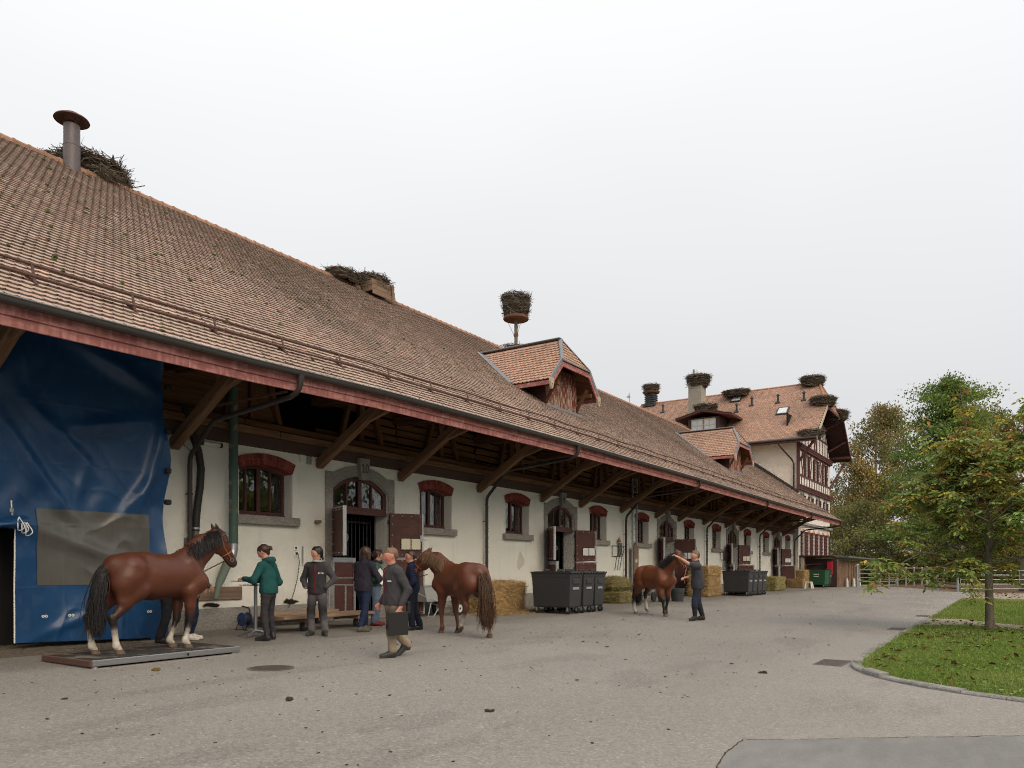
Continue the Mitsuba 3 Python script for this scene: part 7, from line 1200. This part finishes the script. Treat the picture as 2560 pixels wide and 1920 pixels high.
# woman with the sheet of paper, and the one in green
pp, Wp, Ip = person('woman in a navy fleece and blue jeans holding up a white sheet of paper', (12.05, -2.74, -0.04), deg(2), 1.06, lean=(0.04, 0.0), hands=((0.28, 0.05, 1.26), (0.26, -0.02, 1.20)), elbows=((0.10, 0.26, 1.06), (0.10, -0.34, 1.08)), headyaw=0.15, hair=(0.045, 0.026, 0.018), hairstyle='bob', top=[0.026, 0.024, 0.036], trousers=[0.016, 0.026, 0.06], shoes=[0.10, 0.085, 0.06], sole=[0.09, 0.085, 0.075], hem=0.83, slim=1.02, leg=0.98, feet=((0.22, 0.10, 0), (-0.16, -0.10, 0)), toes=(0.2, -0.35), hn=((0.4, 0.6, 0.2), (0.2, -0.9, 0.2)))
PS = thing('paper_sheet', 'white printed sheet held by the woman in the navy fleece', 'paper'); c = Wp((0.40, -0.10, 1.14)); ax, ay = put(V3(0.60, -0.35, -0.42), (0, 0, 0), deg(2)), None
u = V3(0.55, -0.50, 0.62); u /= np.linalg.norm(u); w_ = V3(0.62, -0.3, -0.72); w_ -= u * (w_ @ u); w_ /= np.linalg.norm(w_); P0 = c - u * 0.10 - w_ * 0.13
X_, Y_ = np.meshgrid(np.linspace(0, 0.22, 8), np.linspace(0, 0.31, 8), indexing='ij'); nn = np.cross(u, w_); V = P0 + X_[..., None] * u + Y_[..., None] * w_ + (0.02 * np.sin(X_ * 11) * np.cos(Y_ * 5))[..., None] * nn; i = np.arange(56).reshape(7, 8)[:, :-1].ravel()
obj('sheet', trimesh.Trimesh(V.reshape(-1, 3), np.vstack([np.stack([i, i + 8, i + 9], 1), np.stack([i, i + 9, i + 1], 1)]), process=False), 'm_paperwhite', PS, smooth=True)
person('smiling person with glasses, dark scarf and green sweater in pale jeans and red shoes', (13.32, -1.88, -0.03), deg(-48), 1.04, lean=(0.03, 0.0), hands=((0.30, 0.10, 1.08), (0.24, -0.12, 1.06)), elbows=((0.04, 0.34, 1.08), (0.04, -0.34, 1.08)), headyaw=0.15, hair=(0.028, 0.014, 0.011), hairstyle='fringe', top=[0.035, 0.085, 0.068], trousers=[0.12, 0.165, 0.24], shoes=[0.14, 0.014, 0.02], sole=[0.12, 0.02, 0.03], hem=0.90, glasses=True, scarf='m_scarf', wide_leg=True, feet=((0.06, 0.12, 0), (0.0, -0.06, 0)), toes=(0.5, -0.2), names=('sweater', 'jeans'))
# the man walking with the folder
pm, Wm, Im = person('man in a grey softshell with red zips walking past with a black folder', (9.12, -6.30, -0.09), deg(155), 0.995, lean=(0.02, 0.0), feet=((0.10, 0.09, 0.0), (-0.24, -0.09, 0.06)), knees=((0.10, 0.10, 0.50), (0.02, -0.10, 0.48)), lift=(0, 1.0), toes=(0.0, 0.0), hands=((0.04, 0.31, 0.80), (0.14, -0.27, 0.86)), elbows=((-0.10, 0.30, 1.08), (-0.05, -0.30, 1.08)), skin=[0.50, 0.24, 0.18], hair=(0.15, 0.085, 0.05), hairstyle='short', top=[0.05, 0.049, 0.054], trousers=[0.28, 0.225, 0.165], knee_patch=[0.022, 0.022, 0.025], knee_up=0.62, shoes=[0.03, 0.03, 0.033], hem=0.84, slim=1.16, wide_leg=True, zipc='m_redzip', handcurl=0.9, hn=((0, 1, 0.1), None), headpitch=0.12, beard=0.3, names=('softshell', 'work_trousers'))
obj('logo_patch', Im['PL'](patch_on(Im['Jk'], 0.10, 0.17, 1.21, 1.232)), 'm_white', pm); obj('pocket_zip', Im['PL'](tube([surf(Im['Jk'], 0.13, z) + V3(0.013, 0, 0) for z in np.linspace(0.98, 1.12, 6)], 0.006, 5)), 'm_redzip', pm); obj('tool_pouch', Im['PL'](rbx(-0.19, -0.12, 0.15, 0.22, 0.70, 0.90, 0.02)), 'm_black', pm)
FO = thing('folder', 'black document folder carried low by the walking man', 'folder'); hw = Wm((0.05, 0.345, 0.70))
m = rbx(-0.13, 0.20, 0.0, 0.018, -0.30, 0.06, 0.005); obj('cover', place(m, tuple(hw + V3(0.0, 0.0, -0.02)), deg(155 + 0)), 'm_folder', FO); obj('paper_edge', place(rbx(-0.12, -0.11, -0.012, -0.001, -0.28, 0.02, 0.002), tuple(hw + V3(0, 0, -0.02)), deg(155)), 'm_paperwhite', FO)
# person in navy leading the chestnut
person('person in navy sweater and trousers with glasses leading the chestnut horse', (13.0, -3.34, -0.05), deg(128), 1.02, lean=(0.02, 0), hands=((0.18, 0.28, 0.92), (0.22, -0.42, 1.22)), elbows=((-0.04, 0.30, 1.08), (-0.02, -0.40, 1.16)), headyaw=0.45, hair=(0.045, 0.018, 0.014), hairstyle='bun', top=[0.013, 0.016, 0.042], trousers=[0.010, 0.013, 0.025], shoes=[0.012, 0.012, 0.014], hem=0.87, glasses=True, wide_leg=True, handcurl=1.0, feet=((0.04, 0.10, 0), (-0.12, -0.10, 0)), toes=(0.3, 0.2), names=('sweater', 'trousers'))
ST_ = thing('wooden_stick', 'wooden crook handle hanging beside the person in navy', 'stick'); obj('stick', tube([(12.02, -4.0, 0.62), (12.02, -4.0, 0.35), (12.0, -4.02, 0.20), (12.01, -4.0, 0.14)], [0.018, 0.018, 0.02, 0.014], 8), 'm_stick', ST_, smooth=40)
# man with the third horse
pf, Wf, If = person('man in a grey padded vest and dark trousers stroking the third horse between its ears', (20.42, -7.28, -0.10), deg(118), 1.105, lean=(0.03, 0.0), hands=((0.52, 0.36, 1.58), (0.32, 0.10, 1.08)), elbows=((0.27, 0.34, 1.42), (0.05, -0.20, 1.12)), skin=[0.48, 0.27, 0.19], hair=(0.12, 0.08, 0.05), hairstyle='short', headyaw=0.35, top=[0.045, 0.047, 0.054], top2=[0.05, 0.054, 0.062], trousers=[0.02, 0.021, 0.025], knee_patch=[0.026, 0.032, 0.055], shoes=[0.016, 0.014, 0.013], hem=0.80, sleeve_end=0.5, handcurl=0.4, hn=((0.2, 0.2, 1), (0, 0, 1)), feet=((0.12, 0.12, 0.0), (-0.10, -0.12, 0.0)), toes=(0.9, 0.0), names=('vest', 'trousers'))
for z in (0.90, 0.98, 1.06, 1.14, 1.22): pass
obj('wrist_watch', If['PL'](tube([V3(0.475, 0.359, 1.551) + V3(0.0, 0.034 * math.cos(a), 0.034 * math.sin(a)) for a in np.linspace(0, 6.283, 12)], 0.008, 5)), 'm_steel', pf)
# reins and lead ropes
def lead(label, pts, m='m_leather'): k = thing('lead_rein', label, 'rein'); obj('strap', tube(pts, 0.010, 6), m, k, smooth=True)
n1 = W1(H1['nose'] - H1['hd'] * 0.13); lead('leather rein from the platform horse to the person behind it', [n1 + [0, 0.06, 0], n1 + [-0.25, 0.5, -0.25], (8.62, -1.95, 1.0)])
n2 = W2(H2['nose'] - H2['hd'] * 0.10); lead('lead rope of the chestnut horse held by the person in navy', [n2, n2 + (V3(13.3, -3.2, 1.2) - n2) * 0.5 - [0, 0, 0.12], V3(13.42, -3.42, 1.2)], 'm_black')
n3 = W3(H3['nose'] - H3['hd'] * 0.12); hr = Wf((0.36, 0.10, 1.06)); lead('orange lead rein from the third horse to the hand of the man', [n3, (n3 + hr) / 2 - [0, 0, 0.04], hr, hr + [0.0, -0.03, -0.14]])
# ---------------------------------------------------------------- trees, hedge, grass
def leafquads(P, D, U, L, W, cols, fold=0.25):
    """pointed oval leaves folded on the midrib: P base, D direction, U leaf normal"""
    D = D / np.linalg.norm(D, axis=1, keepdims=True); S = np.cross(D, U); S /= np.linalg.norm(S, axis=1, keepdims=True) + 1e-9; U = np.cross(S, D); L = np.broadcast_to(L, (len(P),))[:, None]; W = np.broadcast_to(W, (len(P),))[:, None]
    a = P; t = P + D * L - U * L * 0.12; m = P + D * L * 0.45 - U * W * fold; l = P + D * L * 0.42 + S * W * 0.5; r = P + D * L * 0.42 - S * W * 0.5; l2 = P + D * L * 0.74 + S * W * 0.36 - U * L * 0.04; r2 = P + D * L * 0.74 - S * W * 0.36 - U * L * 0.04
    V = np.stack([a, l, l2, t, r2, r, m], 1); F = np.array([[0, 6, 1], [1, 6, 2], [2, 6, 3], [0, 5, 6], [5, 4, 6], [4, 3, 6]]); return pack7(V, F, cols)
def pack7(V, F, C): n = len(V); return trimesh.Trimesh(V.reshape(-1, 3), (F[None] + (np.arange(n) * V.shape[1])[:, None, None]).reshape(-1, 3), process=False), np.repeat(C, V.shape[1], axis=0)
bsdf('m_leaf', {'type': 'principledthin', 'base_color': VC, 'roughness': 0.55, 'diff_trans': 0.6, 'spec_trans': 0.0, 'eta': 1.4}, False)
def t_bark(p, n, uv):
    a = fbm(p.x * 16, p.y * 16, p.z * 5, 4); b = fbm(p.x * 3, p.y * 3, p.z * 2, 3); return mix([0.085, 0.068, 0.05], [0.23, 0.205, 0.165], dr.clip(a * 0.8 + 0.4 * (b - 0.3), 0, 1))
bsdf('m_bark', {'type': 'diffuse', 'reflectance': proc(t_bark)})
# young walnut on the lawn
rw = np.random.default_rng(101); WT = thing('walnut_tree', 'young walnut tree with large green and yellow leaves standing on the lawn', 'tree'); bxy = V3(21.69, -14.11, LZ)
hts = np.array([0, 0.05, 0.4, 1.0, 1.6, 2.2, 3.0, 3.8, 4.6]); off = np.column_stack([0.02 * np.sin(hts * 1.7), 0.03 * np.sin(hts), hts])
obj('trunk', tube(bxy + off, [0.15, 0.115, 0.095, 0.085, 0.075, 0.066, 0.05, 0.034, 0.018], 14), 'm_bark', WT, smooth=True)
limbs, tips = [], []
def grow(p, d, L, r, lv):
    n = 6; P_ = [p]; d = d / np.linalg.norm(d)
    for i in range(n): d = d + rw.normal(0, 0.10, 3) + V3(0, 0, 0.03 if lv < 2 else -0.05); d /= np.linalg.norm(d); P_.append(P_[-1] + d * L / n)
    P_ = np.array(P_); limbs.append(tube(P_, np.linspace(r, r * 0.45, n + 1), 6))
    if lv < 2:
        for q in range(5 if lv == 0 else 4):
            t = rw.uniform(0.35, 1.0); c = P_[int(t * n)]; s = rw.normal(size=3); s[2] = s[2] * 0.6 + 0.15; s -= d * (s @ d); s /= np.linalg.norm(s); grow(c, d * 0.55 + s * rw.uniform(0.6, 1.0), L * rw.uniform(0.38, 0.58), r * 0.5, lv + 1)
    tips.append((P_, lv))
for i in range(16):
    a = i * 2.399 + rw.uniform(-0.3, 0.3); z = 1.28 + 2.3 * (i / 15.0); el = rw.uniform(0.05, 0.35) + 0.5 * (i / 15.0); L_ = (2.35 - 0.75 * (i / 15.0)) * rw.uniform(0.85, 1.1)
    grow(bxy + V3(0, 0, z), V3(math.cos(a) * math.cos(el), math.sin(a) * math.cos(el), math.sin(el)), L_, 0.034, 0)
for dx, dy, L_ in ((-0.16, 0.25, 2.3), (0.1, -0.30, 2.1), (-0.3, 0.62, 1.6), (0.25, 0.1, 1.5), (0.05, -0.62, 1.9), (-0.2, -0.1, 1.5)):
    p = bxy + V3(dx, dy * 1.1, 3.6); q = p + V3(dx * 1.4, dy * 1.4, L_); P_ = np.array([bxy + V3(0, 0, 3.0), p, p * 0.6 + q * 0.4 + V3(0.04, 0.03, 0), q]); limbs.append(tube(P_, [0.03, 0.024, 0.016, 0.008], 6)); tips.append((np.array([p + (q - p) * t for t in np.linspace(0, 1, 7)]), 3)); tips.append((np.array([p + (q - p) * t + V3(0.1, 0.1, 0) * rw.normal() for t in np.linspace(0, 1, 7)]), 3))
obj('branches', join(limbs), 'm_bark', WT, smooth=True, kind='stuff')
LP_, LD, LU, LL, LW, LC = [], [], [], [], [], []
for P_, lv in tips:
    nl = {0: 7, 1: 14, 2: 13, 3: 14}[lv]
    for q in range(nl):
        t = rw.uniform(0.35 if lv < 3 else 0.25, 1.0); c = P_[0] + 0; k_ = t * (len(P_) - 1); i = min(int(k_), len(P_) - 2); c = P_[i] + (P_[i + 1] - P_[i]) * (k_ - i)
        a = rw.uniform(0, 2 * np.pi); d = V3(math.cos(a), math.sin(a), rw.uniform(-0.35, 0.45)); d /= np.linalg.norm(d); Lr = rw.uniform(0.16, 0.30); up = V3(0, 0, 1); sd = np.cross(d, up); sd /= np.linalg.norm(sd)
        hgt_ = (c[2] - 1) / 4.5; yel = rw.random(); leaf_tone = rw.uniform(0.8, 1.25)  # one random brightness for each compound leaf
        pyel = 0.18 + 0.32 * np.clip(hgt_, 0, 1) + (0.25 if lv == 3 else 0)
        base = np.array([0.29, 0.36, 0.12]) if yel > pyel else (np.array([0.42, 0.36, 0.08]) if yel > pyel * 0.35 else np.array([0.36, 0.20, 0.075]))
        for j, (tt, sg) in enumerate(((0.45, 1), (0.5, -1), (0.75, 1), (0.8, -1), (1.0, 0))):
            p = c + d * Lr * tt - up * 0.10 * tt * tt * Lr / 0.25; dd = (d if sg == 0 else d * 0.55 + sd * sg * 0.9) + V3(0, 0, rw.uniform(-0.75, -0.05)); LP_.append(p); LD.append(dd); LU.append(up + rw.normal(0, 0.35, 3)); LL.append(rw.uniform(0.10, 0.15) * (1.15 if sg == 0 else 1)); LW.append(rw.uniform(0.05, 0.075)); LC.append(base * leaf_tone * rw.uniform(0.75, 1.25) * (1 + rw.normal(0, 0.08, 3)))
m, c = leafquads(np.array(LP_), np.array(LD), np.array(LU), np.array(LL), np.array(LW), np.clip(np.array(LC), 0.01, 1)); obj('crown', m, 'm_leaf', WT, color=c)
# far trees
def far_tree(nm, label, base, H_, R_, prof, n, leaf, cols, seed, style='round', trunk_r=0.3, bark='m_bark', z0=0.15, cat='tree', clumps=60, dens=0.5):
    r = np.random.default_rng(seed); k = thing(nm, label, cat); base = np.array(base, float)
    tt = np.linspace(0, 0.93, 9); obj('trunk', tube(base + np.column_stack([0.02 * H_ * np.sin(tt * 4 + seed), 0.02 * H_ * np.sin(tt * 3), tt * H_]), trunk_r * (1 - 0.9 * tt), 8), bark, k, smooth=True)
    cz = z0 + (1 - z0) * r.random(clumps); ca = r.uniform(0, 2 * np.pi, clumps); cr = np.sqrt(r.uniform(0.15, 1, clumps)) * np.array([prof(z) for z in cz]) * R_
    C = np.column_stack([cr * np.cos(ca), cr * np.sin(ca), cz * H_]); lb = []
    for q in C[:: 1 if clumps < 90 else 2]:
        zz = max(0.1 * H_, q[2] - (0.12 * H_ if style != 'layer' else 0.02 * H_)); lb.append(tube([base + [0, 0, zz], base + (np.array([0, 0, zz]) + q) / 2 + [0, 0, 0.03 * H_ * (style == 'weep')], base + q], [trunk_r * 0.28, trunk_r * 0.16, trunk_r * 0.05], 5))
    obj('limbs', join(lb), bark, k, kind='stuff')
    ci = r.integers(0, clumps, n); cs = r.uniform(0.6, 1.3, clumps)[ci]; sc = dens * R_ * 0.55
    if style == 'weep': d = np.column_stack([r.normal(0, 0.30, n), r.normal(0, 0.30, n), -np.abs(r.normal(0, 0.9, n))]) * [sc, sc, sc * 1.2] * cs[:, None]; st = r.normal(0, 1, (clumps * 14, 2)) * 0.42 * sc; sid = ci * 14 + r.integers(0, 14, n); d[:, :2] = st[sid] + r.normal(0, 0.05 * R_ * 0.5, (n, 2))
    elif style == 'layer': out = C[ci] * [1, 1, 0]; out /= np.linalg.norm(out, axis=1, keepdims=True) + 1e-9; d = out * r.normal(0, 0.9, (n, 1)) * sc + np.column_stack([r.normal(0, 0.35, n), r.normal(0, 0.35, n), r.normal(0.0, 0.16, n) + 0.08 * np.abs(r.normal(0, 1, n))]) * sc
    else: d = r.normal(0, 0.48, (n, 3)) * [sc, sc, sc * 0.75] * cs[:, None]
    P_ = base + C[ci] + d; P_[:, 2] = np.maximum(P_[:, 2], base[2] + 0.02 * H_)
    D = r.normal(size=(n, 3)); D[:, 2] -= 1.2 if style == 'weep' else 0.3; U = r.normal(size=(n, 3)) + [0, 0, 0.7]; cc = np.array(cols)[r.integers(0, len(cols), clumps)[ci]] * r.uniform(0.65, 1.4, (n, 1)); mixc = r.random(n) < 0.25; cc[mixc] = np.array(cols)[r.integers(0, len(cols), mixc.sum())]
    L_ = r.uniform(0.7, 1.3, n) * leaf; D /= np.linalg.norm(D, axis=1, keepdims=True); S = np.cross(D, U); S /= np.linalg.norm(S, axis=1, keepdims=True); V = np.stack([P_, P_ + D * L_[:, None] * 0.5 + S * L_[:, None] * 0.34, P_ + D * L_[:, None], P_ + D * L_[:, None] * 0.5 - S * L_[:, None] * 0.34], 1)
    m, c = pack7(V, np.array([[0, 1, 2], [0, 2, 3]]), cc); obj('crown', m, 'm_leaf', k, color=c); return k
OL, YE_, GR, DG = [0.21, 0.20, 0.085], [0.38, 0.27, 0.09], [0.19, 0.27, 0.075], [0.085, 0.115, 0.05]
rd_ = lambda z: math.sin(math.pi * min(1, max(0, z)) ** 0.8) ** 0.6
far_tree('birch_tree', 'tall weeping birch with yellowing leaves right behind the house', (116.4, 0.9, -0.3), 25, 9.0, lambda z: (1 - z) ** 0.5 * 0.95 + 0.08, 52000, 0.30, [OL, YE_, [0.26, 0.21, 0.11], OL], 201, 'weep', 0.35, 'm_birch', 0.10, clumps=110, dens=0.42)
far_tree('birch_tree', 'second weeping birch, darker, behind the bright green ginkgo', (139.0, -11.0, -0.3), 28, 9.5, lambda z: (1 - z) ** 0.45 * 0.95 + 0.08, 46000, 0.32, [OL, [0.18, 0.18, 0.085], YE_, OL], 202, 'weep', 0.35, 'm_birch', 0.08, clumps=110, dens=0.42)
far_tree('ginkgo_tree', 'bright green ginkgo with layered spreading branches behind the young walnut', (98.0, -8.8, -0.3), 22.8, 8.0, lambda z: (1 - z) ** 0.75 * 1.0 + 0.06, 52000, 0.26, [GR, [0.25, 0.31, 0.075], [0.13, 0.19, 0.065], GR], 203, 'layer', 0.30, 'm_bark', 0.22, clumps=150, dens=0.36)
far_tree('willow_bush', 'round olive green bush low behind the end of the stable roof', (99.5, 1.2, -0.3), 9.5, 5.2, rd_, 22000, 0.22, [[0.25, 0.25, 0.10], OL, [0.29, 0.26, 0.11]], 204, 'round', 0.2, 'm_bark', 0.1, cat='bush', clumps=70, dens=0.5)
for i, (x, y, h, r_, l) in enumerate(((115.0, -9.0, 11, 6.0, 'dark tree below the birches, nearest the house'), (112, -18, 10, 6.5, 'dark tree in the middle of the dark row below the ginkgo'), (104, -30, 11, 7.0, 'dark tree behind the crown of the young walnut'), (98, -42, 12, 7.5, 'dark tree at the right edge behind the long gate'), (88, -24, 5.0, 4.0, 'low dark shrub behind the long gate'))):
    far_tree('dark_tree' if h > 6 else 'dark_shrub', l, (x, y, -0.3), h, r_, rd_, 20000, 0.28, [DG, OL, [0.13, 0.14, 0.06]], 210 + i, 'round', 0.3, 'm_bark', 0.06, cat='tree' if h > 6 else 'shrub', clumps=70, dens=0.55)
HG = thing('hedge', 'long clipped autumn hedge behind the paddock', 'hedge'); r = np.random.default_rng(230); n = 46000; t = r.random(n); a, b = V3(101.5, 3.5, -0.3), V3(84, -52, -0.3); hh_ = 3.3 + 0.8 * np.array(meshkit.noise(np.column_stack([t * 22, 0 * t, 0 * t])))
P_ = a + (b - a) * t[:, None] + np.column_stack([r.normal(0, 0.7, n), r.normal(0, 0.2, n), hh_ * r.random(n) ** 0.7]); D = r.normal(size=(n, 3)); L_ = r.uniform(0.16, 0.34, n); D /= np.linalg.norm(D, axis=1, keepdims=True); S = np.cross(D, r.normal(size=(n, 3))); S /= np.linalg.norm(S, axis=1, keepdims=True)
nz = meshkit.fbm(P_ * 0.3, 3)[:, None]; cc = (np.array([0.12, 0.15, 0.06]) * (1 - nz) + np.array([0.30, 0.24, 0.08]) * nz) * r.uniform(0.6, 1.5, (n, 1)); m, c = pack7(np.stack([P_, P_ + D * L_[:, None] * 0.5 + S * L_[:, None] * 0.3, P_ + D * L_[:, None], P_ + D * L_[:, None] * 0.5 - S * L_[:, None] * 0.3], 1), np.array([[0, 1, 2], [0, 2, 3]]), cc); obj('leaves', m, 'm_leaf', HG, color=c)
OT = thing('old_trunk', 'thick grey tree trunk standing behind the long gate', 'trunk'); obj('trunk', tube([(62.5, -15.6, -0.3), (62.5, -15.6, 0.1), (62.45, -15.55, 2.0), (62.4, -15.5, 5.0)], [0.75, 0.60, 0.55, 0.5], 14), 'm_bark', OT, smooth=True)
# trees across the lawn, seen only in the window panes
for i, (x, y) in enumerate(((6, -40), (20, -44), (36, -41), (52, -46))): far_tree('park_tree', f'leafy tree across the lawn mirrored in the stable windows, number {["one", "two", "three", "four"][i]}', (x, y, -0.3), 13 + i, 7.5, rd_, 5000, 0.6, [DG, OL, GR], 240 + i, 'round', 0.3, 'm_bark', 0.1, clumps=60, dens=0.6)
# grass
r = np.random.default_rng(250); n = 150000; xx = 10 + 34 * r.random(n) ** 1.7; yy = -12.45 - 11 * r.random(n) ** 1.3; keep = shapely.contains_xy(lawn_in.buffer(0.03), xx, yy) & ~shapely.contains_xy(g1.buffer(-0.1), xx, yy); xx, yy = xx[keep], yy[keep]; n = len(xx)
hh_ = r.uniform(0.025, 0.065, n) * (1 + 0.014 * (xx - 10)); a = r.uniform(0, 2 * np.pi, n); w = 0.0045 * (1 + 0.05 * (xx - 10)); ln = r.normal(0, 0.03, (n, 2)); P_ = np.column_stack([xx, yy, np.full(n, LZ)])
V = np.stack([P_ + np.column_stack([np.cos(a) * w, np.sin(a) * w, 0 * w]), P_ - np.column_stack([np.cos(a) * w, np.sin(a) * w, 0 * w]), P_ + np.column_stack([ln, hh_])], 1)
pn = meshkit.fbm(np.column_stack([xx * 0.7, yy * 0.9, 0 * xx]), 3, 6)[:, None]; cc = (np.array([0.14, 0.23, 0.045]) * (1 - pn) + np.array([0.28, 0.32, 0.10]) * pn) * r.uniform(0.6, 1.5, (n, 1)); m, c = pack7(V, np.array([[0, 1, 2]]), cc)
k = obj('grass', m, 'm_leaf', color=c); labels[k] = {'label': 'short green grass blades of the mown lawn', 'category': 'grass', 'kind': 'stuff'}
n = 2600; xx = 10.5 + 14 * r.random(n) ** 1.4; yy = -12.6 - 4.5 * r.random(n); kp_ = shapely.contains_xy(lawn_in, xx, yy) & (meshkit.noise(np.column_stack([xx * 1.3, yy * 1.3, 0 * xx])) > 0.5); xx, yy = xx[kp_], yy[kp_]; n = len(xx); a = r.uniform(0, 6.28, n)
m, c = leafquads(np.column_stack([xx, yy, np.full(n, LZ + 0.02)]), np.column_stack([np.cos(a), np.sin(a), r.uniform(0.1, 0.6, n)]), np.column_stack([r.normal(0, .3, (n, 2)), np.ones(n)]), r.uniform(0.06, 0.11, n), r.uniform(0.025, 0.045, n), np.array([0.20, 0.28, 0.10]) * r.uniform(0.6, 1.5, (n, 1))); k = obj('lawn_weeds', m, 'm_leaf', color=c); labels[k] = {'label': 'broad weed leaves among the grass near the kerb', 'category': 'weeds', 'kind': 'stuff'}
n = 420; xx = np.concatenate([10.5 + 14 * r.random(220), 38 + 18 * r.random(200)]); yy = np.concatenate([-12.7 - 4 * r.random(220) ** 1.5, -12.6 - 6 * r.random(200)]); kp_ = shapely.contains_xy(lawn_in, xx, yy); xx, yy = xx[kp_], yy[kp_]; n = len(xx); a = r.uniform(0, 6.28, n)
m, c = leafquads(np.column_stack([xx, yy, np.full(n, LZ + 0.045)]), np.column_stack([np.cos(a), np.sin(a), r.normal(0, 0.25, n)]), np.column_stack([r.normal(0, .5, (n, 2)), np.ones(n)]), r.uniform(0.07, 0.14, n) * (1 + 0.02 * (xx - 10)), r.uniform(0.04, 0.07, n) * (1 + 0.02 * (xx - 10)), np.array([[0.10, 0.045, 0.02], [0.18, 0.11, 0.035], [0.06, 0.03, 0.015]])[r.integers(0, 3, n)] * r.uniform(0.7, 1.3, (n, 1))); k = obj('fallen_leaves', m, 'm_leaf', color=c); labels[k] = {'label': 'brown fallen leaves scattered on the lawn', 'category': 'leaves', 'kind': 'stuff'}
